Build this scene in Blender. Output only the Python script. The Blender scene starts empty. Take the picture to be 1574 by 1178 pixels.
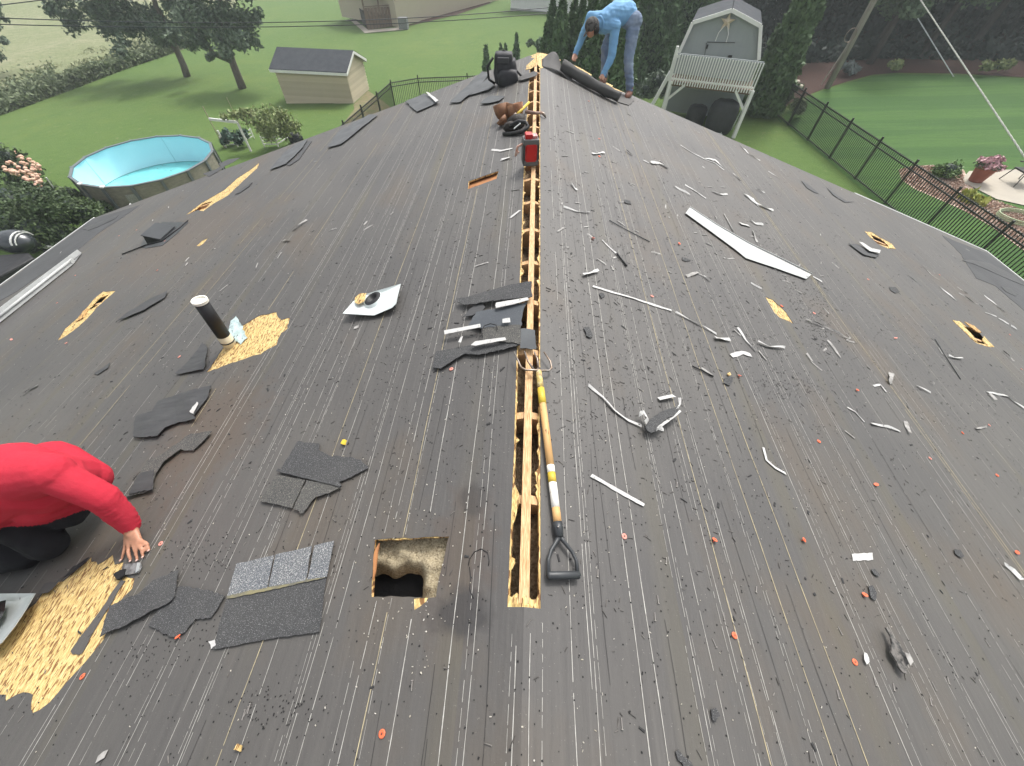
import bpy, bmesh, math, random
import numpy as np
from mathutils import Vector, Matrix, noise
from mathutils.geometry import delaunay_2d_cdt
R = math.radians
random.seed(7); rng = np.random.default_rng(7)
S = bpy.context.scene; COL = S.collection

# ------------------------------------------------------------------ camera, sky, sun, exposure
F, PITCH, YAW, ROLL, CAMX, CAMZ = 590.05, 51.719, 1.722, 1.032, -0.053, 1.65
PW, PH = 1574, 1178
def cam_axes():
    p, y, r = R(PITCH), R(YAW), R(ROLL)
    f = Vector((-math.sin(y)*math.cos(p), math.cos(y)*math.cos(p), -math.sin(p)))
    x = Vector((math.cos(y), math.sin(y), 0)); u = x.cross(f)
    return math.cos(r)*x+math.sin(r)*u, -math.sin(r)*x+math.cos(r)*u, f
AX, AU, AF = cam_axes(); CAM = Vector((CAMX, 0, CAMZ))
cd = bpy.data.cameras.new('camera'); cam = bpy.data.objects.new('camera', cd); COL.objects.link(cam)
cd.sensor_width = 36; cd.lens = F/PW*36; cd.clip_start = .05; cd.clip_end = 2000
cam.matrix_world = Matrix((( AX.x, AU.x, -AF.x, CAM.x), (AX.y, AU.y, -AF.y, CAM.y), (AX.z, AU.z, -AF.z, CAM.z), (0, 0, 0, 1)))
S.camera = cam
SUN_EL, SUN_ROT = 56, 25          # soft overcast light from ahead, a little right
w = bpy.data.worlds.new("World"); S.world = w; w.use_nodes = True
nt = w.node_tree; bg = nt.nodes['Background']
sky = nt.nodes.new('ShaderNodeTexSky'); sky.sky_type = 'NISHITA'; sky.sun_disc = False
sky.sun_elevation = R(SUN_EL); sky.sun_rotation = R(SUN_ROT); sky.dust_density = 5; sky.air_density = 1
hs = nt.nodes.new('ShaderNodeHueSaturation'); hs.inputs['Saturation'].default_value = .22   # cloud-grey sky
nt.links.new(sky.outputs[0], hs.inputs['Color']); nt.links.new(hs.outputs[0], bg.inputs['Color'])
bg.inputs['Strength'].default_value = .15
sd = bpy.data.lights.new('sun', 'SUN'); sun = bpy.data.objects.new('sun', sd); COL.objects.link(sun)
sd.energy = 1.2; sd.angle = R(10); sd.color = (1, .96, .9)
el, az = R(SUN_EL), R(SUN_ROT)
sdir = Vector((math.sin(az)*math.cos(el), math.cos(az)*math.cos(el), math.sin(el)))
sun.rotation_euler = sdir.to_track_quat('Z', 'Y').to_euler()
S.view_settings.view_transform = 'Standard'; S.view_settings.look = 'None'
S.view_settings.exposure = .98; S.view_settings.gamma = 1
S.render.engine = 'CYCLES'

# ------------------------------------------------------------------ measuring helpers
TH = R(17.4); CT, ST = math.cos(TH), math.sin(TH)
def ray(px, py): return AF + AX*((px-PW/2)/F) - AU*((py-PH/2)/F)
def roofP(px, py, h=0, side=None):
    """point above the roof slope (height h off the surface) seen along a sight line"""
    d = ray(px, py); best = None
    for s in ((1, -1) if side is None else (side,)):
        n = Vector((s*ST, 0, CT)); t = (h-CAM.dot(n))/d.dot(n); P = CAM+d*t
        if side is not None or s*P.x >= -1e-6: best = P
    if best is None: best = P
    return best
def st(px, py, side=None):
    P = roofP(px, py, 0, side); return (P.x/CT, P.y)
def W(s, t, h=0, side=None):
    """slope coordinates (s across, t along the ridge, h above the surface) to world"""
    sg = side if side is not None else (1 if s >= 0 else -1)
    return Vector((s*CT+sg*ST*h, t, -sg*s*ST+CT*h))
GZ0, GS = -5.55, .045
def gz(x, y): return GZ0+GS*max(-75, min(45, x))
def G(px, py, up=0):
    d = ray(px, py); n = Vector((-GS, 0, 1)); t = (GZ0+up-CAM.dot(n))/d.dot(n)
    return CAM+d*t
def atY(px, py, Y):
    d = ray(px, py); return CAM+d*(Y/d.y)
def vplane(px, py, A, B):
    A, B = Vector(A), Vector(B); n = (B-A).to_2d(); n = Vector((-n.y, n.x, 0)); d = ray(px, py)
    return CAM+d*((A-CAM).dot(n)/d.dot(n))
def vtop(B, px, py):
    """height above B at which a vertical line through B meets a sight line"""
    d = ray(px, py); k = (B-CAM).to_2d().dot(d.to_2d())/d.to_2d().length_squared
    return CAM.z+k*d.z-B.z
def px_of(P):
    v = Vector(P)-CAM; z = v.dot(AF); return PW/2+F*v.dot(AX)/z, PH/2-F*v.dot(AU)/z

# ------------------------------------------------------------------ object helpers
def tag(o, label=None, cat=None, group=None, kind=None):
    if label: o['label'] = label
    if cat: o['category'] = cat
    if group: o['group'] = group
    if kind: o['kind'] = kind
    return o
def empty(name, loc, label, cat, group=None):
    o = bpy.data.objects.new(name, None); o.location = loc; o.empty_display_size = .1
    COL.objects.link(o); return tag(o, label, cat, group)
def link(name, me, mat=None, parent=None, smooth=False):
    if mat is not None:
        for m in (mat if isinstance(mat, (list, tuple)) else [mat]): me.materials.append(m)
    if smooth: me.polygons.foreach_set('use_smooth', [True]*len(me.polygons))
    o = bpy.data.objects.new(name, me); COL.objects.link(o)
    if parent is not None:
        o.parent = parent
        o.matrix_parent_inverse = Matrix.Translation(-parent.location)   # children are modelled in world space
    return o
def mesh(name, vs, fs):
    me = bpy.data.meshes.new(name); me.from_pydata([tuple(v) for v in vs], [], fs); me.update(); return me
class MB:
    def __init__(s): s.v = []; s.f = []
    def add(s, vs, fs):
        b = len(s.v); s.v += [Vector(v) for v in vs]; s.f += [tuple(b+i for i in f) for f in fs]; return s
    def box(s, c, size, rot=None):
        c = Vector(c); x, y, z = [q/2 for q in size]; m = rot if rot is not None else Matrix.Identity(3)
        vs = [c+m@Vector((a*x, b*y, d*z)) for a in (-1, 1) for b in (-1, 1) for d in (-1, 1)]
        return s.add(vs, [(0,1,3,2),(4,6,7,5),(0,4,5,1),(2,3,7,6),(0,2,6,4),(1,5,7,3)])
    def beam(s, a, b, w_, h_, up=(0,0,1)):
        a, b = Vector(a), Vector(b); d = (b-a); L = d.length; d.normalize(); up = Vector(up)
        x = d.cross(up)
        if x.length < 1e-4: x = d.cross(Vector((0,1,0)))
        x.normalize(); u = x.cross(d)
        return s.box((a+b)/2, (w_, L, h_), Matrix((x, d, u)).transposed())
    def tube(s, pts, r, n=8, caps=True):
        pts = [Vector(p) for p in pts]; rs = r if isinstance(r, (list, tuple)) else [r]*len(pts)
        b = len(s.v); prev = None
        for i, p in enumerate(pts):
            d = (pts[min(i+1, len(pts)-1)]-pts[max(i-1, 0)]).normalized()
            if prev is None: x = d.cross(Vector((0,0,1)) if abs(d.z) < .9 else Vector((0,1,0))).normalized()
            else: x = (prev-d*prev.dot(d)).normalized()
            prev = x; y = d.cross(x)
            for k in range(n):
                a = 2*math.pi*k/n; s.v.append(p+(x*math.cos(a)+y*math.sin(a))*rs[i])
        for i in range(len(pts)-1):
            for k in range(n):
                s.f.append((b+i*n+k, b+i*n+(k+1)%n, b+(i+1)*n+(k+1)%n, b+(i+1)*n+k))
        if caps:
            s.f.append(tuple(b+k for k in range(n))[::-1]); s.f.append(tuple(b+(len(pts)-1)*n+k for k in range(n)))
        return s
    def ball(s, c, r, n=10, m=7, rot=None, fn=None):
        c = Vector(c); r = Vector(r) if not isinstance(r, (int, float)) else Vector((r, r, r)); mm = rot if rot is not None else Matrix.Identity(3)
        vs = []; fs = []
        for i in range(m+1):
            ph = math.pi*i/m
            for k in range(n):
                a = 2*math.pi*k/n; d = Vector((math.sin(ph)*math.cos(a), math.sin(ph)*math.sin(a), math.cos(ph)))
                q = 1 if fn is None else fn(d); vs.append(c+mm@Vector((d.x*r.x*q, d.y*r.y*q, d.z*r.z*q)))
        for i in range(m):
            for k in range(n): fs.append((i*n+k, (i+1)*n+k, (i+1)*n+(k+1)%n, i*n+(k+1)%n))
        return s.add(vs, fs)
    def prism(s, pts, off):
        n = len(pts); pts = [Vector(p) for p in pts]; off = Vector(off)
        return s.add(pts+[p+off for p in pts], [tuple(range(n))[::-1], tuple(range(n, 2*n))]+[(i, (i+1)%n, n+(i+1)%n, n+i) for i in range(n)])
    def build(s, name, mat, parent=None, smooth=False, bevel=0):
        me = mesh(name, s.v, s.f)
        bm = bmesh.new(); bm.from_mesh(me)
        bmesh.ops.remove_doubles(bm, verts=bm.verts, dist=1e-5)
        bmesh.ops.recalc_face_normals(bm, faces=bm.faces)
        if bevel: bmesh.ops.bevel(bm, geom=[e for e in bm.edges if e.is_manifold and e.calc_face_angle(0) > .6], offset=bevel, segments=2, affect='EDGES', profile=.6)
        bm.to_mesh(me); bm.free()
        return link(name, me, mat, parent, smooth)

# ------------------------------------------------------------------ materials
MATS = {}
def mat(name, col, rough=.8, var=None, bump=None, metal=0, spec=.4, speck=None, stretch=(1,1,1), alpha=None, trans=0, emit=None):
    """var=(scale, colour2, contrast)  bump=(scale, strength, distance)  speck=(scale, colour, threshold)"""
    if name in MATS: return MATS[name]
    m = bpy.data.materials.new(name); m.use_nodes = True; t = m.node_tree; p = t.nodes['Principled BSDF']; L = t.links.new
    p.inputs['Roughness'].default_value = rough; p.inputs['Metallic'].default_value = metal
    p.inputs['Specular IOR Level'].default_value = spec
    tc = t.nodes.new('ShaderNodeTexCoord'); mp = t.nodes.new('ShaderNodeMapping'); mp.inputs['Scale'].default_value = stretch
    L(tc.outputs['Object'], mp.inputs[0]); vec = mp.outputs[0]
    def nz(sc, det=5):
        n = t.nodes.new('ShaderNodeTexNoise'); n.inputs['Scale'].default_value = sc; n.inputs['Detail'].default_value = det
        n.inputs['Roughness'].default_value = .62; L(vec, n.inputs['Vector']); return n.outputs[0]
    cur = None
    def mix(fac, a, b):
        x = t.nodes.new('ShaderNodeMix'); x.data_type = 'RGBA'; L(fac, x.inputs[0])
        if hasattr(a, 'links'): L(a, x.inputs[6])
        else: x.inputs[6].default_value = (*a, 1)
        x.inputs[7].default_value = (*b, 1); return x.outputs[2]
    def rng_(src, lo, hi):
        r = t.nodes.new('ShaderNodeMapRange'); r.inputs[1].default_value = lo; r.inputs[2].default_value = hi; L(src, r.inputs[0]); return r.outputs[0]
    cur = col
    for v in (var if isinstance(var, list) else ([var] if var else [])):
        sc, c2, ct = v; cur = mix(rng_(nz(sc), .5-ct, .5+ct), cur, c2)
    for sp in (speck if isinstance(speck, list) else ([speck] if speck else [])):
        sc, c2, th = sp; cur = mix(rng_(nz(sc, 2), th, th+.04), cur, c2)
    if hasattr(cur, 'links'): L(cur, p.inputs['Base Color'])
    else: p.inputs['Base Color'].default_value = (*cur, 1)
    if bump:
        prev = None
        for b_ in (bump if isinstance(bump, list) else [bump]):
            b = t.nodes.new('ShaderNodeBump'); b.inputs['Strength'].default_value = b_[1]; b.inputs['Distance'].default_value = b_[2]
            L(nz(b_[0]), b.inputs['Height'])
            if prev: L(prev, b.inputs['Normal'])
            prev = b.outputs[0]
        L(prev, p.inputs['Normal'])
    if trans: p.inputs['Transmission Weight'].default_value = trans
    MATS[name] = m; return m

def felt_material():
    m = bpy.data.materials.new('roof_felt'); m.use_nodes = True; t = m.node_tree; p = t.nodes['Principled BSDF']; L = t.links.new
    p.inputs['Roughness'].default_value = .6; p.inputs['Specular IOR Level'].default_value = .45
    tc = t.nodes.new('ShaderNodeTexCoord')
    def nz(sc, stretch=(1,1,1), det=5, dist=0):
        mp = t.nodes.new('ShaderNodeMapping'); mp.inputs['Scale'].default_value = stretch; L(tc.outputs['Object'], mp.inputs[0])
        n = t.nodes.new('ShaderNodeTexNoise'); n.inputs['Scale'].default_value = sc; n.inputs['Detail'].default_value = det; n.inputs['Distortion'].default_value = dist
        n.inputs['Roughness'].default_value = .6; L(mp.outputs[0], n.inputs['Vector']); return n.outputs[0]
    def rg(src, a, b, c=0, d=1):
        r = t.nodes.new('ShaderNodeMapRange'); r.inputs[1].default_value = a; r.inputs[2].default_value = b; r.inputs[3].default_value = c; r.inputs[4].default_value = d; L(src, r.inputs[0]); return r.outputs[0]
    def mix(fac, a, b, mode='MIX'):
        x = t.nodes.new('ShaderNodeMix'); x.data_type = 'RGBA'; x.blend_type = mode; L(fac, x.inputs[0])
        for k, v in ((6, a), (7, b)):
            if hasattr(v, 'links'): L(v, x.inputs[k])
            else: x.inputs[k].default_value = (*v, 1)
        return x.outputs[2]
    c = mix(rg(nz(.55), .38, .64), (.066, .063, .061), (.084, .079, .073))
    c = mix(rg(nz(1.1, (1, .6, 1), 6), .52, .74), c, (.09, .073, .056))           # brown staining
    c = mix(rg(nz(3, (14, .35, 1), 4), .5, .78, 0, .18), c, (.14, .132, .12))        # long rub marks along the rolls
    c = mix(rg(nz(3.3, (11, .3, 1), 4), .56, .72, 0, .25), c, (.035, .033, .033))    # dark creases
    c = mix(rg(nz(160, (1,1,1), 2), .68, .74, 0, .55), c, (.03, .03, .03))           # grit
    c = mix(rg(nz(120, (1,1,1), 2), .70, .75, 0, .5), c, (.3, .28, .25))
    sx = t.nodes.new('ShaderNodeSeparateXYZ'); L(tc.outputs['Object'], sx.inputs[0])
    w_ = t.nodes.new('ShaderNodeMath'); w_.operation = 'MULTIPLY_ADD'; w_.inputs[1].default_value = 1/.88; w_.inputs[2].default_value = .25; L(sx.outputs[0], w_.inputs[0])
    fr = t.nodes.new('ShaderNodeMath'); fr.operation = 'FRACT'; L(w_.outputs[0], fr.inputs[0])
    band = rg(fr.outputs[0], .86, .93); b2 = t.nodes.new('ShaderNodeMath'); b2.operation = 'MULTIPLY'; L(band, b2.inputs[0]); L(rg(nz(1.5, (1, .4, 1)), .4, .7, 0, .55), b2.inputs[1])
    c = mix(b2.outputs[0], c, (.09, .08, .052))                                   # tan seam staining at each lap
    for cx_, cy_, rx_, ry_, col_, am in ((-.27, .44, .16, .34, (.075, .055, .042), .5), (-.24, .22, .12, .1, (.03, .029, .03), .8), (-.24, .68, .07, .09, (.03, .028, .027), .6), (-2.2, 1.3, .5, .5, (.085, .062, .045), .5), (-5.3, 5.2, 1.3, 1.2, (.1, .075, .055), .45)):
        vm = t.nodes.new('ShaderNodeVectorMath'); vm.operation = 'SUBTRACT'; L(tc.outputs['Object'], vm.inputs[0]); vm.inputs[1].default_value = (cx_, cy_, 0)
        vs_ = t.nodes.new('ShaderNodeVectorMath'); vs_.operation = 'MULTIPLY'; L(vm.outputs[0], vs_.inputs[0]); vs_.inputs[1].default_value = (1/rx_, 1/ry_, 0)
        ln = t.nodes.new('ShaderNodeVectorMath'); ln.operation = 'LENGTH'; L(vs_.outputs[0], ln.inputs[0])
        ad = t.nodes.new('ShaderNodeMath'); ad.operation = 'MULTIPLY_ADD'; L(nz(9), ad.inputs[0]); ad.inputs[1].default_value = 1.6; L(ln.outputs['Value'], ad.inputs[2])
        c = mix(rg(ad.outputs[0], 1.35, 1.9, am, 0), c, col_)
    L(c, p.inputs['Base Color'])
    bp = t.nodes.new('ShaderNodeBump'); bp.inputs['Strength'].default_value = .5; bp.inputs['Distance'].default_value = .012
    L(nz(2.2, (4.5, .5, 1), 4, .3), bp.inputs['Height'])
    b3 = t.nodes.new('ShaderNodeBump'); b3.inputs['Strength'].default_value = .35; b3.inputs['Distance'].default_value = .003
    L(nz(45), b3.inputs['Height']); L(bp.outputs[0], b3.inputs['Normal']); L(b3.outputs[0], p.inputs['Normal'])
    return m
M_FELT = felt_material()
M_FELT2 = mat('loose_felt', (.05,.048,.047), .75, var=(3, (.08,.078,.075), .2), bump=(30, .3, .004))
M_LINE = mat('chalk_line', (.46,.45,.42), .9, var=(25, (.24,.23,.21), .2))
M_LINEY = mat('chalk_line_tan', (.46,.4,.25), .9, var=(25, (.26,.22,.15), .2))
M_WOOD = mat('new_lumber', (.6,.39,.2), .75, var=[(6, (.68,.47,.27), .2), (14, (.38,.21,.09), .12)], stretch=(14, 1.2, 14), speck=(6, (.08,.05,.04), .72), bump=(20, .3, .003))
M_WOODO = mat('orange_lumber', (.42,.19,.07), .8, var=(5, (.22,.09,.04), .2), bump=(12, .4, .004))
def osb(name, a, b, dark):
    m = mat(name, a, .75)
    t = m.node_tree; p = t.nodes['Principled BSDF']; L = t.links.new; tc = t.nodes.new('ShaderNodeTexCoord')
    cur = None
    for k, (rz, sc) in enumerate(((.5, 1), (-.35, 1.3), (1.2, .9))):
        mp = t.nodes.new('ShaderNodeMapping'); mp.inputs['Rotation'].default_value = (0, 0, rz); mp.inputs['Scale'].default_value = (150*sc, 42*sc, 30); L(tc.outputs['Object'], mp.inputs[0])
        v = t.nodes.new('ShaderNodeTexVoronoi'); v.inputs['Scale'].default_value = 1; L(mp.outputs[0], v.inputs['Vector'])
        sp = t.nodes.new('ShaderNodeSeparateColor'); L(v.outputs['Color'], sp.inputs[0])
        x = t.nodes.new('ShaderNodeMix'); x.data_type = 'RGBA'
        r = t.nodes.new('ShaderNodeMapRange'); L(sp.outputs[0], r.inputs[0])
        r.inputs[1].default_value = (0, .45, .74)[k]; r.inputs[2].default_value = (1, .6, .82)[k]; L(r.outputs[0], x.inputs[0])
        if cur is None: x.inputs[6].default_value = (*a, 1)
        else: L(cur, x.inputs[6])
        x.inputs[7].default_value = (*(b, tuple(.8*q for q in a), dark)[k], 1); cur = x.outputs[2]; vv = v
    L(cur, p.inputs['Base Color'])
    bp = t.nodes.new('ShaderNodeBump'); bp.inputs['Strength'].default_value = .7; bp.inputs['Distance'].default_value = .004
    L(vv.outputs['Distance'], bp.inputs['Height']); L(bp.outputs[0], p.inputs['Normal']); return m
M_OSB = osb('osb_sheathing', (.6,.42,.16), (.7,.54,.26), (.2,.1,.035))
M_OSBD = osb('torn_osb', (.5,.29,.1), (.64,.42,.18), (.1,.045,.02))
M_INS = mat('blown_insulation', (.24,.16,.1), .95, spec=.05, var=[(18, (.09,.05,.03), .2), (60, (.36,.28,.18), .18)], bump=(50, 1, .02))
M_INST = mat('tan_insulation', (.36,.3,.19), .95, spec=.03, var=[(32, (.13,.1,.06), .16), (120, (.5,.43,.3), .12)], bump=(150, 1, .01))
M_SHING = mat('asphalt_granules', (.042,.043,.045), .9, var=(4, (.055,.055,.055), .2), speck=[(260, (.2,.2,.2), .6), (320, (.012,.012,.012), .62)], bump=(260, .6, .003))
M_SHINGL = mat('pale_granules', (.12,.125,.13), .9, var=(6, (.09,.1,.115), .2), speck=[(240, (.42,.42,.41), .56), (300, (.03,.03,.035), .6)], bump=(260, .6, .003))
M_SHINGB = mat('brownish_granules', (.075,.073,.068), .9, var=(6, (.05,.05,.05), .2), speck=[(240, (.22,.21,.18), .58), (300, (.02,.02,.02), .6)], bump=(260, .6, .003))
M_SHINGU = mat('shingle_underside', (.035,.036,.038), .6, var=(5, (.06,.06,.062), .2), bump=(60, .3, .002), stretch=(1, 6, 1))
M_TAPE = mat('release_tape', (.5,.5,.48), .6, var=(18, (.42,.41,.4), .15), speck=(45, (.12,.12,.12), .66))
M_TAPED = mat('dirty_tape', (.38,.37,.35), .7, var=(22, (.18,.17,.16), .2))
M_WHITE = mat('white_paint', (.78,.78,.76), .5, var=(3, (.66,.66,.64), .3))
M_ALUM = mat('white_aluminium', (.44,.45,.44), .55, var=(7, (.36,.37,.36), .2), speck=(22, (.25,.24,.22), .70))
M_GALV = mat('galvanised_metal', (.42,.46,.46), .42, metal=.55, var=(5, (.62,.65,.64), .2), speck=(14, (.1,.09,.08), .72))
M_BLUEGREY = mat('lead_flashing', (.42,.53,.53), .6, speck=(40, (.12,.12,.12), .63))
M_BLACK = mat('black_rubber', (.012,.012,.013), .55)
M_BLKPLA = mat('black_plastic', (.028,.031,.034), .4, var=(9, (.04,.043,.046), .3))
M_STEEL = mat('worn_steel', (.3,.28,.26), .45, metal=.8, var=(25, (.22,.15,.1), .2))
M_REDTOOL = mat('red_tool_plastic', (.5,.012,.014), .4, var=(10, (.38,.01,.012), .3))
M_ORANGE = mat('orange_cap', (.75,.14,.06), .5)
M_PINK = mat('faded_pink_cap', (.62,.25,.2), .6)
M_NAIL = mat('roofing_nail', (.3,.28,.26), .45, metal=.6)
M_LEATHER = mat('tan_leather', (.25,.12,.055), .7, var=(14, (.12,.055,.03), .2), bump=(60, .4, .003))
M_YEL = mat('yellow_paint', (.62,.46,.03), .5, var=(20, (.5,.34,.05), .2))
M_CREAM = mat('cream_pvc', (.62,.56,.4), .5, var=(12, (.5,.42,.26), .2))
M_BACKPACK = mat('backpack_nylon', (.022,.022,.025), .7, var=(12, (.045,.045,.05), .2), bump=(90, .4, .002))
def person_mats():
    return dict(
     red=mat('red_shirt', (.4,.018,.036), .9, var=(5, (.46,.035,.055), .3), spec=.15, bump=[(26, .35, .012), (300, .3, .002)]),
     blue=mat('blue_shirt', (.18,.37,.6), .85, var=(2, (.2,.4,.63), .4), bump=[(11, .4, .02)]),
     jeans=mat('washed_jeans', (.2,.27,.38), .9, var=[(5, (.36,.42,.5), .2), (3, (.12,.16,.25), .2)], bump=[(12, .5, .02)]),
     black=mat('black_trousers', (.006,.006,.008), .95, bump=(10, .4, .02)),
     skin=mat('skin', (.36,.17,.1), .5, var=(30, (.44,.22,.14), .2), bump=(180, .2, .001)),
     cap=mat('camo_cap', (.03,.028,.026), .85, var=(26, (.1,.095,.09), .06)),
     boot=mat('brown_boot', (.14,.055,.035), .6, var=(16, (.22,.09,.06), .2)),
     hair=mat('dark_hair', (.012,.009,.008), .6))
PM = person_mats()
# foliage / ground
def leafmat(name, a, b, scale=.9, c=None):
    m = mat(name, a, .65, var=[(scale, b, .13)]+([(6, c, .16)] if c else []))
    p = m.node_tree.nodes['Principled BSDF']; p.inputs['Subsurface Weight'].default_value = 0
    return m
M_LEAF = leafmat('oak_leaves', (.09,.135,.08), (.15,.205,.11), 1.2, (.055,.085,.058))
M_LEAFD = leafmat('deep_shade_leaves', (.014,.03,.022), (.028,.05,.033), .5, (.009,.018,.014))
M_LEAFP = leafmat('pale_leaves', (.09,.15,.07), (.15,.21,.1), 1.0, (.05,.09,.045))
M_ARB = leafmat('arborvitae_leaves', (.085,.155,.06), (.125,.2,.085), 1.6, (.05,.095,.042))
M_HEDGE = leafmat('hedge_leaves', (.055,.095,.03), (.1,.14,.05), 2, (.03,.055,.02))
M_VINE = leafmat('vine_leaves', (.22,.26,.09), (.34,.37,.16), 2.5, (.12,.16,.06))
M_BARK = mat('bark', (.1,.085,.07), .95, var=(6, (.17,.15,.13), .15), bump=(12, .8, .03), stretch=(3,3,.6))
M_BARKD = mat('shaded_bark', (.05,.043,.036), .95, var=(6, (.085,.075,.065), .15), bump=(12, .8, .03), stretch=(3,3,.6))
M_FLW = mat('hydrangea_flowers', (.6,.3,.22), .8, var=(7, (.66,.5,.36), .15))
M_PINKF = mat('pink_flowers', (.62,.42,.42), .8, var=(30, (.4,.2,.25), .15))
M_LAWN = mat('lawn_grass', (.08,.145,.02), .95, var=[(.09, (.16,.19,.035), .1), (.6, (.062,.12,.018), .16), (3, (.105,.17,.034), .18), (26, (.055,.11,.018), .18)], speck=(3, (.12,.15,.05), .68), bump=[(14, .6, .05), (60, .6, .03)])
M_STRIPE = mat('mown_stripes', (.034,.1,.012), .95, var=[(.34, (.085,.18,.026), .04), (2.5, (.04,.1,.016), .25), (30, (.03,.08,.013), .25)], stretch=(.12, 2.6, 1), bump=[(14, .6, .05)])
M_SHADE = mat('thin_dry_grass', (.085,.095,.04), .95, var=[(.35, (.06,.085,.035), .15), (5, (.11,.1,.06), .2)], bump=[(14, .6, .05)])
M_FIELD = mat('meadow_ground', (.19,.21,.1), .95, var=[(.12, (.27,.26,.16), .14), (1.5, (.15,.18,.08), .2)], bump=[(4, .8, .2)])
M_MULCH = mat('red_mulch', (.045,.018,.012), .95, var=[(.5, (.03,.017,.012), .15), (14, (.07,.03,.02), .15)], bump=[(20, .8, .04)])
M_CHIPS = mat('pink_stone_chips', (.64,.48,.38), .9, var=[(9, (.7,.6,.52), .1), (17, (.3,.18,.13), .06)], bump=[(16, 1, .04)])
M_CONC = mat('concrete', (.4,.36,.29), .85, var=(1.2, (.34,.31,.26), .2), bump=(40, .3, .004))
M_FENCE = mat('black_fence_paint', (.014,.015,.015), .4)
M_ASPH = mat('grey_roofing', (.03,.034,.042), .9, var=(3, (.045,.05,.058), .2), speck=(90, (.14,.14,.14), .66))

# ------------------------------------------------------------------ ground sheets
def gsheet(name, poly, z, m, kind='structure', label=None, cell=2.0, parent=None):
    poly = [(p[0], p[1]) for p in poly]
    vs = [Vector(p) for p in poly]; n = len(vs)
    xs = [p[0] for p in poly]; ys = [p[1] for p in poly]
    for i in range(int((max(xs)-min(xs))/cell)):
        for j in range(int((max(ys)-min(ys))/cell)):
            vs.append(Vector((min(xs)+(i+.5)*cell, min(ys)+(j+.5)*cell)))
    r = delaunay_2d_cdt(vs, [], [list(range(n))], 3, 1e-5)
    me = mesh(name, [(v.x, v.y, gz(v.x, v.y)+z) for v in r[0]], [tuple(f) for f in r[2]])
    bm = bmesh.new(); bm.from_mesh(me)
    for f in bm.faces:
        f.normal_update()
        if f.normal.z < 0: f.normal_flip()
    bm.to_mesh(me); bm.free()
    o = link(name, me, m, parent); tag(o, label, kind=kind); return o
def Gp(*pts): return [G(a, b).to_2d() for a, b in pts]
xs = [-320, -150, -75, -40, -10, 20, 45, 150, 320]; ys = [-120, -40, 0, 40, 100, 200, 420]
vs = [(x, y, gz(x, y)) for y in ys for x in xs]; nx = len(xs)
tag(link('ground', mesh('ground', vs, [(j*nx+i, j*nx+i+1, (j+1)*nx+i+1, (j+1)*nx+i) for j in range(len(ys)-1) for i in range(nx-1)]), M_LAWN), kind='structure')
# meadow beyond the mown edge (upper left)
fe = Gp((-30, 190), (0, 178), (60, 157), (120, 135), (190, 108), (262, 84), (300, 70), (330, 55))
gsheet('meadow', fe+[Vector((-60, 120)), Vector((-74, 200)), Vector((-200, 200)), Vector((-200, 10)), Vector((-60, 10))], .02, M_FIELD, cell=12)
gsheet('mown_lawn', Gp((1200, 190), (1218, 160), (1262, 141), (1300, 129), (1340, 118), (1380, 115), (1470, 116), (1574, 122), (1700, 135))+[Vector((44, 12)), Vector((44, -5)), Vector((12.9, -5)), G(1185, 172).to_2d()], .02, M_STRIPE, cell=4)
mu = Gp((1190, 178), (1216, 158), (1262, 139), (1300, 127), (1340, 116), (1380, 113), (1470, 114), (1574, 120), (1700, 133))
gsheet('mulch_bed', mu+[Vector((44, 26)), Vector((44, 60)), Vector((14, 60)), Vector((12, 30))], .03, M_MULCH, cell=4)
gsheet('stone_chip_bed', Gp((1380, 262), (1400, 257), (1432, 255), (1480, 262), (1500, 300), (1574, 325), (1640, 340), (1660, 470), (1574, 388), (1520, 348), (1480, 325), (1440, 307), (1405, 292), (1385, 278)), .03, M_CHIPS, cell=1)
gsheet('patio', Gp((1475, 280), (1488, 265), (1574, 262), (1700, 262), (1800, 330), (1640, 325), (1574, 318), (1530, 308)), .045, M_CONC, cell=2)
# ------------------------------------------------------------------ leaves
def quads(P, size, up=None, flat=0, seed=1, asp=1.6):
    r = np.random.default_rng(seed); n = len(P)
    a = r.normal(size=(n, 3)); a /= np.linalg.norm(a, axis=1)[:, None]
    if up is not None: a = a*(1-flat)+np.array(up)*flat; a /= np.linalg.norm(a, axis=1)[:, None]
    b = np.cross(a, r.normal(size=(n, 3))); b /= np.linalg.norm(b, axis=1)[:, None]
    sz = size*(.55+.9*r.random(n))[:, None]
    A = a*sz*asp*.5; B = b*sz*.5
    V = np.stack([P-A, P+B*.9, P+A, P-B*.9], 1).reshape(-1, 3)
    me = bpy.data.meshes.new('leaves'); me.vertices.add(4*n); me.vertices.foreach_set('co', V.ravel())
    me.loops.add(4*n); me.loops.foreach_set('vertex_index', np.arange(4*n)); me.polygons.add(n)
    me.polygons.foreach_set('loop_start', np.arange(0, 4*n, 4)); me.polygons.foreach_set('loop_total', np.full(n, 4)); me.update(); me.validate(); return me
def clump(c, r, n, squash=.8, k=7, seed=0):
    """n leaf positions bunched into k smaller tufts inside a ball, so gaps remain"""
    g = np.random.default_rng(seed+abs(int(c[0]*97+c[1]*31))); cs = g.normal(size=(k, 3)); cs /= np.linalg.norm(cs, axis=1)[:, None]; cs *= (g.random(k)**.5)[:, None]*r*.75
    idx = g.integers(0, k, n); d = g.normal(size=(n, 3)); d /= np.linalg.norm(d, axis=1)[:, None]; d *= (g.random(n)**.45)[:, None]*r*.5
    P = cs[idx]+d; P[:, 2] *= squash; return P+np.array(c)
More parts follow.
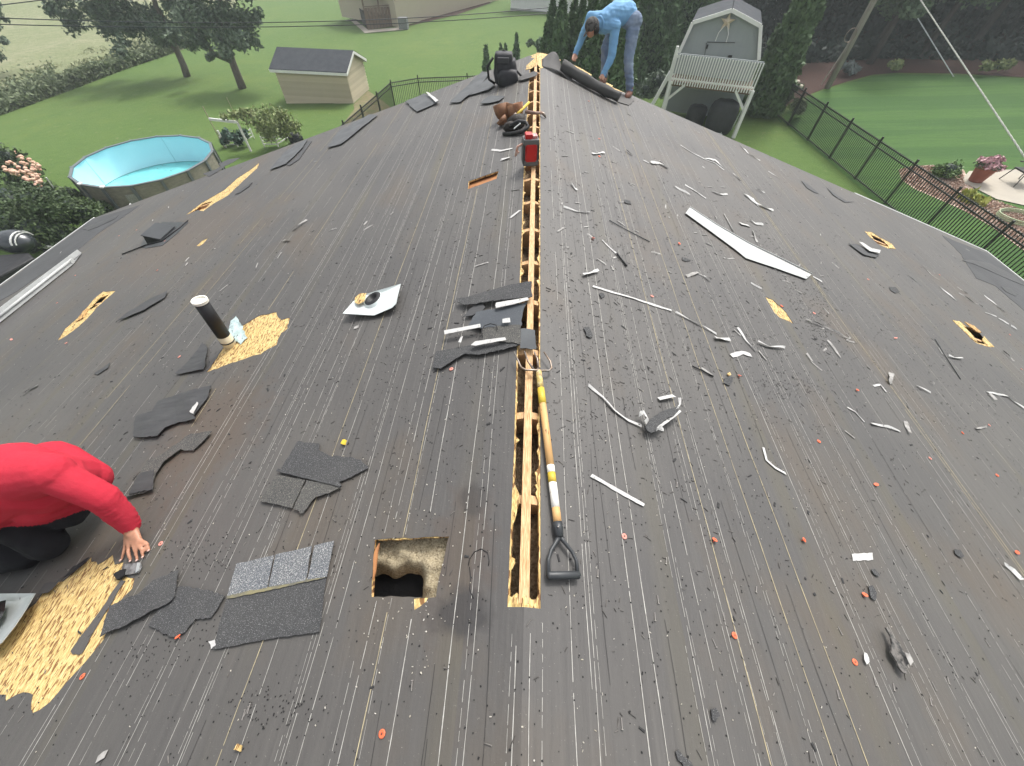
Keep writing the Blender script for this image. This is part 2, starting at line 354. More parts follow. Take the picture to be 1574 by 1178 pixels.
def tree(name, base, trunks, clumps, leafm, label, cat='tree', size=.16, dens=1., group=None, bark=None):
    t = empty(name, base, label, cat, group); mb = MB()
    for pts, r0, r1 in trunks:
        n = len(pts); mb.tube(pts, [r0+(r1-r0)*i/(n-1) for i in range(n)], 9)
    mb.build('trunk', bark or M_BARK, t, True)
    P = np.concatenate([clump(c, r, int(dens*260*r*r)+60, k=6+int(4*r), seed=i) for i, (c, r) in enumerate(clumps)])
    link('crown', quads(P, size, seed=len(P)), leafm, t); return t
def arbor(base, H, r, label, group, m=M_ARB, n=None, lean=0):
    t = empty('arborvitae', base, label, 'tree', group); n = n or int(900*H*r)
    g = np.random.default_rng(int(abs(base[0]*100+base[1]*10))); z = g.random(n)**1.25; a = g.random(n)*6.283
    prof = r*np.clip((1-z)**.75, .03, 1)*np.clip(z*9+.55, 0, 1)
    lump = 1+.16*np.sin(a*5+z*17+g.random()*6)+.1*np.sin(a*3-z*31)
    rr = prof*lump*(.72+.33*g.random(n))
    P = np.stack([base[0]+rr*np.cos(a), base[1]+rr*np.sin(a), base[2]+.05+z*H], 1)
    link('crown', quads(P, .13, (0, 0, 1), .45, seed=n, asp=2.1), m, t)
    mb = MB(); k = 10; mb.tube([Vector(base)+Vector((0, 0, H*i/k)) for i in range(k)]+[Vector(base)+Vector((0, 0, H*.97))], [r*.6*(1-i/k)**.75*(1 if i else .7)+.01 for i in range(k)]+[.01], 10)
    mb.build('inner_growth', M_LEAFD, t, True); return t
def gp3(px, py, up=0): return G(px, py, up)

# ------------------------------------------------------------------ big shade trees (upper left)
A0, B0 = gp3(288, 118), gp3(373, 136)
def cl(px, py, Y, rp):
    P = atY(px, py, Y); d = (P-CAM).dot(AF); return (tuple(P), rp*d/F*.95)
def rise(base, pxs, Y): return [Vector(base)]+[atY(a, b, Y) for a, b in pxs]
tree('shade_tree', A0, [(rise(A0, [(282, 100), (272, 78), (262, 50), (240, 10), (225, -40)], A0.y), .24, .12), (rise(atY(272, 78, A0.y), [(235, 50), (190, 38)], A0.y), .1, .04)],
     [cl(88, 12, 32, 22), cl(112, 30, 33, 24), cl(140, 15, 33, 30), cl(160, 40, 34, 30), cl(185, 20, 33, 36), cl(205, 45, 33, 26), cl(225, 22, 34, 34), cl(250, 40, 33, 30), cl(187, 78, 30, 17), cl(192, 62, 31, 12), cl(245, 62, 33, 20),
      cl(150, -40, 33, 50), cl(230, -50, 34, 60), cl(90, -20, 33, 30), cl(268, 12, 34, 30)], M_LEAF,
     'tall dark green shade tree left of its twin, trunk farther from the tan shed', size=.13, dens=2.4)
tree('shade_tree', B0, [(rise(B0, [(366, 118), (357, 95), (350, 70), (343, 30), (330, -40)], B0.y), .26, .13), (rise(atY(357, 95, B0.y), [(330, 84), (318, 70), (305, 45), (290, 10)], B0.y), .15, .08)],
     [cl(290, 38, 30, 30), cl(310, 62, 30, 22), cl(330, 30, 30, 36), cl(345, 62, 29, 28), cl(365, 30, 30, 32), cl(378, 60, 29, 22), cl(388, 25, 30, 18), cl(300, 10, 31, 34), cl(340, -40, 31, 55), cl(380, -20, 30, 28), cl(268, 55, 31, 20), cl(350, 85, 28, 14), cl(292, 70, 30, 14), cl(325, 85, 29, 10)], M_LEAF,
     'tall dark green shade tree with forked trunk, nearest the tan shed', size=.13, dens=2.5)
tree('shade_tree', G(-30, 60), [([G(-30, 60), G(-30, 60)+Vector((0, 0, 6))], .25, .15)], [cl(-25, 30, 36, 22), cl(0, 25, 36, 10), cl(-20, 75, 34, 22), cl(5, 62, 34, 9), cl(-40, 0, 36, 40)], M_LEAF,
     'dark tree cut off by the left frame edge, only branch tips in view', size=.18)
# meadow weeds, shrubs along the mown edge
g = np.random.default_rng(3)
def weeds(name, n, poly_fn, size, hgt, m, seed, flat=.5):
    g = np.random.default_rng(seed); P = []
    while len(P) < n:
        x, y, hh = poly_fn(g); P.append((x, y, gz(x, y)+hgt*g.random()**1.5*hh))
    o = link(name, quads(np.array(P), size, (0, 0, 1), flat, seed, 2.2), m); tag(o, kind='stuff'); return o
def infield(g):
    px, py = g.uniform(-20, 300), g.uniform(-3, 175)
    edge = np.interp(px, [-30, 0, 60, 120, 190, 262, 300], [190, 178, 157, 135, 108, 84, 68])
    py = min(py, edge-1.5); P = G(px, py); return P.x, P.y, .4+.9*abs(noise.noise(Vector((P.x*.35, P.y*.35, 0))))*2
M_WEEDL = leafmat('pale_meadow_weeds', (.26,.28,.14), (.38,.37,.23), .25, (.17,.2,.1))
M_WEEDD = leafmat('green_weeds', (.14,.18,.08), (.2,.23,.12), .5, (.09,.125,.06))
tag(weeds('meadow_weeds', 60000, infield, .1, .28, M_WEEDL, 4), 'tall pale meadow grass and weeds beyond the mown lawn')
def inedge(g):
    px = g.uniform(-20, 330); edge = np.interp(px, [-30, 0, 60, 120, 190, 262, 300, 330], [190, 178, 157, 135, 108, 84, 68, 55])
    py = edge-abs(g.normal())*(7 if px > 90 else 16); P = G(px, py); return P.x, P.y, 1+.8*abs(noise.noise(Vector((P.x*.3, P.y*.3, 5))))*2
tag(weeds('edge_brush', 26000, inedge, .12, .45, M_WEEDD, 5, .2), 'dark green brush bordering the mown lawn')

# ------------------------------------------------------------------ tan shed
FL_, FR_, RR_ = G(441, 159), G(543, 159), G(564.5, 137.5)
def unit(v): v = Vector(v); v.z = 0; return v.normalized()
ux = unit(FR_-FL_); L_ = (FR_-FL_).to_2d().length; uy = Vector((-ux.y, ux.x, 0)); Dp = max(1.9, (RR_-FR_).dot(uy))
FL_.z = FR_.z = min(FL_.z, FR_.z); Hs = vtop(FR_, 533, 109); mid = FR_+uy*Dp*.5
Hr = vplane(549, 73, FR_, FR_+uy).z-FR_.z
shed = empty('garden_shed', (FL_+FR_)/2+uy*Dp/2, 'tan clapboard garden shed with dark roof and white trim on the lawn', 'shed')
M_SIDE = mat('tan_siding', (.5,.44,.31), .7, var=(2, (.46,.4,.285), .3))
def board_tone(m, lo, hi):
    t = m.node_tree; p = t.nodes['Principled BSDF']; src = p.inputs['Base Color'].links[0].from_socket
    oi = t.nodes.new('ShaderNodeObjectInfo'); mr = t.nodes.new('ShaderNodeMapRange'); mr.inputs[3].default_value = lo; mr.inputs[4].default_value = hi; t.links.new(oi.outputs['Random'], mr.inputs[0])
    h_ = t.nodes.new('ShaderNodeHueSaturation'); t.links.new(src, h_.inputs['Color']); t.links.new(mr.outputs[0], h_.inputs['Value']); t.links.new(h_.outputs[0], p.inputs['Base Color'])
board_tone(M_SIDE, .86, 1.1)

def siding(parent, A, ux_, L, H, n, m, hb=.1, clip=None, name='siding_board'):
    nrm = Vector((ux_.y, -ux_.x, 0)); k = int(H/hb)
    for i in range(k+1):
        z0, z1 = i*hb, min((i+1)*hb, H)
        a0 = 0; a1 = L
        if clip:
            iv = clip((z0+z1)/2)
            if iv is None: continue
            a0, a1 = iv
        p = A+ux_*a0; q_ = A+ux_*a1; mb = MB()
        o0, o1 = nrm*.045, nrm*.006
        up0, up1 = Vector((0, 0, z0)), Vector((0, 0, z1-.001))
        mb.add([p+up0+o0, q_+up0+o0, q_+up1+o1, p+up1+o1, p+up0-nrm*.01, q_+up0-nrm*.01, q_+up1-nrm*.01, p+up1-nrm*.01], [(0,1,2,3),(7,6,5,4),(0,4,5,1),(3,2,6,7),(0,3,7,4),(1,5,6,2)])
        mb.build(name, m, parent)
siding(shed, FL_, ux, L_, Hs, 1, M_SIDE, .14)
def gclip(z):
    if z <= Hs: return (0, Dp)
    f = (z-Hs)/(Hr-Hs); return None if f > .97 else (Dp/2*f, Dp-Dp/2*f)
siding(shed, FR_, uy, Dp, Hr, 1, M_SIDE, .14, gclip)
mb = MB()
prof = [Vector((0, 0, 0)), Vector((0, 0, Hs-.02)), uy*Dp/2+Vector((0, 0, Hr-.04)), uy*Dp+Vector((0, 0, Hs-.02)), uy*Dp]
mb.prism([FL_+ux*.03+uy*.02+p*.99 for p in prof], ux*(L_-.06)); mb.build('wall', M_SIDE, shed)
sl = (uy*Dp/2+Vector((0, 0, Hr-Hs))); ov = sl.normalized()*.22
for sg in (0, 1):
    e = FL_+Vector((0, 0, Hs+.02)) if sg == 0 else FL_+uy*Dp+Vector((0, 0, Hs+.02)); rd = FL_+uy*Dp/2+Vector((0, 0, Hr+.02))
    dn = (e-rd).normalized()*.22; a = e+dn-ux*.18; b = a+ux*(L_+.36); c_ = rd+ux*(L_+.18); d_ = rd-ux*.18
    MB().prism([a, b, c_, d_], (0, 0, .05)).build('roof', M_ASPH, shed)
    MB().beam(a-Vector((0, 0, .05)), b-Vector((0, 0, .05)), .03, .13).build('fascia', M_WHITE, shed)
    MB().beam(b-Vector((0, 0, .04)), c_-Vector((0, 0, .04)), .03, .12).build('rake_board', M_WHITE, shed)
    MB().beam(a-Vector((0, 0, .04)), d_-Vector((0, 0, .04)), .03, .12).build('rake_board', M_WHITE, shed)
# soil path beside it
gsheet('dirt_path', Gp((543, 162), (566, 140), (580, 150), (600, 165), (540, 205), (500, 235), (492, 232), (528, 190), (545, 168)), .016, mat('dirt', (.2,.15,.09), .95, var=(3, (.12,.14,.05), .15), bump=(20, .6, .03)), cell=1)

# ------------------------------------------------------------------ above-ground pool
pc = Vector((-15.35, 15.85, 0)); pc.z = gz(pc.x, pc.y); PR = 2.42; PHt = 1.22
pool = empty('swimming_pool', pc, 'round above-ground pool with grey walls and pale blue liner', 'pool')
M_PWALL = mat('pool_wall', (.17,.155,.13), .6, var=(5, (.24,.22,.18), .15), stretch=(1, 1, 3))
M_PRAIL = mat('pool_rail', (.12,.135,.145), .5)
M_LINER = mat('pool_liner', (.36,.7,.78), .5, var=(1.2, (.44,.76,.82), .3))
NP = 16; ptz = pc.z+PHt
def pp(a, r, z): return Vector((pc.x+r*math.cos(a), pc.y+r*math.sin(a), z))
for i in range(NP):
    a0, a1 = 2*math.pi*i/NP, 2*math.pi*(i+1)/NP; mb = MB(); n = 5
    for j in range(n):
        b0, b1 = a0+(a1-a0)*j/n, a0+(a1-a0)*(j+1)/n
        mb.add([pp(b0, PR, pc.z-.2), pp(b1, PR, pc.z-.2), pp(b1, PR, ptz), pp(b0, PR, ptz)], [(0,1,2,3)])
    mb.build('wall_panel', M_PWALL, pool)
    MB().beam(pp(a0, PR+.035, pc.z-.2), pp(a0, PR+.035, ptz), .1, .06, up=(math.cos(a0), math.sin(a0), 0)).build('upright', M_PRAIL, pool)
    mb = MB(); mb.prism([pp(a0, PR-.04, ptz), pp(a1, PR-.04, ptz), pp(a1, PR+.06, ptz), pp(a0, PR+.06, ptz)], (0, 0, .04)); mb.build('top_rail', M_PRAIL, pool, bevel=.006)
    MB().box(pp(a0, PR+.02, ptz+.03), (.12, .09, .04), Matrix.Rotation(a0, 3, 'Z')).build('rail_cap', M_PRAIL, pool, bevel=.01)
mb = MB(); n = 64
for i in range(n):
    a0, a1 = 2*math.pi*i/n, 2*math.pi*(i+1)/n
    mb.add([pp(a0, PR-.03, ptz), pp(a1, PR-.03, ptz), pp(a1, PR-.05, pc.z+.12), pp(a0, PR-.05, pc.z+.12)], [(0,1,2,3)])
    mb.add([pp(a0, PR-.05, pc.z+.12), pp(a1, PR-.05, pc.z+.12), pp(a1, PR-.25, pc.z+.03), pp(a0, PR-.25, pc.z+.03)], [(0,1,2,3)])
mb.add([pp(2*math.pi*i/n, PR-.25, pc.z+.03) for i in range(n)], [tuple(range(n))])
mb.build('liner', M_LINER, pool, True)
m = mat('pool_water', (.2,.62,.62), .08, spec=.6, var=(1.6, (.15,.5,.52), .2), bump=(5, .35, .04))
MB().add([pp(2*math.pi*i/n, PR-.06, pc.z+.2) for i in range(n)], [tuple(range(n))]).build('water', m, pool)
MB().tube([pp(2*math.pi*i/48, PR-.07, pc.z+.215) for i in range(49)], .008, 5).build('water_line', mat('water_stain', (.1,.32,.33), .6), pool, True)
for a in (1.9, 3.2, 5.4): MB().tube([pp(a, PR-.035, ptz-.02), pp(a, PR-.055, pc.z+.2)], .006, 5).build('liner_seam', mat('liner_seam', (.22,.5,.56), .5), pool, True)
mb = MB()
for i in range(70):
    a = rng.uniform(0, 6.28); r = (PR-.15)*(1-rng.random()**2*.5); mb.box(pp(a, r, pc.z+.207), (rng.uniform(.02, .07), .02, .004), Matrix.Rotation(rng.uniform(0, 3), 3, 'Z'))
tag(mb.build('floating_leaves', M_BARK, pool), kind='stuff')
Pn = vplane(180, 285, pp(-2.2, PR, 0), pp(-2.2, PR, 0)+Vector((1, .0, 0)))
for a, ln in ((-1.95, .3), (-1.55, .22)):
    MB().box(pp(a, PR+.02, ptz+.05), (.14, .12, .05), Matrix.Rotation(a, 3, 'Z')).build('rail_clip', M_WHITE, pool, bevel=.01)
MB().box(pp(-1.25, PR+.012, pc.z+.78), (.02, .42, .34), Matrix.Rotation(-1.25, 3, 'Z')).build('warning_placard', mat('faded_label', (.3,.3,.28), .6, var=(25, (.2,.2,.19), .1)), pool)
hp = [pp(-1.65, PR+.1, pc.z+.25), pp(-1.62, PR+.35, pc.z+.5), pp(-1.5, PR+.5, pc.z+.42), pp(-1.36, PR+.45, pc.z+.5), pp(-1.28, PR+.25, pc.z+.75)]
hose = MB().tube([hp[0].lerp(hp[1], t) for t in (0, .5)]+hp[1:], .03, 8).build('pool_hose', M_WHITE, None, True); tag(hose, 'white corrugated hose looping beside the pool wall', 'hose')

# ------------------------------------------------------------------ hedge, hydrangea, stakes
def shrub(name, pts, m, label, cat='shrub', size=.09, dens=900, core=True, group=None, fl=None, flm=None):
    c0 = Vector(pts[0][0]); base = Vector((c0.x, c0.y, gz(c0.x, c0.y))); t = empty(name, base, label, cat, group)
    P = np.concatenate([clump(c, r, int(dens*r*r)+80, k=14, seed=i+2) for i, (c, r) in enumerate(pts)])
    link('foliage', quads(P, size, seed=len(P)), m, t)
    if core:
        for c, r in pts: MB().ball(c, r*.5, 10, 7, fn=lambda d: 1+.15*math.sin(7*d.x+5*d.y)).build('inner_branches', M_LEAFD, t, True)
    if fl:
        for c, r in fl: MB().ball(c, (r, r, r*.8), 8, 6, fn=lambda d: 1+.18*math.sin(19*d.x+3)*math.sin(17*d.y+11*d.z)).build('flower_head', flm, t, True)
    return t
def hp_(px, py, up, rp):
    P = G(px, py, up); return (tuple(P), rp*(P-CAM).dot(AF)/F)
shrub('hedge', [hp_(20, 315, 1.0, 42), hp_(60, 320, 1.2, 42), hp_(100, 325, 1.1, 38), hp_(60, 355, .8, 36), hp_(20, 350, .8, 36), hp_(135, 330, .9, 28), hp_(95, 360, .6, 30), hp_(-30, 330, 1.0, 50), hp_(60, 295, .8, 22), hp_(158, 322, .6, 16), hp_(110, 300, .7, 20)], M_HEDGE,
      'large loose green hedge between the pool and the left eave', 'hedge', size=.065, dens=3600)
fl = []
g = random.Random(4)
for i in range(110):
    px = g.uniform(5, 62); py = 226+ (px/62)**1.2*30 + g.uniform(-2, 34)
    if px < 22 and py < 245: continue
    P = G(px, py, 1.0+g.random()*.35); fl.append((tuple(P), g.uniform(.05, .085)))
shrub('hydrangea', [hp_(15, 245, 1.0, 24), hp_(40, 262, .9, 20), hp_(25, 270, .6, 22), hp_(-10, 250, .9, 26)], M_HEDGE, 'hydrangea bush with coral pink flower heads left of the pool', 'shrub', fl=fl, flm=M_FLW, dens=1200)
for i, (a, b, lb) in enumerate((((60, 302), (54, 279), 'leftmost of two white stakes standing in the hedge'), ((87, 296), (71, 273), 'tallest white stake standing in the hedge by the pool'), ((57, 305), (45, 298), 'short tilted white stake low in the hedge'))):
    P0 = G(*a, .7); tag(MB().tube([P0, atY(*b, P0.y)], .02, 6).build('garden_stake', M_WHITE), lb, 'stake')
# outboard motor + dark boat
bp_ = G(30, 400); motor = empty('outboard_motor', G(30, 395), 'black outboard boat motor with white stripe and white propeller, bottom of the left yard', 'boat motor')
c0 = G(22, 372, .9)
MB().ball(c0, (.62, .42, .36), 18, 12, fn=lambda d: 1+.04*math.sin(6*d.x)).build('cowling', mat('motor_cowling', (.03,.035,.04), .25, spec=.7), motor, True)
mb = MB()
for k in range(9):
    a = -1.1+k*.28; mb.box(c0+Vector((.33, .43*math.sin(a)*.85, .37*math.cos(a)*.84+.005)), (.05, .11, .02), Matrix.Rotation(-a, 3, 'X'))
mb.build('stripe', M_WHITE, motor)
mb = MB()
for k in range(9):
    a = -1.1+k*.28; mb.box(c0+Vector((.43, .43*math.sin(a)*.75, .37*math.cos(a)*.74+.005)), (.025, .1, .02), Matrix.Rotation(-a, 3, 'X'))
mb.build('stripe', M_WHITE, motor)
MB().ball(c0+Vector((-.1, -.25, .25)), (.14, .1, .06), 12, 8).build('air_intake', mat('motor_badge', (.35,.37,.38), .4), motor, True)
P1, P2 = G(48, 385, .55), G(64, 378, .5)
MB().tube([c0+Vector((.3, 0, -.15)), P1, P2], [.18, .12, .09], 10).build('lower_unit', M_BLKPLA, motor, True)
MB().tube([P2, G(70, 380, .5), G(80, 379, .5)], [.07, .06, .015], 10).build('propeller_hub', M_WHITE, motor, True)
for k in range(3):
    a = k*2.09; d = Vector((0, math.cos(a), math.sin(a))); MB().ball(G(68, 379, .5)+d*.13, (.03, .1, .07), 8, 6, Matrix.Rotation(a, 3, 'X')).build('blade', M_BLKPLA, motor, True)
boat = empty('covered_boat', G(5, 425), 'black tarp covered boat hull below the outboard motor', 'boat')
q0 = [G(-120, 470, .5), G(0, 436, .55), G(60, 405, .5), G(52, 396, .6), G(0, 400, .62), G(-120, 400, .6)]
MB().prism(q0, (0, 0, .18)).build('tarp', mat('tarp', (.012,.012,.014), .6, bump=(4, .4, .05)), boat, bevel=.05)
MB().prism([p-Vector((0, 0, .6)) for p in q0], (0, 0, .6)).build('hull', M_BLKPLA, boat)

# ------------------------------------------------------------------ trellis, vine bush, little white fence
tr = empty('garden_trellis', G(352, 232), 'white painted garden frame standing at the vegetable patch', 'trellis')
T1, T0 = G(386, 233), G(339, 227)
h1 = vtop(T1, 366, 188)
MB().beam(T1, T1+Vector((0, 0, h1)), .07, .07).build('post', M_WHITE, tr)
tl = vplane(322, 184, T1, T0); tl.z = max(tl.z, T1.z+h1*.95)
MB().beam(T1+Vector((0, 0, h1)), tl, .06, .1).build('top_bar', M_WHITE, tr)
MB().beam(Vector((tl.x, tl.y, T0.z)), tl+Vector((0, 0, .5)), .03, .03).build('thin_post', mat('weathered_cane', (.3,.27,.18), .9), tr)
MB().beam(G(348, 227), G(348, 227)+Vector((0, 0, .75)), .06, .06).build('short_post', M_WHITE, tr)
def rails(name, pts, label, zs=(.12, .26, .4), cat='fence'):
    t = empty(name, pts[0], label, cat)
    for i in range(len(pts)-1):
        for z in zs: MB().beam(pts[i]+Vector((0, 0, z)), pts[i+1]+Vector((0, 0, z)), .02, .045).build('rail', M_WHITE, t)
    for p in pts: MB().beam(p, p+Vector((0, 0, .46)), .04, .04).build('post', M_WHITE, t)
rails('garden_fence', [G(345, 226), G(366, 226), G(391, 213)], 'low white rail fence around the leafy bed, left run')
rails('garden_fence', [G(407, 226), G(428, 226), G(450, 211)], 'low white rail fence around the leafy bed, right run')
def bed(pxs, label, m, **k): return shrub('garden_plant', [hp_(*a) for a in pxs], m, label, 'plant', **k)
bed([(425, 190, 1.0, 24), (405, 192, 1.0, 22), (385, 182, 1.3, 18), (440, 194, .9, 20), (410, 176, 1.5, 18), (432, 178, 1.3, 16), (452, 198, .7, 12), (360, 178, 1.4, 10), (345, 180, 1.5, 8), (372, 172, 1.6, 10), (415, 207, .5, 16), (436, 206, .5, 12)], 'tangled yellow-green vine bush behind the white rails', M_VINE, size=.08, dens=900, core=False)
bed([(352, 209, .4, 12), (366, 213, .4, 12), (345, 216, .3, 9), (375, 206, .5, 9)], 'dark blue-green cabbage bush inside the white frame', leafmat('cabbage_leaves', (.03,.075,.05), (.06,.11,.08), 4), size=.1, dens=1800)
for i, (a, b, lb) in enumerate((((444, 222), (447, 175), 'thin cane at the right end of the vine bush'), ((372, 200), (363, 148), 'tall thin cane above the white frame'), ((418, 222), (411, 196), 'short cane in front of the vine bush'))):
    P0 = G(*a); tag(MB().tube([P0, P0+Vector((0, 0, vtop(P0, *b)))], .018, 5).build('garden_cane', mat('weathered_cane', (.3,.27,.18), .9)), lb, 'cane')
tag(MB().ball(G(455, 213, .15), (.35, .3, .28), 12, 8, fn=lambda d: 1+.1*math.sin(9*d.x+8*d.y)).build('compost_bag', mat('dark_bag', (.02,.022,.025), .5), None, True), 'dark lumpy bag at the right end of the garden bed', 'bag')
for i, p in enumerate([(420, 105), (452, 128), (395, 120)]): pass

# ------------------------------------------------------------------ metal fences
def picket_fence(name, pts, H, label, step=.1, every=1.85, tops=True):
    t = empty(name, pts[0], label, 'fence'); me = None
    for i in range(len(pts)-1):
        A, B = Vector(pts[i]), Vector(pts[i+1]); L = (B-A).to_2d().length; n = max(1, round(L/every))
        for k in range(n+1):
            if k == n and i < len(pts)-2: continue
            P = A.lerp(B, k/n); MB().box(P+Vector((0, 0, (H+.1)/2)), (.055, .055, H+.1), Matrix.Rotation(math.atan2(B.y-A.y, B.x-A.x), 3, 'Z')).build('post', M_FENCE, t, bevel=.004)
        for z in (.08, H-.22, H-.05): MB().beam(A+Vector((0, 0, z)), B+Vector((0, 0, z)), .028, .036).build('rail', M_FENCE, t)
        m_ = int(L/step)
        if me is None: me = mesh('picket', *[x for x in (MB().box((0, 0, H/2), (.021, .021, H-.02)).v, MB().box((0, 0, H/2), (.021, .021, H-.02)).f)]); me.materials.append(M_FENCE)
        for k in range(1, m_):
            P = A.lerp(B, k/m_); o = bpy.data.objects.new('picket', me); COL.objects.link(o); o.parent = t; o.location = P-t.location
    return t
picket_fence('metal_fence', [G(1185, 172), Vector((12.9, 8.3, gz(12.9, 8))), Vector((13.1, 1.5, gz(13.1, 1)))], 1.38, 'black metal picket fence along the right-hand lawn beside the stone chip bed')
def gt_(px, py, H): P = G(px, py, H); P.z -= H; return P
picket_fence('metal_fence', [gt_(500, 216, 1.3), gt_(527, 189, 1.3), gt_(600, 126, 1.3), gt_(642, 119, 1.3), gt_(718, 116, 1.3), gt_(800, 112, 1.3)], 1.3, 'black metal picket fence beside the tan shed, running behind the roof')

# ------------------------------------------------------------------ far houses
def block(name, c, ux_, L, D, H, m, roofm, label, cat='house', roofh=1.6, over=.4):
    t = empty(name, c, label, cat); uy_ = Vector((-ux_.y, ux_.x, 0)); c = Vector(c)
    MB().prism([c, c+ux_*L, c+ux_*L+uy_*D, c+uy_*D], (0, 0, H)).build('wall', m, t)
    z = Vector((0, 0, H)); a = c-ux_*over-uy_*over+z; b = c+ux_*(L+over)-uy_*over+z; e = c-ux_*over+uy_*(D+over)+z; f = c+ux_*(L+over)+uy_*(D+over)+z
    r0 = c-ux_*over+uy_*D/2+z+Vector((0, 0, roofh)); r1 = c+ux_*(L+over)+uy_*D/2+z+Vector((0, 0, roofh))
    MB().prism([a, b, r1, r0], (0, 0, .15)).build('roof', roofm, t); MB().prism([e, f, r1, r0], (0, 0, .15)).build('roof', roofm, t)
    return t
hA, hB = G(612, 42), G(700, 18)
uxh = unit(hB-hA); Hh = 3.0
t = block('far_house', hA, uxh, 16, 8, Hh, mat('tan_stucco', (.5,.44,.34), .8, var=(1, (.46,.4,.31), .3)), M_ASPH, 'pale tan house beyond the lawn with wooden deck at its corner', roofh=1.8)
gsheet('garden_strip', [hA.to_2d()+Vector((0, -.8)), G(700, 24).to_2d(), G(755, 5).to_2d(), G(745, 0).to_2d(), G(690, 12).to_2d(), G(640, 36).to_2d()], .03, M_MULCH, cell=3)
d0, d1, d2 = G(566, 46), G(610, 40), G(545, 18)
uyd = unit(d2-d0); uxd = unit(d1-d0); Ld = (d1-d0).to_2d().length; Dd = 4.5
M_DECK = mat('brown_deck_wood', (.13,.085,.06), .85, var=(2.5, (.2,.14,.1), .2))
dk = empty('wooden_deck', d0, 'raised brown wooden deck at the corner of the far tan house', 'deck')
MB().prism([d0, d0+uxd*Ld, d0+uxd*Ld+uyd*Dd, d0+uyd*Dd], (0, 0, .9)).build('skirt', mat('dark_skirt', (.05,.045,.04), .9), dk)
for k in range(int(Ld/.3)):
    a = d0+uxd*(k*.3+.15)-uyd*.03; MB().box(a+Vector((0, 0, .75)), (.26, .04, 1.45), Matrix.Rotation(math.atan2(uxd.y, uxd.x), 3, 'Z')).build('board', M_DECK, dk)
for k in range(8):
    a = d0+uyd*(k*.55+.2)-uxd*.03; MB().box(a+Vector((0, 0, .5)), (.04, .5, 1.0), Matrix.Rotation(math.atan2(uxd.y, uxd.x), 3, 'Z')).build('board', mat('dark_skirt', (.05,.045,.04), .9), dk)
MB().beam(d0+Vector((0, 0, 1.55)), d0+uxd*Ld+Vector((0, 0, 1.55)), .12, .06).build('handrail', M_DECK, dk)
MB().prism([d0+Vector((0, 0, 2.5))-uxd*.3-uyd*.3, d0+uxd*Ld-uyd*.3+Vector((0, 0, 2.5)), d0+uxd*Ld+uyd*Dd+Vector((0, 0, 2.7)), d0+uyd*Dd-uxd*.3+Vector((0, 0, 2.7))], (0, 0, .08)).build('awning', M_WHITE, dk)
for f in (0, .5, 1): MB().beam(d0+uxd*Ld*f, d0+uxd*Ld*f+Vector((0, 0, 2.5)), .12, .12).build('post', M_DECK, dk)
gsheet('paving_edge', [x.to_2d() for x in (G(537, 31), G(545, 31), G(566, 47), G(620, 43), G(620, 47), G(561, 52))], .05, M_CONC, cell=2)
tag(MB().box(G(620, 36, .4), (.8, .7, .8)).build('air_conditioner', mat('grey_unit', (.25,.26,.27), .5, var=(30, (.1,.1,.1), .1)), None, bevel=.03), 'grey air conditioning unit beside the far tan house', 'air conditioner')
# white house behind the arborvitaes: siding boards and porch edge
wA, wB = G(785, 16), G(1060, 30)
uxw = unit(wB-wA)
wh = block('white_house', wA, uxw, 26, 8, 2.9, M_WHITE, mat('pale_roofing', (.5,.5,.49), .8), 'long white house at the top edge behind the arborvitae row', roofh=1.5)
siding(wh, wA, uxw, 26, 2.6, 1, M_WHITE, .2)
MB().beam(wA-Vector((0, .1, -.1)), wA+uxw*26-Vector((0, .1, -.1)), .1, .2).build('foundation', mat('grey_block', (.3,.3,.29), .9), wh)

# ------------------------------------------------------------------ arborvitaes
def tipbase(px, py, H): P = G(px, py, H); P.z = gz(P.x, P.y); return P
for i, (px, py, H, r, lb) in enumerate([
    (850, 3, 4.4, .55, 'slim arborvitae at the left end of the tall dark row'), (866, -2, 4.6, .6, 'second slim arborvitae in the row, just left of the stooping worker'),
    (884, 4, 4.4, .55, 'arborvitae whose tip shows right above the worker in the blue shirt\'s cap'), (897, 0, 4.5, .55, 'narrow arborvitae rising over the blue shirted worker\'s back'),
    (915, -12, 4.8, .65, 'tall arborvitae directly behind the worker in the blue shirt'), (934, -14, 4.9, .65, 'arborvitae behind the blue shirt, right of the tallest tip'),
    (955, -10, 4.8, .7, 'arborvitae seen between the stooping worker\'s arms and legs'), (975, -12, 5, .7, 'arborvitae behind the jeans of the stooping worker')]):
    arbor(tipbase(px, py, H), H, r*1.5, lb, 'arborvitae row behind the roof peak')
for px, py, H, r, lb in [(747, 73, 1.9, .33, 'small round-bottomed arborvitae left of the black backpack'), (770, 71, 1.7, .22, 'first of two tiny arborvitae tips above the backpack'), (777, 70, 1.7, .22, 'second of two tiny arborvitae tips above the backpack'), (794, 54, 2.2, .32, 'small arborvitae just left of the roof peak')]:
    arbor(tipbase(px, py, H), H, r, lb, 'small arborvitaes beyond the rake')
P = G(1010, 140); arbor((P.x-.6, P.y+1.5, gz(P.x, 0)), 7.5, 1.5, 'broad dark arborvitae between the worker and the grey playhouse', 'big evergreens flanking the playhouse')
P = G(1040, 130); arbor((P.x+.9, P.y+3.5, gz(P.x, 0)), 8, 1.7, 'broad dark evergreen rising behind the playhouse roof', 'big evergreens flanking the playhouse')
P = G(985, 140); arbor((P.x-.8, P.y+3, gz(P.x, 0)), 7, 1.3, 'dark evergreen just right of the worker\'s jeans', 'big evergreens flanking the playhouse')
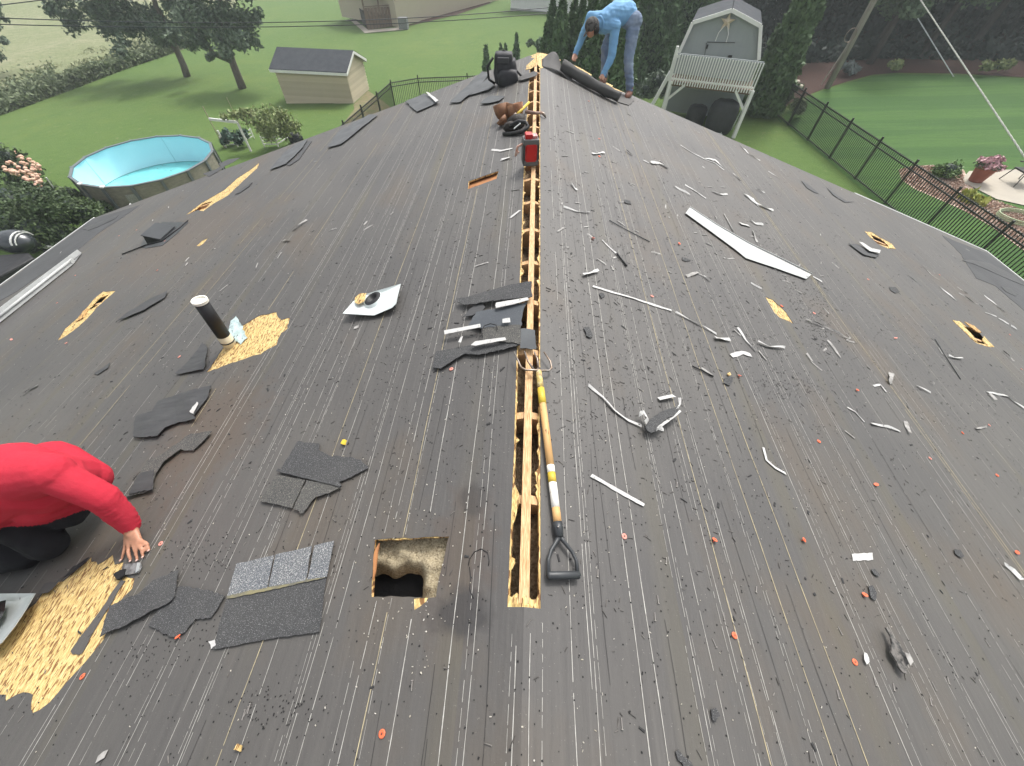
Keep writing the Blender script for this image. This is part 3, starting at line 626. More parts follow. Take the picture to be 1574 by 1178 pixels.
P = G(1168, 178); arbor((P.x, P.y+.2, gz(P.x, 0)), 7.2, 1.0, 'tall columnar arborvitae standing right of the grey playhouse', 'big evergreens flanking the playhouse', leafmat('lighter_arborvitae_leaves', (.1,.17,.06), (.14,.21,.085), 1.6, (.06,.11,.045)), 12000)  # leaf colour a brighter green than the other arborvitaes
shrub('juniper_bush', [hp_(1010, 128, 1.2, 20), hp_(995, 140, .9, 18), hp_(1022, 140, .8, 14)], leafmat('juniper_leaves', (.09,.13,.09), (.14,.18,.12), 3), 'grey-green feathery juniper left of the playhouse posts', size=.1, dens=1300)
shrub('low_bush', [hp_(905, 125, 1.2, 22), hp_(935, 120, 1.2, 22), hp_(880, 100, 1.3, 18), hp_(955, 135, .8, 18), hp_(830, 72, 1.3, 12), hp_(815, 66, 1.2, 7)], M_LEAFP, 'leafy green bushes beneath the arborvitae row, behind the felt roll', size=.12, dens=800)

# ------------------------------------------------------------------ gambrel playhouse on posts
RB = G(1127, 212); hrail = vtop(RB, 1175, 97); hdeck = vtop(RB, 1160, 140)
LT = G(1040, 90, hrail); LB = Vector((LT.x, LT.y, RB.z)); uxp = unit(RB-LB); Lp = (RB-LB).to_2d().length; uyp = Vector((-uxp.y, uxp.x, 0))
if uyp.y < 0: uyp = -uyp
M_PLY = mat('grey_painted_wall', (.3,.33,.335), .8, var=(1.2, (.27,.3,.305), .3), stretch=(4, 4, .5))
ph = empty('playhouse', (LB+RB)/2, 'grey gambrel playhouse on white posts with slatted balcony and star', 'playhouse')
Dk = 1.3; Dh = 3.0; Z = lambda z: Vector((0, 0, z))
for A in (LB, RB, LB+uyp*Dk*.9, RB+uyp*(Dk+Dh), LB+uyp*(Dk+Dh)):
    MB().beam(A-Z(.3), A+Z(hdeck), .14, .14).build('post', M_WHITE, ph, bevel=.01)
MB().beam(LB-uxp*.9-Z(.3)-uyp*.1, LB-uxp*.1+Z(hdeck+.3)+uyp*.1, .1, .14).build('stair_rail', M_WHITE, ph)
MB().beam(LB-uxp*.08+Z(hdeck), LB-uxp*.08+Z(hrail+.25), .1, .1).build('post', M_WHITE, ph)
for A, s in ((LB, 1), (RB, -1)): MB().beam(A+Z(hdeck-.75), A+uxp*s*.65+Z(hdeck-.08), .09, .09).build('brace', M_WHITE, ph)
MB().prism([LB+Z(hdeck-.16), RB+Z(hdeck-.16), RB+uyp*(Dk+Dh)+Z(hdeck-.16), LB+uyp*(Dk+Dh)+Z(hdeck-.16)], Z(.16)).build('deck_floor', mat('brown_deck_wood', (.13,.085,.06)), ph)
ns = 33; me = None
for k in range(ns):
    A = LB.lerp(RB, k/(ns-1))-uyp*.05; b = MB().box((0, 0, 0), (.052, .03, hrail-hdeck+.1), Matrix.Rotation(math.atan2(uxp.y, uxp.x), 3, 'Z'))
    if me is None: me = mesh('baluster', b.v, b.f); me.materials.append(M_WHITE)
    o = bpy.data.objects.new('baluster', me); COL.objects.link(o); o.parent = ph; o.location = A+Z((hrail+hdeck)/2-.05)-ph.location
for z in (hrail, hdeck+.08): MB().beam(LB+Z(z)+uyp*.02, RB+Z(z)+uyp*.02, .05, .06).build('handrail', M_PLY if z == hrail else M_WHITE, ph)
# front wall profile measured on the wall plane
WA, WB_ = LB+uyp*Dk, RB+uyp*Dk
prof_px = [(1041, 88), (1065, 35), (1125, 16), (1169, 40), (1166, 92)]
pf = [vplane(a, b, WA, WB_) for a, b in prof_px]
zb = RB.z+hdeck; pl = [Vector((pf[0].x, pf[0].y, zb))]+pf+[Vector((pf[-1].x, pf[-1].y, zb))]
pl[1].z = max(pl[1].z, zb+.5)
MB().prism(pl, uyp*Dh).build('wall', M_PLY, ph)
for i in range(1, 5):
    a, b = pl[i], pl[i+1]; ov_ = -uyp*.18
    MB().beam(a+ov_+Z(.02), b+ov_+Z(.02), .05, .13, up=(0, 0, 1)).build('trim_board', M_WHITE, ph)
    if i in (1, 2, 3, 4):
        nrm = (b-a).cross(uyp).normalized(); nrm = nrm if nrm.z > 0 or abs(nrm.z) < .2 else -nrm
        MB().prism([a+ov_, b+ov_, b+uyp*(Dh+.2), a+uyp*(Dh+.2)], nrm*.05+Z(.02)).build('roof', mat('playhouse_roofing', (.055,.06,.066), .95, var=(3, (.085,.09,.098), .2), spec=.1), ph)
# door outline, latch, star
def onw(px, py, off=.03): return vplane(px, py, WA-uyp*off, WB_-uyp*off)
MB().beam(onw(1087, 65), onw(1130, 66), .02, .02).build('door_edge', M_BLKPLA, ph); MB().beam(onw(1086, 66), onw(1083, 86), .02, .02).build('door_edge', M_BLKPLA, ph)
MB().box(onw(1087, 72, .05), (.06, .05, .14)).build('latch', M_BLACK, ph, bevel=.008); MB().box(onw(1122, 87, .05), (.16, .08, .08)).build('handle', M_BLACK, ph, bevel=.01)
sc = onw(1118, 34, .1); sr = (onw(1130, 34, .1)-sc).length
star = []
for k in range(10):
    a = math.pi/2+k*math.pi/5; r = sr if k % 2 == 0 else sr*.4; star.append(sc+uxp*math.cos(a)*r+Z(math.sin(a)*r))
mb = MB(); mb.add(star+[sc-uyp*.07, sc+uyp*.02], [(i, (i+1) % 10, 10) for i in range(10)]+[((i+1) % 10, i, 11) for i in range(10)])
so = tag(mb.build('star_ornament', mat('aged_brass_star', (.48,.37,.22), .4, metal=.3, var=(4, (.62,.56,.45), .2))), 'five-pointed cream and brass star hung on the playhouse gable', 'star')
for dx in (-1, 1):
    MB().tube([sc+uxp*dx*.02-Z(.05)-uyp*.02, sc+uxp*dx*.2-Z(.35)-uyp*.02, sc+uxp*dx*.22-Z(.62)-uyp*.02], .015, 5).build('ribbon', M_WHITE, so)
# shade wall and covered grill beneath
MB().prism([LB+uyp*(Dk+1.2)+Z(.0), RB+uyp*(Dk+1.2)+Z(.0), RB+uyp*(Dk+1.26)+Z(0), LB+uyp*(Dk+1.26)+Z(0)], Z(hdeck-.2)).build('back_wall', M_PLY, ph)
M_COVER = mat('grill_cover', (.02,.022,.026), .6, var=(5, (.035,.038,.042), .2), bump=(6, .4, .04))
def cover(px, py, w_, d_, h_, label):
    P = G(px, py); t = MB(); n = 8; a = math.atan2(uxp.y, uxp.x)
    t.ball(P+Z(h_*.5), (w_/2, d_/2, h_*.55), 18, 12, Matrix.Rotation(a, 3, 'Z'), fn=lambda d: min(1.28, 1/max(abs(d.x), abs(d.y), abs(d.z)))**.75*(1+.03*math.sin(9*d.x+14*d.z)))
    return tag(t.build('covered_grill', M_COVER, None, True), label, 'grill')
cover(1100, 204, 1.25, .7, 1.25, 'large black fabric covered grill under the playhouse')
cover(1065, 192, .9, .6, .8, 'smaller black covered grill under the playhouse, left one')
bn = empty('garden_bench', G(1098, 205), 'small grey metal table in front of the covered grill', 'table')
MB().beam(G(1088, 203, .35), G(1108, 208, .35), .3, .03).build('table_top', M_GALV, bn); 
for px, py in ((1089, 203), (1107, 208)): MB().beam(G(px, py), G(px, py)+Z(.35), .04, .04).build('leg', M_GALV, bn)
ladder = empty('aluminium_ladder', G(1124, 195), 'pale folding chair frame leaning by the right playhouse post', 'chair frame')
MB().beam(G(1124, 200), G(1124, 200)+Z(.9)+uxp*.1, .04, .04).build('rail', M_GALV, ladder); MB().beam(G(1130, 196), G(1130, 196)+Z(.9)+uxp*.1, .04, .04).build('rail', M_GALV, ladder)

# ------------------------------------------------------------------ woods, pole, cables
def woodtree(x, y, H, r0, label, m, cr, zlo=2.2, dens=1.0):
    b = Vector((x, y, gz(x, y))); g = random.Random(int(x*10+y)); cs = []
    for k in range(9):
        a = g.random()*6.28; rr = g.uniform(.2, .8)*cr; cs.append(((x+rr*math.cos(a), y+rr*math.sin(a), b.z+zlo+(H-zlo)*g.random()), g.uniform(.9, 1.5)))
    lean = Vector((g.uniform(-.4, .4), 0, 0))
    br = [([b+Z(2.5)+lean*.3, b+Z(3.4)+Vector((g.uniform(-1.5, 1.5), -.8, 0))], .08, .03)]
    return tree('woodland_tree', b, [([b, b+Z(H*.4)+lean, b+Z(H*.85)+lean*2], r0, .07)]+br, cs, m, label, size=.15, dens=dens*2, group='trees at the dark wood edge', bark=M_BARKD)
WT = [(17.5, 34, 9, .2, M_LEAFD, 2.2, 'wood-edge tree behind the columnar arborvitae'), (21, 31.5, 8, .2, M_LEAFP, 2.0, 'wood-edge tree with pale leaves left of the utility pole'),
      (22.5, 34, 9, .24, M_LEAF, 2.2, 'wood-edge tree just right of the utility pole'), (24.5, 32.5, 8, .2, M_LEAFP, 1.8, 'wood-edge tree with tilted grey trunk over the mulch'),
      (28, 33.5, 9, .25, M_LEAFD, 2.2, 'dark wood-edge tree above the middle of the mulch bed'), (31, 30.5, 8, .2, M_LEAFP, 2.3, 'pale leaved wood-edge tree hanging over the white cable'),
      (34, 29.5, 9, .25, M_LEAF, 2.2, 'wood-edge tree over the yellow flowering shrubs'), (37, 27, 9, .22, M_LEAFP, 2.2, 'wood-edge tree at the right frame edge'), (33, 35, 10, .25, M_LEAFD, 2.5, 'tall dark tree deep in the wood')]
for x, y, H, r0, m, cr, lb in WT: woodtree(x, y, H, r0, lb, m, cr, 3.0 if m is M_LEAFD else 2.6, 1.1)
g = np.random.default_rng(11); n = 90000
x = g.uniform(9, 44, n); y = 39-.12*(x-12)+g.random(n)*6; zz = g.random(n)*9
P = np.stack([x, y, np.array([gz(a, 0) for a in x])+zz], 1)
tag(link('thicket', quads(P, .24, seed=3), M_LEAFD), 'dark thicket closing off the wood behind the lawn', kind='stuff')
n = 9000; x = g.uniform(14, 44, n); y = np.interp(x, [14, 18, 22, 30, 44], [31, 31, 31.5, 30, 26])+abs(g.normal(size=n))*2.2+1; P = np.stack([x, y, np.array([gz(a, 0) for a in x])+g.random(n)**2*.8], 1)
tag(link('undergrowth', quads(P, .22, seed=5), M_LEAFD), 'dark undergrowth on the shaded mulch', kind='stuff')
for px, py, up, r, m, lb in ((1305, 105, .4, 13, leafmat('silver_leaves', (.1,.13,.13), (.16,.18,.17), 3), 'silvery low shrub on the mulch right of the pole'), (1375, 100, .4, 9, M_VINE, 'small yellow-green shrub on the mulch bed, middle'), (1535, 100, .5, 9, M_VINE, 'yellow flowering shrub at the right of the mulch bed'), (1515, 101, .5, 8, M_VINE, 'yellow flowering shrub left of the rightmost one'), (1550, 98, .5, 7, M_VINE, 'yellow flowering shrub nearest the right frame edge'), (1225, 165, .6, 14, M_WEEDD, 'scraggly shrub behind the far end of the black fence')):
    shrub('mulch_shrub', [hp_(px, py, up, r), hp_(px+r*.6, py+2, up*.7, r*.7)], m, lb, dens=900, size=.14)
shrub('rose_bush', [hp_(1213, 122, 1.1, 9), hp_(1225, 135, .9, 9)], M_LEAFP, 'flowering bush with pale blooms right of the columnar arborvitae', dens=900, size=.14,
      fl=[(tuple(G(px, py, up)), r) for px, py, up, r in ((1206, 112, 1.4, .16), (1212, 110, 1.4, .14), (1211, 118, 1.3, .12), (1218, 128, 1.2, .1), (1226, 126, 1.2, .1), (1231, 133, 1, .1), (1222, 134, 1, .1), (1213, 130, 1.1, .09))], flm=mat('cream_blooms', (.66,.66,.5), .8, var=(2, (.6,.45,.42), .2)))
UP = G(1271, 136); pole = empty('utility_pole', UP, 'tall weathered wooden utility pole at the edge of the mulch', 'utility pole')
MB().tube([UP-Z(.3), UP+Z(4.5), UP+Z(9.5)], [.16, .14, .12], 12).build('shaft', mat('weathered_pole', (.36,.33,.29), .9, var=(4, (.22,.2,.17), .2), stretch=(6, 6, .4), bump=(20, .5, .01)), pole, True)
MB().beam(UP+Vector((-.5, -.15, .2)), UP+Vector((-.16, -.1, 2)), .04, .04).build('ground_wire_guard', mat('weathered_pole', (.36,.33,.29), .9), pole)
wl = UP+Z(vtop(UP, 1303, 52)); mb = MB(); mb.tube([wl+Vector((-.35+.25*math.cos(a), -.2, .28*math.sin(a))) for a in np.linspace(0, 6.28, 14)], .02, 5); mb.build('wire_loop', M_STEEL, pole, True)
def cable(pts, r, m, label, name='cable', sag=0, n=24, twist=False):
    A, B = pts; P = []
    for i in range(n+1):
        f = i/n; p = Vector(A).lerp(Vector(B), f); p.z -= sag*4*f*(1-f); P.append(p)
    mb = MB()
    if twist:
        for ph_ in (0, 2.09, 4.19):
            Q = []
            for i in range(n*8+1):
                f = i/(n*8); k = f*n; j = min(int(k), n-1); p = P[j].lerp(P[j+1], k-j); a = f*n*3+ph_; Q.append(p+Vector((math.cos(a)*r, 0, math.sin(a)*r)))
            mb.tube(Q, r*.75, 5)
    else: mb.tube(P, r, 6)
    return tag(mb.build(name, m, None, True), label, 'cable')
def atd(px, py, d): v = ray(px, py).normalized(); return CAM+v*d
cable((atd(1395, -30, 26), atd(1640, 340, 12)), .010, mat('pale_cable', (.4,.42,.36), .6, var=(9, (.22,.23,.2), .2)), 'thick twisted pale service cable sloping to the patio corner', 'service_cable', twist=True, n=50)
gy = G(1466, 119); cable((gy, atd(1375, -30, 38)), .025, M_GALV, 'thin guy wire anchored at the far edge of the right lawn', 'guy_wire')
for (a, b, lb) in (((-40, 13), (100, -4), 'uppermost short power line in the top left corner'), ((-20, 27), (860, 10), 'upper power line crossing the top left trees'), ((-20, 37), (860, 19), 'lower power line crossing the top left trees')):
    if b[0] < 200: cable((atd(*a, 24), atd(*b, 24)), .014, M_BLKPLA, lb, 'power_line')
    else:
        A, B = atd(*a, 24), atd(*b, 24)
        m0 = atd((a[0]+b[0])/2, 45 if a[1] == 37 else 38, (A.lerp(B, .5)-CAM).length); sg = A.lerp(B, .5).z-m0.z
        cable((A, B), .014, M_BLKPLA, lb, 'power_line', sag=max(.2, sg))
# patio things
pt_ = G(1497, 280); potb = empty('flower_pot', pt_, 'terracotta pot of pale pink flowers on the patio corner', 'flower pot')
prf = [(.2, 0), (.22, .1), (.3, .45), (.34, .5), (.34, .56), (.3, .56)]
mb = MB(); n = 20
vs = [pt_+Vector((r*math.cos(2*math.pi*k/n), r*math.sin(2*math.pi*k/n), z)) for r, z in prf for k in range(n)]
mb.add(vs, [(i*n+k, i*n+(k+1) % n, (i+1)*n+(k+1) % n, (i+1)*n+k) for i in range(len(prf)-1) for k in range(n)]+[tuple(range(n))[::-1], tuple(range((len(prf)-1)*n, len(prf)*n))])
mb.build('pot', mat('terracotta', (.33,.11,.07), .7, var=(6, (.25,.08,.05), .2)), potb, True)
P = clump(pt_+Z(.68), .42, 1500, .45, 16); link('flowers', quads(P, .07, seed=2), M_PINKF, potb)
P = clump(pt_+Z(.6), .4, 500, .4, 16, 5); link('leaves', quads(P, .07, seed=4), M_LEAFP, potb)
b = shrub('boxwood', [hp_(1457, 262, .3, 17), hp_(1446, 262, .25, 14), hp_(1468, 263, .25, 13)], leafmat('boxwood_leaves', (.07,.13,.03), (.1,.17,.045), 3), 'clipped round green boxwood in the stone chip bed', size=.06, dens=3800)
b = shrub('hosta', [hp_(1492, 306, .12, 15), hp_(1503, 310, .1, 12), hp_(1482, 302, .1, 9)], leafmat('hosta_leaves', (.42,.42,.08), (.55,.53,.16), 4, (.22,.26,.05)), 'yellow-green hosta in the stone chip bed by the patio', 'plant', size=.16, dens=1200, core=False)
ch = empty('patio_chair', G(1560, 282), 'black metal patio chair at the right frame edge', 'chair')
cb = G(1560, 283); 
for dx, dy in ((-.25, -.25), (.25, -.25), (-.25, .25), (.25, .25)): MB().beam(cb+Vector((dx*1.4, dy*1.4, 0)), cb+Vector((dx, dy, .45)), .03, .03).build('leg', M_BLACK, ch)
MB().box(cb+Z(.46), (.55, .55, .05)).build('seat', M_BLACK, ch, bevel=.01)
mb = MB()
for k in range(6): mb.beam(cb+Vector((.28, -.25+k*.1, .45)), cb+Vector((.4, -.25+k*.1, .98)), .03, .03)
mb.beam(cb+Vector((.4, -.27, .98)), cb+Vector((.4, .27, .98)), .04, .05); mb.build('backrest', M_BLACK, ch)
for s in (-1, 1): MB().beam(cb+Vector((-.25, s*.28, .66)), cb+Vector((.3, s*.28, .66)), .04, .03).build('armrest', M_BLACK, ch)
hc = G(1562, 338, .03); mb = MB(); mb.tube([hc+Vector((.55*math.cos(a)*(1+.04*math.sin(3*a)), .5*math.sin(a), .02+.008*a)) for a in np.linspace(0, 18, 80)], .02, 6)
tag(mb.build('garden_hose', mat('green_hose', (.35,.42,.25), .5), None, True), 'pale green garden hose coiled on the stone chips', 'hose')
# chips as real pieces
g = np.random.default_rng(21); P = []
while len(P) < 9000:
    px, py = g.uniform(1380, 1620), g.uniform(256, 400)
    up_ = np.interp(px, [1380, 1400, 1432, 1478, 1480, 1500, 1574, 1640], [262, 257, 255, 262, 290, 300, 325, 340]); lo = np.interp(px, [1380, 1385, 1405, 1440, 1480, 1520, 1574, 1640], [263, 278, 292, 307, 325, 348, 388, 450])
    if up_+1 < py < lo-1: q_ = G(px, py); P.append((q_.x, q_.y, q_.z+.04))
tag(link('stone_chips', quads(np.array(P), .075, (0, 0, 1), 0, 9, 1.2), M_CHIPS), 'pinkish stone chips scattered over the curved bed', kind='stuff')

# short grass blades over the lawns that are in view
def grass(name, n, x0, x1, y0, y1, ok, m, seed, label):
    g = np.random.default_rng(seed); P = []; sz = []
    while len(P) < n:
        px, py = g.uniform(x0, x1), g.uniform(y0, y1)
        if not ok(px, py): continue
        q_ = G(px, py); P.append((q_.x, q_.y, q_.z+.03))
    return tag(link(name, quads(np.array(P), .05, (0, 0, 1), .8, seed, 2.0), m), label, kind='stuff')
def leftlawn(px, py):
    if py > 345-.375*max(0, px-150)+6 or px > 860: return False
    edge = np.interp(px, [-30, 0, 60, 120, 190, 262, 300, 330], [190, 178, 157, 135, 108, 84, 68, 55])
    if px < 330 and py < edge+1: return False
    if px < 330 and py < 5: return False
    q_ = G(px, py); return (q_.to_2d()-pc.to_2d()).length > PR+.1
M_BLADE = leafmat('grass_blades', (.07,.135,.025), (.12,.18,.045), .3, (.09,.15,.03))
M_BLADE2 = leafmat('lush_grass_blades', (.045,.12,.02), (.075,.16,.032), .4, (.055,.13,.024))

# ================================================================== the roof
def rough(poly, step=.02, amp=.006, seed=1, closed=True):
    g = random.Random(seed); out = []
    for i in range(len(poly)):
        a, b = Vector(poly[i]), Vector(poly[(i+1) % len(poly)]); n = max(1, int((b-a).length/step)); d = b-a
        nn = Vector((-d.y, d.x)).normalized() if d.length > 1e-6 else Vector((0, 0)); off = 0
        for k in range(n):
            off = off*.5+g.uniform(-amp, amp); out.append(tuple(a.lerp(b, k/n)+nn*(off if k else 0)))
    return out
def area(p): return sum(p[i][0]*p[(i+1) % len(p)][1]-p[(i+1) % len(p)][0]*p[i][1] for i in range(len(p)))/2
def inside(p, poly):
    c = False; x, y = p; j = len(poly)-1
    for i in range(len(poly)):
        (x1, y1), (x2, y2) = poly[i], poly[j]
        if (y1 > y) != (y2 > y) and x < (x2-x1)*(y-y1)/(y2-y1)+x1: c = not c
        j = i
    return c
def sheet(name, outer, side, h0, thick, m, parent=None, holes=(), grid=None, relief=None, jit=0, m_edge=None):
    """a slab lying on one slope: outline (and holes) in slope coordinates, top at h0+relief, real thickness"""
    polys = [outer]+list(holes); vs = []; faces = []
    for p in polys:
        b = len(vs); vs += [Vector(q) for q in p]; faces.append(list(range(b, b+len(p))))
    if grid:
        xs = [p[0] for p in outer]; ys = [p[1] for p in outer]; x = min(xs)+grid/2
        while x < max(xs):
            y = min(ys)+grid/2
            while y < max(ys):
                if inside((x, y), outer): vs.append(Vector((x, y)))
                y += grid
            x += grid
    eds = [(f_[i], f_[(i+1) % len(f_)]) for f_ in faces for i in range(len(f_))]
    V, _, T, *_ = delaunay_2d_cdt(vs, eds, [], 0, 1e-6); n = len(V)
    rel = relief or (lambda s, t: 0)
    top = [W(v.x, v.y, h0+rel(v.x, v.y), side) for v in V]; bot = [W(v.x, v.y, h0+rel(v.x, v.y)-thick, side) for v in V]
    F_ = []; cnt = {}; ori = None
    for f in T:
        f = list(f); cc_ = ((V[f[0]]+V[f[1]]+V[f[2]])/3)
        if not inside(cc_, outer) or any(inside(cc_, h_) for h_ in holes): continue
        a = V[f[0]]; b = V[f[1]]; c = V[f[2]]
        up = ((b-a).x*(c-a).y-(b-a).y*(c-a).x) > 0
        if not up: f = f[::-1]
        F_.append(tuple(f)); F_.append(tuple(n+i for i in f[::-1]))
        for i in range(3):
            e = (f[i], f[(i+1) % 3]); cnt[e] = 1
    ned = len(F_)
    for (a, b) in list(cnt):
        if (b, a) not in cnt: F_.append((a, n+a, n+b, b))
    me = mesh(name, top+bot, F_)
    o = link(name, me, [m]+([m_edge] if m_edge else []), parent)
    if m_edge:
        for p in me.polygons[ned:]: p.material_index = 1
    return o
def pxpoly(pts, side): return [st(a, b, side) for a, b in pts]
EL, ER, YF, YN = 11.11, 11.3, 8.48, -3.0
# holes and tears, outlined as (left side = -1, right side = 1)
slotL, slotR = [( -.066, .235), (-.068, .9), (-.08, 1.6), (-.085, 2.6), (-.1, 3.9), (-.1, 6.6), (-.095, 7.9)], [(.067, .235), (.067, 1.4), (.07, 3.0), (.072, 5), (.074, 7.9)]
HB = pxpoly([(576, 830), (690, 825), (680, 870), (670, 918), (571, 918)], -1)
HC = pxpoly([(720, 279), (766, 263), (763, 275), (719, 291)], -1)
HD = pxpoly([(135, 474), (145, 462), (168, 452), (152, 468), (138, 476)], -1)
HE = pxpoly([(292, 328), (310, 314), (326, 309), (316, 320)], -1)
tearD = pxpoly([(88, 524), (100, 505), (118, 490), (133, 473), (146, 459), (158, 449), (178, 447), (160, 463), (150, 472), (135, 489), (120, 503), (104, 515)], -1)
tearE = pxpoly([(285, 331), (310, 312), (345, 292), (365, 274), (384, 262), (399, 250), (396, 258), (372, 280), (350, 301), (330, 312), (312, 325), (304, 323)], -1)
tearF = pxpoly([(317, 573), (330, 555), (340, 540), (352, 520), (374, 500), (400, 485), (425, 480), (432, 492), (446, 489), (442, 505), (432, 512), (425, 530), (400, 545), (378, 551), (345, 562)], -1)
tearG = pxpoly([(-70, 1055), (-60, 1010), (0, 985), (33, 945), (55, 927), (64, 914), (74, 899), (97, 894), (112, 880), (128, 868), (141, 856), (150, 868), (173, 853), (176, 868), (190, 864), (186, 880), (197, 888), (207, 889), (203, 905), (190, 918), (176, 934), (166, 955), (164, 968), (160, 983), (137, 1011), (120, 1030), (102, 1049), (76, 1080), (60, 1092), (50, 1096), (47, 1090), (50, 1068), (25, 1068), (8, 1078), (0, 1068), (-30, 1075)], -1)
tearM = pxpoly([(302, 378), (311, 370), (320, 366), (312, 375), (306, 379)], -1)
HR1 = pxpoly([(1477, 500), (1490, 503), (1508, 512), (1524, 532), (1500, 526), (1484, 512)], 1)
HR2 = pxpoly([(1333, 358), (1354, 367), (1369, 380), (1350, 375), (1339, 366)], 1)
tearR1 = pxpoly([(1464, 492), (1476, 494), (1486, 502), (1503, 509), (1512, 520), (1528, 534), (1522, 534), (1500, 527), (1490, 518)], 1)
tearR2 = pxpoly([(1329, 356), (1340, 357), (1354, 366), (1368, 373), (1377, 383), (1364, 382), (1349, 375)], 1)
tearJ = pxpoly([(1176, 456), (1188, 461), (1208, 480), (1220, 498), (1198, 488), (1190, 480)], 1)
tearN = pxpoly([(636, 920), (659, 918), (655, 925), (645, 933), (637, 938)], -1)
peel = [(.0, 8.15), (.03, 8.12), (.25, 8.2), (.5, 8.26), (.9, 8.32), (1.35, 8.4), (1.6, 8.52)]
def shrinkslot(L, r): return L
house = empty('house', (0, 2.7, -5.4), 'house roof stripped of shingles, grey felt with an open ridge slot', 'house')
def felt_outline(side):
    if side < 0:
        sl = rough([(0, .235)]+slotL+[(0, 7.9)], .05, .004, 3)
        pts = [(0, YN), (0, .235)]+slotL+[(-.05, 8.0), (-.03, 8.2), (-.09, 8.3), (-.06, 8.38), (-.12, YF), (-EL, YF), (-EL, YN)]
    else:
        pts = [(0, YN), (0, .235)]+slotR+[(.12, 8.02), (.2, 8.13), (.35, 8.16), (.7, 8.24), (1.1, 8.3), (1.5, 8.37), (1.8, YF), (ER, YF), (ER, YN)]
    out = []
    for i in range(len(pts)):
        a, b = Vector(pts[i]), Vector(pts[(i+1) % len(pts)]); out.append(tuple(a))
    return out
def ripple(s, t):
    return .0012*noise.noise(Vector((s*3.1, t*.7, 0)))
feltL = felt_outline(-1); feltR = felt_outline(1)
allL = [rough(p, .03, a, i+5) for i, (p, a) in enumerate([(HB, .003), (HC, .003), (tearD, .006), (tearE, .006), (tearF, .009), (tearG, .012), (tearM, .004), (tearN, .004)])]
allR = [rough(p, .04, a, i+40) for i, (p, a) in enumerate([(tearR1, .008), (tearR2, .008), (tearJ, .006)])]
sheet('roof_underlayment', feltL, -1, 0, .002, M_FELT, house, allL, .4, ripple)
sheet('roof_underlayment', feltR, 1, 0, .002, M_FELT, house, allR, .4, ripple)
deckL = [(0, YN), (0, .25)]+[(s+.006, t) for s, t in slotL]+[(-.01, 7.93), (0, 7.93), (0, YF-.01), (-EL, YF-.01), (-EL, YN)]
deckR = [(0, YN), (0, .25)]+[(s-.006, t) for s, t in slotR]+[(.01, 7.93), (0, 7.93), (0, YF-.01), (ER, YF-.01), (ER, YN)]
deckL[2] = (deckL[2][0], .25); deckR[2] = (deckR[2][0], .25)
def shrink(p, k=.006):
    c = Vector((sum(q[0] for q in p)/len(p), sum(q[1] for q in p)/len(p))); return [tuple(Vector(q)+(c-Vector(q)).normalized()*k) for q in p]
sheet('roof_sheathing', deckL, -1, -.0035, .012, M_OSB, house, [rough(shrink(HB, .001), .02, .003, 3), rough(shrink(HC, .003), .02, .003, 4), rough(HD, .03, .006, 5), rough(HE, .03, .006, 6)], m_edge=M_OSBD)
sheet('roof_sheathing', deckR, 1, -.0035, .012, M_OSB, house, [rough(HR1, .03, .006, 7), rough(HR2, .03, .006, 8)], m_edge=M_OSBD)
# bright splintered rims along the slot and the cut-outs
def rim(pts, side, w_, m, seed, h=-.002, name='splintered_edge'):
    g = random.Random(seed); o = rough(pts, .03, .002, seed); inn = []
    for i, p in enumerate(o): inn.append(p)
    return o
def strip_poly(cl_, wl, wr, seed=1, step=.03, amp=.004):
    g = random.Random(seed); L_ = []; R_ = []
    pts = []
    for i in range(len(cl_)-1):
        a, b = Vector(cl_[i]), Vector(cl_[i+1]); n = max(1, int((b-a).length/step))
        for k in range(n): pts.append(a.lerp(b, k/n))
    pts.append(Vector(cl_[-1]))
    for i, p in enumerate(pts):
        d = (pts[min(i+1, len(pts)-1)]-pts[max(0, i-1)]).normalized(); nn = Vector((-d.y, d.x))
        L_.append(tuple(p+nn*(wl+g.uniform(-amp, amp)))); R_.append(tuple(p-nn*(wr+g.uniform(-amp, amp))))
    return L_+R_[::-1]
def fix(p): return p if area(p) > 0 else p[::-1]
sheet('splintered_edge', fix(strip_poly([(s, t) for s, t in slotL], -.001, .006, 3, .04, .002)), -1, -.0015, .006, M_OSB, house)
sheet('splintered_edge', fix(strip_poly([(s, t) for s, t in slotR], .006, -.001, 4, .04, .002)), 1, -.0015, .006, M_OSB, house)
g = random.Random(12)
for sd_, arr in ((-1, slotL), (1, slotR)):          # ragged chips hanging into the slot
    for k in range(26):
        t0 = g.uniform(.3, 7.8) if k > 3 else g.uniform(.3, 1.0); s0 = np.interp(t0, [q[1] for q in arr], [q[0] for q in arr]); L_ = g.uniform(.05, .16); d_ = g.uniform(.008, .03)
        if sd_ < 0: p = [(s0-.004, t0), (s0-.004, t0+L_), (s0+d_, t0+L_*g.uniform(.4, .8)), (s0+d_*.5, t0+L_*.25)]
        else: p = [(s0+.004, t0), (s0+.004, t0+L_), (s0-d_, t0+L_*g.uniform(.3, .7)), (s0-d_*.4, t0+L_*.2)]
        sheet('wood_splinter', fix(rough(p, .015, .003, k)), sd_, -.003-g.random()*.004, .006, M_OSB, house)
sheet('wood_splinter', fix(rough([(-.07, .56), (-.07, .74), (-.04, .69), (-.032, .64), (-.052, .6)], .012, .003, 3)), -1, -.003, .006, M_OSB, house)
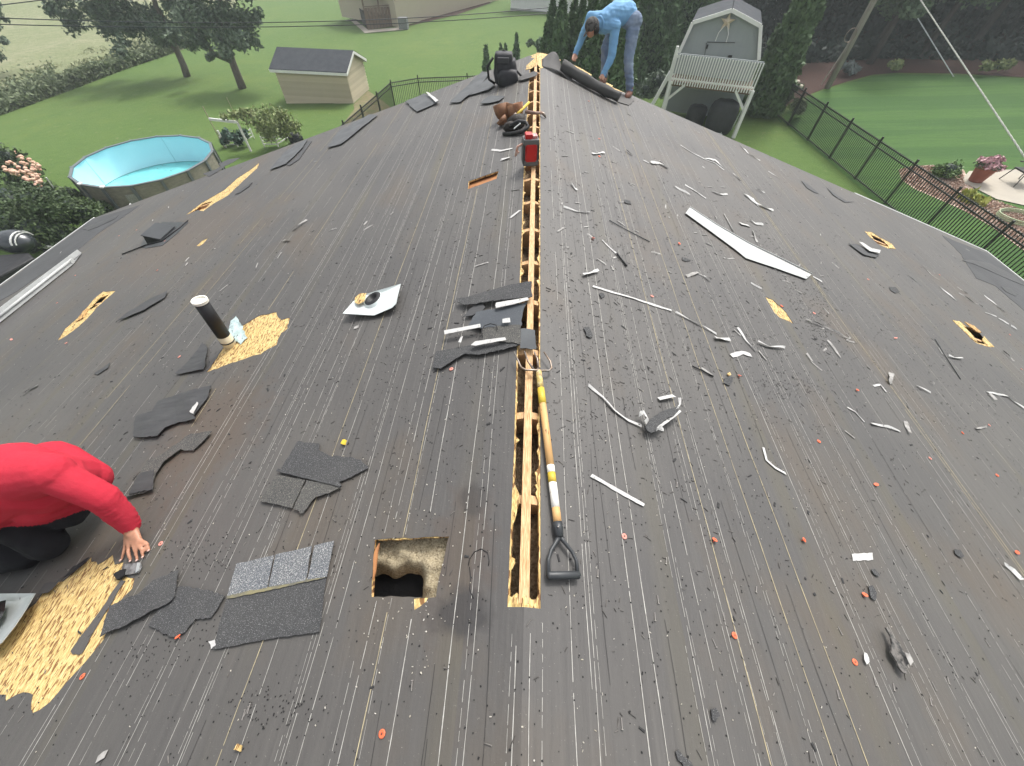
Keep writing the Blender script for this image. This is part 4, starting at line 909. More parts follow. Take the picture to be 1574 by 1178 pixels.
# torn sheathing end at the near end of the slot
sheet('torn_board_end', fix(rough([(-.064, .24), (-.001, .24), (-.001, .275), (-.012, .262), (-.03, .283), (-.05, .268), (-.064, .275)], .01, .002, 5)), -1, -.002, .01, M_OSB, house)
sheet('torn_board_end', fix(rough([(.001, .24), (.064, .24), (.064, .29), (.05, .265), (.03, .262), (.014, .28), (.001, .262)], .01, .002, 6)), 1, -.002, .01, M_OSB, house)
# the rim of the square cut and the slivers beside the far holes
def px_sheet(name, pts, side, h, th, m, parent=None, seed=1, amp=.004, step=.02, **k):
    return sheet(name, fix(rough(pxpoly(pts, side), step, amp, seed)), side, h, th, m, parent, **k)
px_sheet('torn_wood_edge', [(574, 862), (577, 845), (583, 835), (580, 850), (577, 880), (573, 892)], -1, .002, .008, M_WOODO, house, 2, .002)
px_sheet('torn_wood_sliver', [(1464, 493), (1472, 494), (1484, 505), (1495, 516), (1502, 526), (1494, 522), (1480, 508)], 1, .004, .01, M_OSB, house, 3)
px_sheet('torn_wood_sliver', [(1482, 495), (1497, 502), (1508, 512), (1503, 512), (1490, 503)], 1, .008, .008, M_OSBD, house, 3)
px_sheet('torn_wood_sliver', [(1512, 517), (1518, 524), (1528, 534), (1518, 533), (1510, 522)], 1, .004, .01, M_OSB, house, 4)
px_sheet('torn_wood_sliver', [(1329, 356), (1335, 358), (1343, 368), (1338, 366)], 1, .004, .01, M_OSB, house, 5)
px_sheet('torn_wood_sliver', [(1364, 376), (1370, 375), (1376, 383), (1366, 382)], 1, .006, .01, M_OSB, house, 5)
px_sheet('torn_wood_sliver', [(128, 482), (146, 460), (160, 449), (163, 450), (150, 462), (133, 480)], -1, .008, .01, M_OSB, house, 6)
px_sheet('torn_wood_sliver', [(118, 495), (130, 478), (137, 475), (128, 490)], -1, .01, .008, M_OSBD, house, 6)
# frame below: ridge board, rafters, ceiling, insulation
MB().box((0, (.245+7.95)/2, -.075), (.04, 7.7, .14)).build('ridge_board', M_WOOD, house, bevel=.001)
raf = MB(); me = None
for k in range(-6, 19):
    t = .66+.452*k
    if t > 8.4 or t < -2.9: continue
    for sd_ in (-1, 1):
        a, b = W(sd_*.024, t, -.018-.07, sd_), W(sd_*(EL-.3), t, -.018-.07, sd_)
        MB().beam(a, b, .04, .14, up=(sd_*ST, 0, CT)).build('rafter', M_WOOD, house)
        if .2 < t < 7.8:       # short collar blocks showing right under the slot
            MB().box((sd_*.058, t+.004*math.sin(k*9+sd_), -.094-.012*math.sin(k*5+2*sd_)), (.07, .034+.006*math.sin(k*3), .08)).build('slot_block', M_WOOD if (k+sd_) % 4 else M_WOODO, house, bevel=.001)
def insul(name, x0, x1, y0, y1, zf, m, step=.03):
    nx_ = int((x1-x0)/step)+1; ny_ = int((y1-y0)/step)+1; vs = []
    for j in range(ny_):
        for i in range(nx_):
            x = x0+i*step; y = y0+j*step
            q = noise.fractal(Vector((x*9, y*9, 1)), 1, 2, 4); vs.append((x, y, zf(x, y)+q*.035))
    o = link(name, mesh(name, vs, [(j*nx_+i, j*nx_+i+1, (j+1)*nx_+i+1, (j+1)*nx_+i) for j in range(ny_-1) for i in range(nx_-1)]), m, house, True)
    return o
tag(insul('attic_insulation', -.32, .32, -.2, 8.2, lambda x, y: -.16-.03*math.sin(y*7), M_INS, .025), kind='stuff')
cB = Vector((sum(p[0] for p in HB)/5, sum(p[1] for p in HB)/5)); zB = W(cB.x, cB.y, 0, -1).z
def zin(x, y):
    s = x/CT; u = (s-cB.x); v = (y-cB.y); q_ = .02*noise.noise(Vector((x*14, y*14, 0))); sg = lambda w_: 1/(1+math.exp(-max(-9, min(9, w_*90)))); f = 1-sg(.03-u+q_)*sg(.0-v+q_)
    return W(s, y, -.26+.19*f, -1).z
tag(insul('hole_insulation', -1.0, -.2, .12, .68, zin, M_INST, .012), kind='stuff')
sheet('dark_void_sheet', [(-.95, .15), (-.2, .15), (-.2, .64), (-.95, .64)], -1, -.165, .004, mat('void_black', (.004,.004,.0045), .7, spec=.1, bump=(7, .5, .03)), house)  # flat black sheet added to stand for the dark void in the square hole
for hh, off, mm in ((HC, .015, M_WOODO), (HE, .03, M_WOODO), (HR2, .07, M_WOODO), (HR1, .25, M_INS), (HD, .2, M_INS)):
    c = Vector((sum(p[0] for p in hh)/len(hh), sum(p[1] for p in hh)/len(hh))); sd_ = 1 if c.x > 0 else -1
    pts = [(c.x+a*.4, c.y+b*.35) for a, b in ((-1, -1), (1, -1), (1, 1), (-1, 1))]
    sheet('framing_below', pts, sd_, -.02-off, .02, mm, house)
ceil = [W(-EL+.5, YN, -.6, -1), W(0, YN, -.75, -1), W(ER-.5, YN, -.6, 1), W(ER-.5, YF-.3, -.6, 1), W(0, YF-.3, -.75, -1), W(-EL+.5, YF-.3, -.6, -1)]
MB().add(ceil, [(0,1,4,5),(1,2,3,4)]).build('attic_floor', mat('attic_dark_wood', (.05,.03,.02), .9), house)
# walls, soffit, drip edges
for sd_, E_ in ((-1, EL), (1, ER)):
    e = W(sd_*E_, 0, 0, sd_); xw = e.x-sd_*.45; zb_ = gz(e.x, 0)-.3
    MB().box((xw, (YN+YF)/2, (zb_+e.z-.05)/2), (.15, YF-YN-.6, e.z-.05-zb_)).build('wall', M_SIDE, house)
    MB().beam(W(sd_*(E_+.012), YN, -.06, sd_), W(sd_*(E_+.012), YF+.05, -.06, sd_), .02, .13).build('fascia', M_WHITE, house)
    sheet('drip_edge', [(sd_*(E_-.05), YN), (sd_*(E_+.03), YN), (sd_*(E_+.03), YF), (sd_*(E_-.05), YF)][::sd_], sd_, .0035, .002, M_ALUM, house)
    for Yg in (YF-.3,):
        MB().prism([W(0, Yg, -.05, sd_), W(sd_*(E_-.3), Yg, -.05, sd_), Vector((e.x-sd_*.4, Yg, zb_)), Vector((0, Yg, zb_))], (0, -.1, 0)).build('gable_wall', M_SIDE, house)
    MB().beam(W(sd_*.0, YF-.02, -.09, sd_), W(sd_*E_, YF-.02, -.09, sd_), .02, .12, up=(sd_*ST, 0, CT)).build('rake_board', M_WHITE, house)
sheet('rake_drip_edge', [(7.2, YF-.02), (ER, YF-.02), (ER, YF+.05), (7.2, YF+.05)], 1, .003, .002, M_ALUM, house)
sheet('rake_felt_flap', [(.5, YF-.08), (7.2, YF-.08), (7.2, YF+.05), (.5, YF+.05)], 1, -.0005, .002, M_FELT2, house) if False else None
# darker membrane with shingle remains along the left eave, and the far right corner
px_sheet('eave_membrane', [(-60, 497), (20, 452), (60, 425), (110, 393), (150, 360), (190, 334), (215, 316), (142, 337), (105, 366), (46, 408), (0, 442), (-60, 482)], -1, .004, .003, mat('eave_membrane_grey', (.045,.046,.048), .85, var=(1.5, (.07,.072,.075), .2), bump=(8, .5, .01), speck=(50, (.12,.12,.12), .7)), house, 3, .02, .15)
px_sheet('eave_membrane', [(1448, 362), (1470, 372), (1516, 389), (1574, 434), (1620, 475), (1640, 520), (1574, 478), (1530, 440), (1500, 428), (1478, 392)], 1, .004, .003, MATS['eave_membrane_grey'], house, 3, .02, .15)

# ------------------------------------------------------------------ chalk lines / fibre lines of the felt
lines = [(-2.21,2),(-2.18,2),(-2.114,1),(-1.916,1),(-1.856,0),(-1.831,1),(-1.669,0),(-1.65,1),(-1.604,0),(-1.56,1),(-1.438,1),(-1.369,0),(-1.345,1),(-1.335,0),(-1.161,2),(-1.083,1),(-.913,0),(-.889,0),(-.878,1),(-.811,1),(-.685,0),(-.645,1),(-.584,2),(-.569,0),(-.463,2),(-.276,2),(-.216,0),(-.191,1),(-.044,0),(-.03,2),(.029,1),(.07,0),(.192,1),(.256,1),(.272,1),(.291,0),(.459,2),(.524,2),(.691,0),(.711,1),(.724,0),(.794,1),(.895,0),(.913,1),(.955,2),(.962,0),(1.019,0),(1.03,1),(1.182,0),(1.196,0),(1.263,2),(1.43,3),(1.669,2),(1.713,0),(1.733,0),(1.902,0),(1.92,1),(1.972,0),(2.008,1),(2.126,0),(2.209,0),(2.231,1),(2.37,1),(2.395,1),(3.385,3),(3.42,3)]
g = random.Random(77); sR = 2.45
while sR < 10.5:
    sR += g.uniform(.04, .2)*(1 if sR < 5 else 1.6); lines.append((sR, g.choice([0, 0, 0, 1, 1])))
sL = -2.25
while sL > -9:
    sL -= g.uniform(.05, .24)*(1 if sL > -5 else 1.9); lines.append((sL, g.choice([0, 0, 0, 1, 1]) if g.random() > .06 else 3))
allholes = [(h_, -1) for h_ in allL]+[(h_, 1) for h_ in allR]
mbs = {0: MB(), 1: MB(), 2: MB()}
for s0 in (-.135, -.33, -.345, -.52, -.75, -1.02, -1.3, -1.75, .34, .38, .6, .86, 1.1, 1.35, 1.58, 1.85, 2.3, 2.7, -2.6, -3.1, 3.2, -3.7): lines.append((s0, 4))
for s0, kind in lines:
    side = 1 if s0 > 0 else -1
    wd = {0: .002, 1: .0029, 2: .0039, 3: .0044, 4: .0024}[kind]*(1 if abs(s0) < 2.5 else 1.25)
    t = YN; tgt = mbs[2] if kind == 4 else mbs[1 if kind == 3 or (kind == 2 and g.random() < .25) else 0]; ph_ = g.random()*9
    tend = 8.1 if s0 > 0 and s0 < 1.6 else YF-.03
    fade = 1 if abs(s0) < 2.5 else (.6 if abs(s0) < 5 else .4)
    while t < tend:
        if kind == 0: L_, gap = g.uniform(.02, .11), g.choice([.008, .015, .03, .25 if g.random() < .15 else .02])
        elif kind == 4: L_, gap = g.uniform(.3, 1.1), g.uniform(.2, 1.6)
        elif kind == 1: L_, gap = g.uniform(.08, .6), g.choice([.01, .03, .02, .5 if g.random() < .2 else .03])
        else: L_, gap = g.uniform(.3, 1.2), g.uniform(.004, .012)
        if g.random() > fade: gap += g.uniform(.1, .8)
        e = min(t+L_, tend); u = t
        while u < e-1e-4:
            v = min(u+.12, e); ok = True
            for h_, hs_ in allholes:
                if hs_ == side and (inside((s0, u), h_) or inside((s0, v), h_)): ok = False; break
            if (-.11 < s0 < .08) and v > .225 and u < 8.0: ok = False
            if ok:
                f = lambda q: s0+(.012 if kind == 4 else .0035)*math.sin(q*(3.1 if kind == 4 else 1.7)+ph_)+.0012*math.sin(q*9+ph_)
                w1, w2 = wd*g.uniform(.6, 1.1)/2, wd*g.uniform(.6, 1.1)/2
                tgt.add([W(f(u)-w1, u, .0016, side), W(f(u)+w1, u, .0016, side), W(f(v)+w2, v, .0016, side), W(f(v)-w2, v, .0016, side)], [(0,1,2,3)])
            u = v
        t = e+gap
for k, mm in ((0, M_LINE), (1, M_LINEY), (2, mat('dark_crease', (.025,.024,.024), .7))):
    o = link('felt_line', mesh('felt_line', mbs[k].v, mbs[k].f), mm, house); tag(o, kind='stuff')

# ------------------------------------------------------------------ grit, twigs, crumbs: nobody could count them
g = np.random.default_rng(5)
solidholes = [(HB, -1), (HC, -1), (HD, -1), (HE, -1), (HR1, 1), (HR2, 1)]
def scatter(name, n, dims, m, seed, dens, hmul=1, ntri='box'):
    g = np.random.default_rng(seed); V = []; Fc = []; k = 0
    while k < n:
        px, py = g.uniform(-10, 1584), 60+1130*g.random()**1.0
        if g.random() > dens(px, py)*min(1, (560/max(py, 1))**3.2): continue
        P = roofP(px, py); s, t = P.x/CT, P.y
        if not (-EL < s < ER and YN < t < YF-.05): continue
        if -.12 < s < .09 and t > .2: continue
        if any(hs_ == (1 if s > 0 else -1) and inside((s, t), h_) for h_, hs_ in solidholes): continue
        side = 1 if s > 0 else -1
        L_, w_, h_ = dims(g); a = g.normal(0, .9) if L_ > w_*3 else g.uniform(0, 3.14); c, si = math.cos(a), math.sin(a); b = len(V)
        bend = g.normal(0, .2)*L_
        for (u, v, z) in ((-1, -1, 0), (1, -1, 0), (1, 1, 0), (-1, 1, 0), (-.8, -.6, 1), (.9, -.7, .8), (.7, .8, 1), (-.9, .6, .7)):
            x = u*L_/2*(1+.2*g.normal()*(z > 0)); y = v*w_/2+bend*(u*u)*.5
            V.append(W(s+x*c-y*si, t+x*si+y*c, .0015+z*h_, side))
        Fc += [(b+4, b+5, b+6, b+7), (b, b+1, b+5, b+4), (b+1, b+2, b+6, b+5), (b+2, b+3, b+7, b+6), (b+3, b, b+4, b+7)]; k += 1
    o = link(name, mesh(name, V, Fc), m); return tag(o, kind='stuff')
M_CRUMB = mat('black_crumbs', (.014,.014,.014), .8)
M_TWIG = mat('dull_nails_and_twigs', (.045,.042,.038), .8, var=(8, (.14,.13,.12), .1))
M_BITS = mat('pale_bits', (.5,.48,.44), .8, var=(9, (.32,.29,.22), .15))
def dR(px, py):      # denser on the right slope, in the upper half
    r = 1.0 if px > 850 else (.5 if px > 420 else .95); return r*(.3+.7*math.exp(-((py-330)/330.)**2))
tag(scatter('roof_grit', 11000, lambda g: (g.uniform(.002, .0065),)*2+(g.uniform(.001, .0025),), M_CRUMB, 1, lambda a, b: .25+.75*dR(a, b)), 'loose black shingle grit and crumbs strewn over the felt')
tag(scatter('twigs_and_nails', 2300, lambda g: (g.uniform(.012, .032), g.uniform(.002, .004), .0025), M_TWIG, 2, lambda a, b: dR(a, b)*(1 if a > 850 else .7)), 'short dull nails and twigs strewn over the felt')
tag(scatter('shingle_crumbs', 240, lambda g: (g.uniform(.012, .04), g.uniform(.006, .014), .003), mat('crumb_black', (.03,.03,.03), .85), 3, lambda a, b: dR(a, b)), 'small black torn shingle crumbs lying on the felt')
tag(scatter('pale_bits', 1300, lambda g: (g.uniform(.003, .009), g.uniform(.002, .005), .002), M_BITS, 4, lambda a, b: .3+.7*dR(a, b)), 'pale specks of tape and wood dust on the felt')
tag(scatter('tape_scraps', 110, lambda g: (g.uniform(.03, .12), g.uniform(.008, .02), .006), M_TAPED, 6, lambda a, b: max(0, 1 if (a > 850 and b < 420) else (.25 if b < 450 else 0))), 'small torn scraps of pale release tape at the far part of the roof')
def tuft(cx, cy, rx, ry):
    return lambda a, b: math.exp(-((a-cx)/rx)**2-((b-cy)/ry)**2)
for i, (cx, cy, rx, ry, n) in enumerate([(440, 1090, 60, 25, 90), (470, 860, 40, 18, 70), (310, 855, 45, 25, 110), (1215, 595, 40, 16, 140), (545, 700, 60, 60, 50), (250, 990, 60, 40, 80), (620, 900, 60, 90, 70), (130, 330, 70, 40, 140)]):
    scatter('roof_grit', n, lambda g: (g.uniform(.002, .008), g.uniform(.002, .005), .0025), M_CRUMB if i != 6 else M_BITS, 50+i, tuft(cx, cy, rx, ry))['label'] = 'patch of loose grit on the felt'

# ------------------------------------------------------------------ phrases that say where a small thing lies
ANCH = [('D-shaped grip of the fork', 866, 870), ('square attic hole', 630, 870), ('red tool box', 815, 235), ('tool belt', 790, 185), ('black backpack', 773, 112), ('shingle pile on the ridge', 765, 505),
        ('vent flashing', 578, 468), ('vent pipe', 335, 495), ('bent white trim', 1148, 380), ('large bare wood patch', 100, 970), ('granule-tabbed shingle', 425, 910), ('broken tabbed shingle', 480, 735),
        ('curled black scrap with white tape', 1010, 650), ('yellow tear on the right slope', 1198, 478), ('right-hand torn hole', 1500, 515), ('small far right hole', 1352, 370), ('small rusty hole', 742, 277),
        ('stooping worker', 950, 140), ('slant-backed roof vent', 245, 360), ('white gutter piece', 60, 445), ('kneeling worker\'s hand', 208, 838), ('frame corner at the bottom right', 1574, 1178), ('frame corner at the bottom left', 0, 1178), ('crumpled black strip', 1366, 1000), ('white tape rectangle', 1325, 857), ('middle of the frame bottom edge', 787, 1178)]
used = set()
def where(px, py):
    cs = sorted(ANCH, key=lambda a: (a[1]-px)**2+(a[2]-py)**2)
    for n, ax, ay in cs[:6]:
        dx, dy = px-ax, py-ay; d = math.hypot(dx, dy)
        v = '' if abs(dy) < .4*abs(dx) else ('above' if dy < 0 else 'below'); hz = '' if abs(dx) < .4*abs(dy) else ('left' if dx < 0 else 'right')
        if v and hz: p = f'{v} and {hz} of'
        elif v: p = v
        else: p = f'{hz} of'
        q_ = 'close ' if d < 55 else ('a little ' if d < 120 else ('well ' if d < 240 else 'far '))
        s = f'{q_}{p} the {n}'
        yield s
def lab(what, px, py):
    for s in where(px, py):
        k = f'{what} {s}'
        if len(k.split()) <= 16 and k not in used: used.add(k); return k
    for s in where(px, py):
        for q_ in ('farther', 'nearer', 'second'):
            k = f'{what}, the {q_} one {s}'
            if k not in used and len(k.split()) <= 18: used.add(k); return ' '.join(k.split()[:16])
    return what

# ------------------------------------------------------------------ loose shingle pieces
def piece(name, pts, m, label, cat, h=.006, th=.004, seed=1, amp=.0045, side=None, curl=.010, group=None, grid=.06, parent=None, step=.014):
    cx = sum(p[0] for p in pts)/len(pts)
    if side is None: side = -1 if cx < 822 else 1
    poly = fix(rough(pxpoly(pts, side), step, amp, seed))
    def rel(s, t): return curl*(.5+.5*noise.noise(Vector((s*6+seed, t*6, seed*.7))))
    o = sheet(name, poly, side, h+th, th, m, parent, grid=grid, relief=rel)
    if label: tag(o, label, cat, group)
    return o
piece('shingle_piece', [(210, 674), (211, 654), (214, 642), (239, 635), (248, 618), (328, 595), (322, 613), (302, 642), (305, 647), (277, 652), (257, 661), (247, 673), (221, 675)], M_SHINGU, 'black shingle piece lying face down with a torn lower edge, above the kneeling worker\'s arm', 'shingle', h=.012, seed=3, curl=.02, group='loose torn shingles')
piece('white_tape_scrap', [(298, 636), (302, 630), (309, 622), (311, 624), (304, 640)], M_TAPE, 'white tape curl on the right end of the face-down shingle', 'tape', h=.03, seed=4, th=.001)
t = empty('shingle_piece', roofP(250, 710), 'narrow curving black shingle strip below the face-down shingle', 'shingle', 'loose torn shingles')
piece('shingle_body', [(197, 767), (219, 730), (229, 710), (254, 700), (282, 682), (298, 669), (330, 665), (318, 679), (300, 695), (282, 693), (257, 712), (244, 730), (238, 756)], M_SHINGB, None, None, h=.006, seed=5, curl=.02, parent=t)
piece('shingle_layer', [(205, 762), (219, 733), (226, 729), (243, 725), (241, 755)], M_SHINGU, None, None, h=.024, seed=8, curl=.004, parent=t)
t = empty('shingle_piece', roofP(480, 735), 'broken architectural shingle, dark torn upper half and paler tabs, left of the ridge', 'shingle', 'loose torn shingles')
piece('shingle_top', [(460, 680), (493, 684), (492, 693), (507, 702), (526, 703), (545, 705), (558, 711), (568, 722), (545, 734), (517, 746), (431, 727)], M_SHING, None, None, h=.004, seed=6, parent=t, curl=.01)
piece('shingle_tab', [(428, 731), (472, 740), (452, 783), (403, 772)], M_SHINGB, None, None, h=.009, seed=7, parent=t, curl=.008, amp=.002)
piece('shingle_tab', [(474, 740), (529, 749), (507, 761), (489, 766), (469, 791), (454, 784)], M_SHINGB, None, None, h=.009, seed=9, parent=t, curl=.008)
piece('shingle_rib', [(429, 727), (431, 723), (525, 744), (529, 749), (526, 751)], M_SHING, None, None, h=.016, seed=10, parent=t, curl=.006, amp=.001)
t = empty('shingle_piece', roofP(425, 910), 'large shingle with three pale grey tabs above a dark band', 'shingle', 'loose torn shingles')
piece('shingle_band', [(352, 918), (420, 904), (503, 887), (499, 925), (493, 972), (410, 984), (331, 999), (340, 960)], M_SHING, None, None, h=.004, seed=11, parent=t, curl=.004, amp=.0015)
for i, q_ in enumerate([[(367, 868), (424, 855), (414, 905), (353, 917)], [(427, 854), (482, 841), (473, 893), (417, 904)], [(487, 840), (516, 833), (505, 888), (476, 892)]]):
    piece('shingle_tab', q_, M_SHINGL, None, None, h=.010, seed=12+i, parent=t, curl=.003, amp=.0015, step=.015)
piece('shingle_seal', [(353, 917), (430, 900), (505, 884), (503, 889), (430, 906), (352, 922)], mat('seal_band', (.12,.115,.09), .9, var=(20, (.2,.18,.1), .1)), None, None, h=.0115, seed=15, parent=t, curl=.003, amp=.0015, th=.002)
piece('white_tape_scrap', [(324, 987), (333, 984), (335, 992), (328, 998)], M_TAPE, 'crumpled white tape at the lower left corner of the granule-tabbed shingle', 'tape', seed=3, th=.002)
piece('shingle_piece', [(162, 980), (176, 932), (221, 914), (242, 894), (282, 878), (275, 919), (267, 928), (229, 947)], M_SHING, 'black shingle wedge at the right edge of the large bare wood patch', 'shingle', h=.014, seed=16, curl=.014, group='loose torn shingles')
piece('shingle_piece', [(276, 903), (305, 904), (349, 917), (328, 950), (303, 952), (287, 973), (270, 980), (231, 962), (246, 940)], M_SHING, 'black hexagon-like shingle piece tucked between the wedge and the tabbed shingle', 'shingle', h=.004, seed=17, curl=.008, group='loose torn shingles')
M_S2 = mat('grey_weathered_shingle', (.1,.106,.11), .85, var=(5, (.07,.074,.078), .2), bump=(80, .3, .002))
for i, (q_, lb) in enumerate([
    ([(416, 263), (438, 237), (456, 224), (474, 216), (466, 230), (441, 254)], 'long flat shingle strip near the far left rake, leftmost of the rake pieces'),
    ([(505, 229), (522, 204), (568, 178), (581, 179), (553, 202), (525, 224)], 'long flat shingle strip near the far left rake, behind the metal fence corner'),
    ([(624, 159), (654, 146), (675, 159), (642, 174)], 'square grey shingle with a white tape edge on the far left slope'),
    ([(692, 161), (705, 147), (742, 112), (753, 117), (727, 146), (709, 159)], 'long grey shingle strip left of the black backpack'),
    ([(716, 151), (727, 142), (753, 121), (762, 133), (751, 142), (726, 148)], 'dark shingle flap partly under the black backpack'),
    ([(739, 162), (752, 151), (777, 150), (768, 158), (755, 161)], 'thin shingle piece between backpack and tool belt'),
    ([(272, 576), (293, 557), (314, 530), (322, 537), (316, 570)], 'dark triangular shingle at the foot of the vent pipe'),
    ([(183, 495), (204, 478), (235, 461), (260, 449), (255, 459), (225, 478)], 'long thin shingle strip left of the vent pipe'),
    ([(1303, 376), (1315, 377), (1335, 387), (1350, 394), (1346, 398), (1325, 393)], 'grey shingle strip beside the small far right hole'),
    ([(1302, 374), (1301, 373), (1320, 381), (1330, 390), (1310, 382)], None)]):
    if lb: piece('shingle_piece', q_, M_S2 if i < 6 else M_SHINGU, lb, 'shingle', h=.01, th=.004, seed=20+i, curl=.022 if i < 6 else .015, grid=.15, amp=.01, step=.06, group='loose torn shingles')
piece('white_tape_scrap', [(656, 147), (661, 148), (676, 160), (672, 163)], M_TAPE, 'white tape edge on the square grey shingle', 'tape', h=.05, th=.002)
piece('white_tape_scrap', [(1316, 376), (1322, 377), (1335, 386), (1349, 388), (1347, 393), (1332, 390)], M_TAPE, 'white tape on the grey shingle strip beside the small far right hole', 'tape', h=.04, th=.002)
# dark scraps on the left slope and far right corner
for i, (q_, lb) in enumerate([([(441, 254), (455, 244), (474, 218), (480, 218), (460, 246), (445, 256)], 'black edge curl beside the leftmost rake shingle'),
    ([(127, 352), (150, 343), (183, 331), (178, 337), (150, 350), (136, 355)], 'black scrap near the left eave corner'),
    ([(312, 268), (330, 262), (352, 250), (340, 262), (322, 272)], 'black scrap left of the long yellow tear'), ([(336, 253), (352, 246), (370, 243), (358, 251), (342, 258)], 'black scrap above the long yellow tear'),
    ([(362, 300), (376, 288), (389, 281), (384, 287), (370, 297)], 'short black scrap right of the long yellow tear'), ([(146, 575), (158, 567), (170, 558), (168, 566), (152, 577)], 'small black scrap left above the kneeling worker'),
    ([(1478, 401), (1490, 400), (1520, 405), (1560, 425), (1574, 440), (1545, 428), (1500, 408)], 'long torn metal and felt strip at the far right corner'),
    ([(1538, 441), (1550, 443), (1564, 452), (1560, 456), (1545, 449)], 'black scrap below the torn strip at the far right corner'),
    ([(1231, 279), (1240, 283), (1258, 298), (1252, 297), (1240, 290)], 'black slit-like scrap near the right rake'), ([(1270, 289), (1285, 300), (1300, 310), (1312, 311), (1298, 312), (1280, 301)], 'curved black rod-like scrap near the right rake'),
    ([(1090, 1090), (1098, 1088), (1104, 1100), (1097, 1110), (1092, 1106)], 'small crushed black scrap near the frame bottom'), ([(1036, 1155), (1041, 1152), (1054, 1166), (1064, 1180), (1050, 1180), (1040, 1168)], 'grey shingle sliver at the bottom frame edge'),
    ([(1332, 902), (1338, 900), (1345, 912), (1342, 924), (1336, 920)], 'rough black shingle chip below the white tape rectangle'), ([(1336, 876), (1341, 875), (1350, 885), (1346, 887), (1340, 883)], 'thin black chip just below the white tape rectangle'),
    ([(1120, 580), (1127, 582), (1120, 594), (1110, 590), (1112, 583)], 'leaf-shaped black chip on the right slope centre'), ([(896, 505), (904, 504), (910, 518), (906, 521), (900, 518)], 'black chip right of the shingle pile'),
    ([(920, 453), (927, 452), (929, 457), (923, 460)], 'tiny black chip under the long white tape'), ([(1465, 845), (1474, 846), (1480, 856), (1474, 858), (1466, 852)], 'black chip near the right frame edge'),
    ([(1048, 396), (1056, 399), (1062, 401), (1054, 403), (1048, 401)], 'black chip below the bent white trim\'s left end'), ([(960, 308), (968, 310), (970, 315), (962, 314), (958, 311)], 'black chip above the thin dark rod'),
    ([(1366, 442), (1376, 443), (1382, 450), (1376, 452), (1368, 447)], 'black chip in the middle of the far right slope'), ([(1194, 594), (1200, 595), (1196, 606), (1190, 600)], None)]):
    if lb: piece('shingle_scrap', q_, M_SHING if i > 9 else M_SHINGU, lb, 'shingle scrap', h=.004, th=.003, seed=60+i, curl=.006, amp=.004, grid=.08, group='small black shingle scraps')
t = piece('torn_felt_strip', [(1350, 966), (1356, 968), (1362, 982), (1370, 990), (1376, 1003), (1384, 1020), (1382, 1036), (1377, 1034), (1368, 1018), (1358, 1004), (1357, 985)], mat('dirty_black_felt', (.03,.03,.03), .6, var=(40, (.14,.13,.12), .1), bump=(40, .8, .01)), 'crumpled black strip with a pale glint, lower right slope', 'felt strip', h=.01, th=.008, seed=90, curl=.03, grid=.02, amp=.006)
piece('white_tape_scrap', [(1372, 1004), (1378, 1006), (1384, 1018), (1380, 1024), (1375, 1014)], M_TAPED, 'pale crumpled tape on the crumpled black strip', 'tape', h=.05, th=.001, grid=.02)
piece('white_tape_scrap', [(1324, 1003), (1328, 1005), (1332, 1018), (1328, 1022), (1324, 1014)], M_TAPE, 'white sliver between the orange cap and the crumpled black strip', 'tape', h=.008, th=.001)
piece('white_tape_scrap', [(150, 1173), (154, 1162), (169, 1152), (163, 1165)], M_TAPED, 'pale diamond-shaped tape scrap near the bottom left', 'tape', th=.001, h=.004)
piece('wood_chip', [(364, 1152), (369, 1143), (376, 1146), (374, 1155)], M_OSB, 'yellow wood chip near the bottom left frame edge', 'wood chip', th=.005); piece('wood_chip', [(526, 684), (529, 678), (535, 679), (533, 686)], M_YEL, 'small yellow chip above the broken tabbed shingle', 'wood chip', th=.005)
piece('wood_chip', [(1116, 461+115), (1120, 574), (1122, 578), (1118, 580)], M_OSB, 'tiny yellow chip on the right slope', 'wood chip', th=.004)

# pile of shingles across the ridge
SP = [('shingle_piece', [(704, 465), (727, 461), (780, 446), (819, 439), (820, 462), (795, 466), (758, 469), (733, 474), (716, 474), (706, 470)], M_SHING, 'topmost dark shingle strip of the pile across the ridge', .05, 31),
      ('shingle_piece', [(712, 492), (726, 478), (742, 467), (748, 476), (740, 484), (728, 489)], M_SHINGU, 'rounded grey shingle scrap at the left of the ridge pile', .03, 32),
      ('shingle_piece', [(722, 505), (735, 484), (770, 478), (812, 470), (806, 482), (803, 505), (770, 507), (745, 510)], mat('bluish_shingle', (.055,.062,.072), .85, var=(4, (.075,.082,.09), .2), speck=(260, (.16,.17,.18), .64), bump=(200, .4, .003)), 'bluish grey shingle sheet in the middle of the ridge pile', .03, 33),
      ('shingle_piece', [(741, 528), (745, 508), (772, 506), (803, 505), (802, 534), (770, 530)], M_SHINGB, 'worn shingle around the felt opening in the ridge pile', .035, 34),
      ('shingle_piece', [(667, 568), (673, 543), (712, 536), (745, 528), (800, 524), (801, 534), (780, 540), (740, 549), (715, 548), (700, 557), (680, 570)], M_SHING, 'lowest shingle of the ridge pile with a jagged dark left end', .02, 35),
      ('shingle_piece', [(803, 510), (824, 513), (825, 541), (801, 540)], M_S2, 'small smooth grey flap over the ridge slot above the fork', .03, 36)]
for nm, q_, mm, lb, hh, sd_ in SP: piece(nm, q_, mm, lb, 'shingle', h=hh*.55, th=.004, seed=sd_, side=-1, curl=.012, amp=.004, group='shingles piled on the ridge')
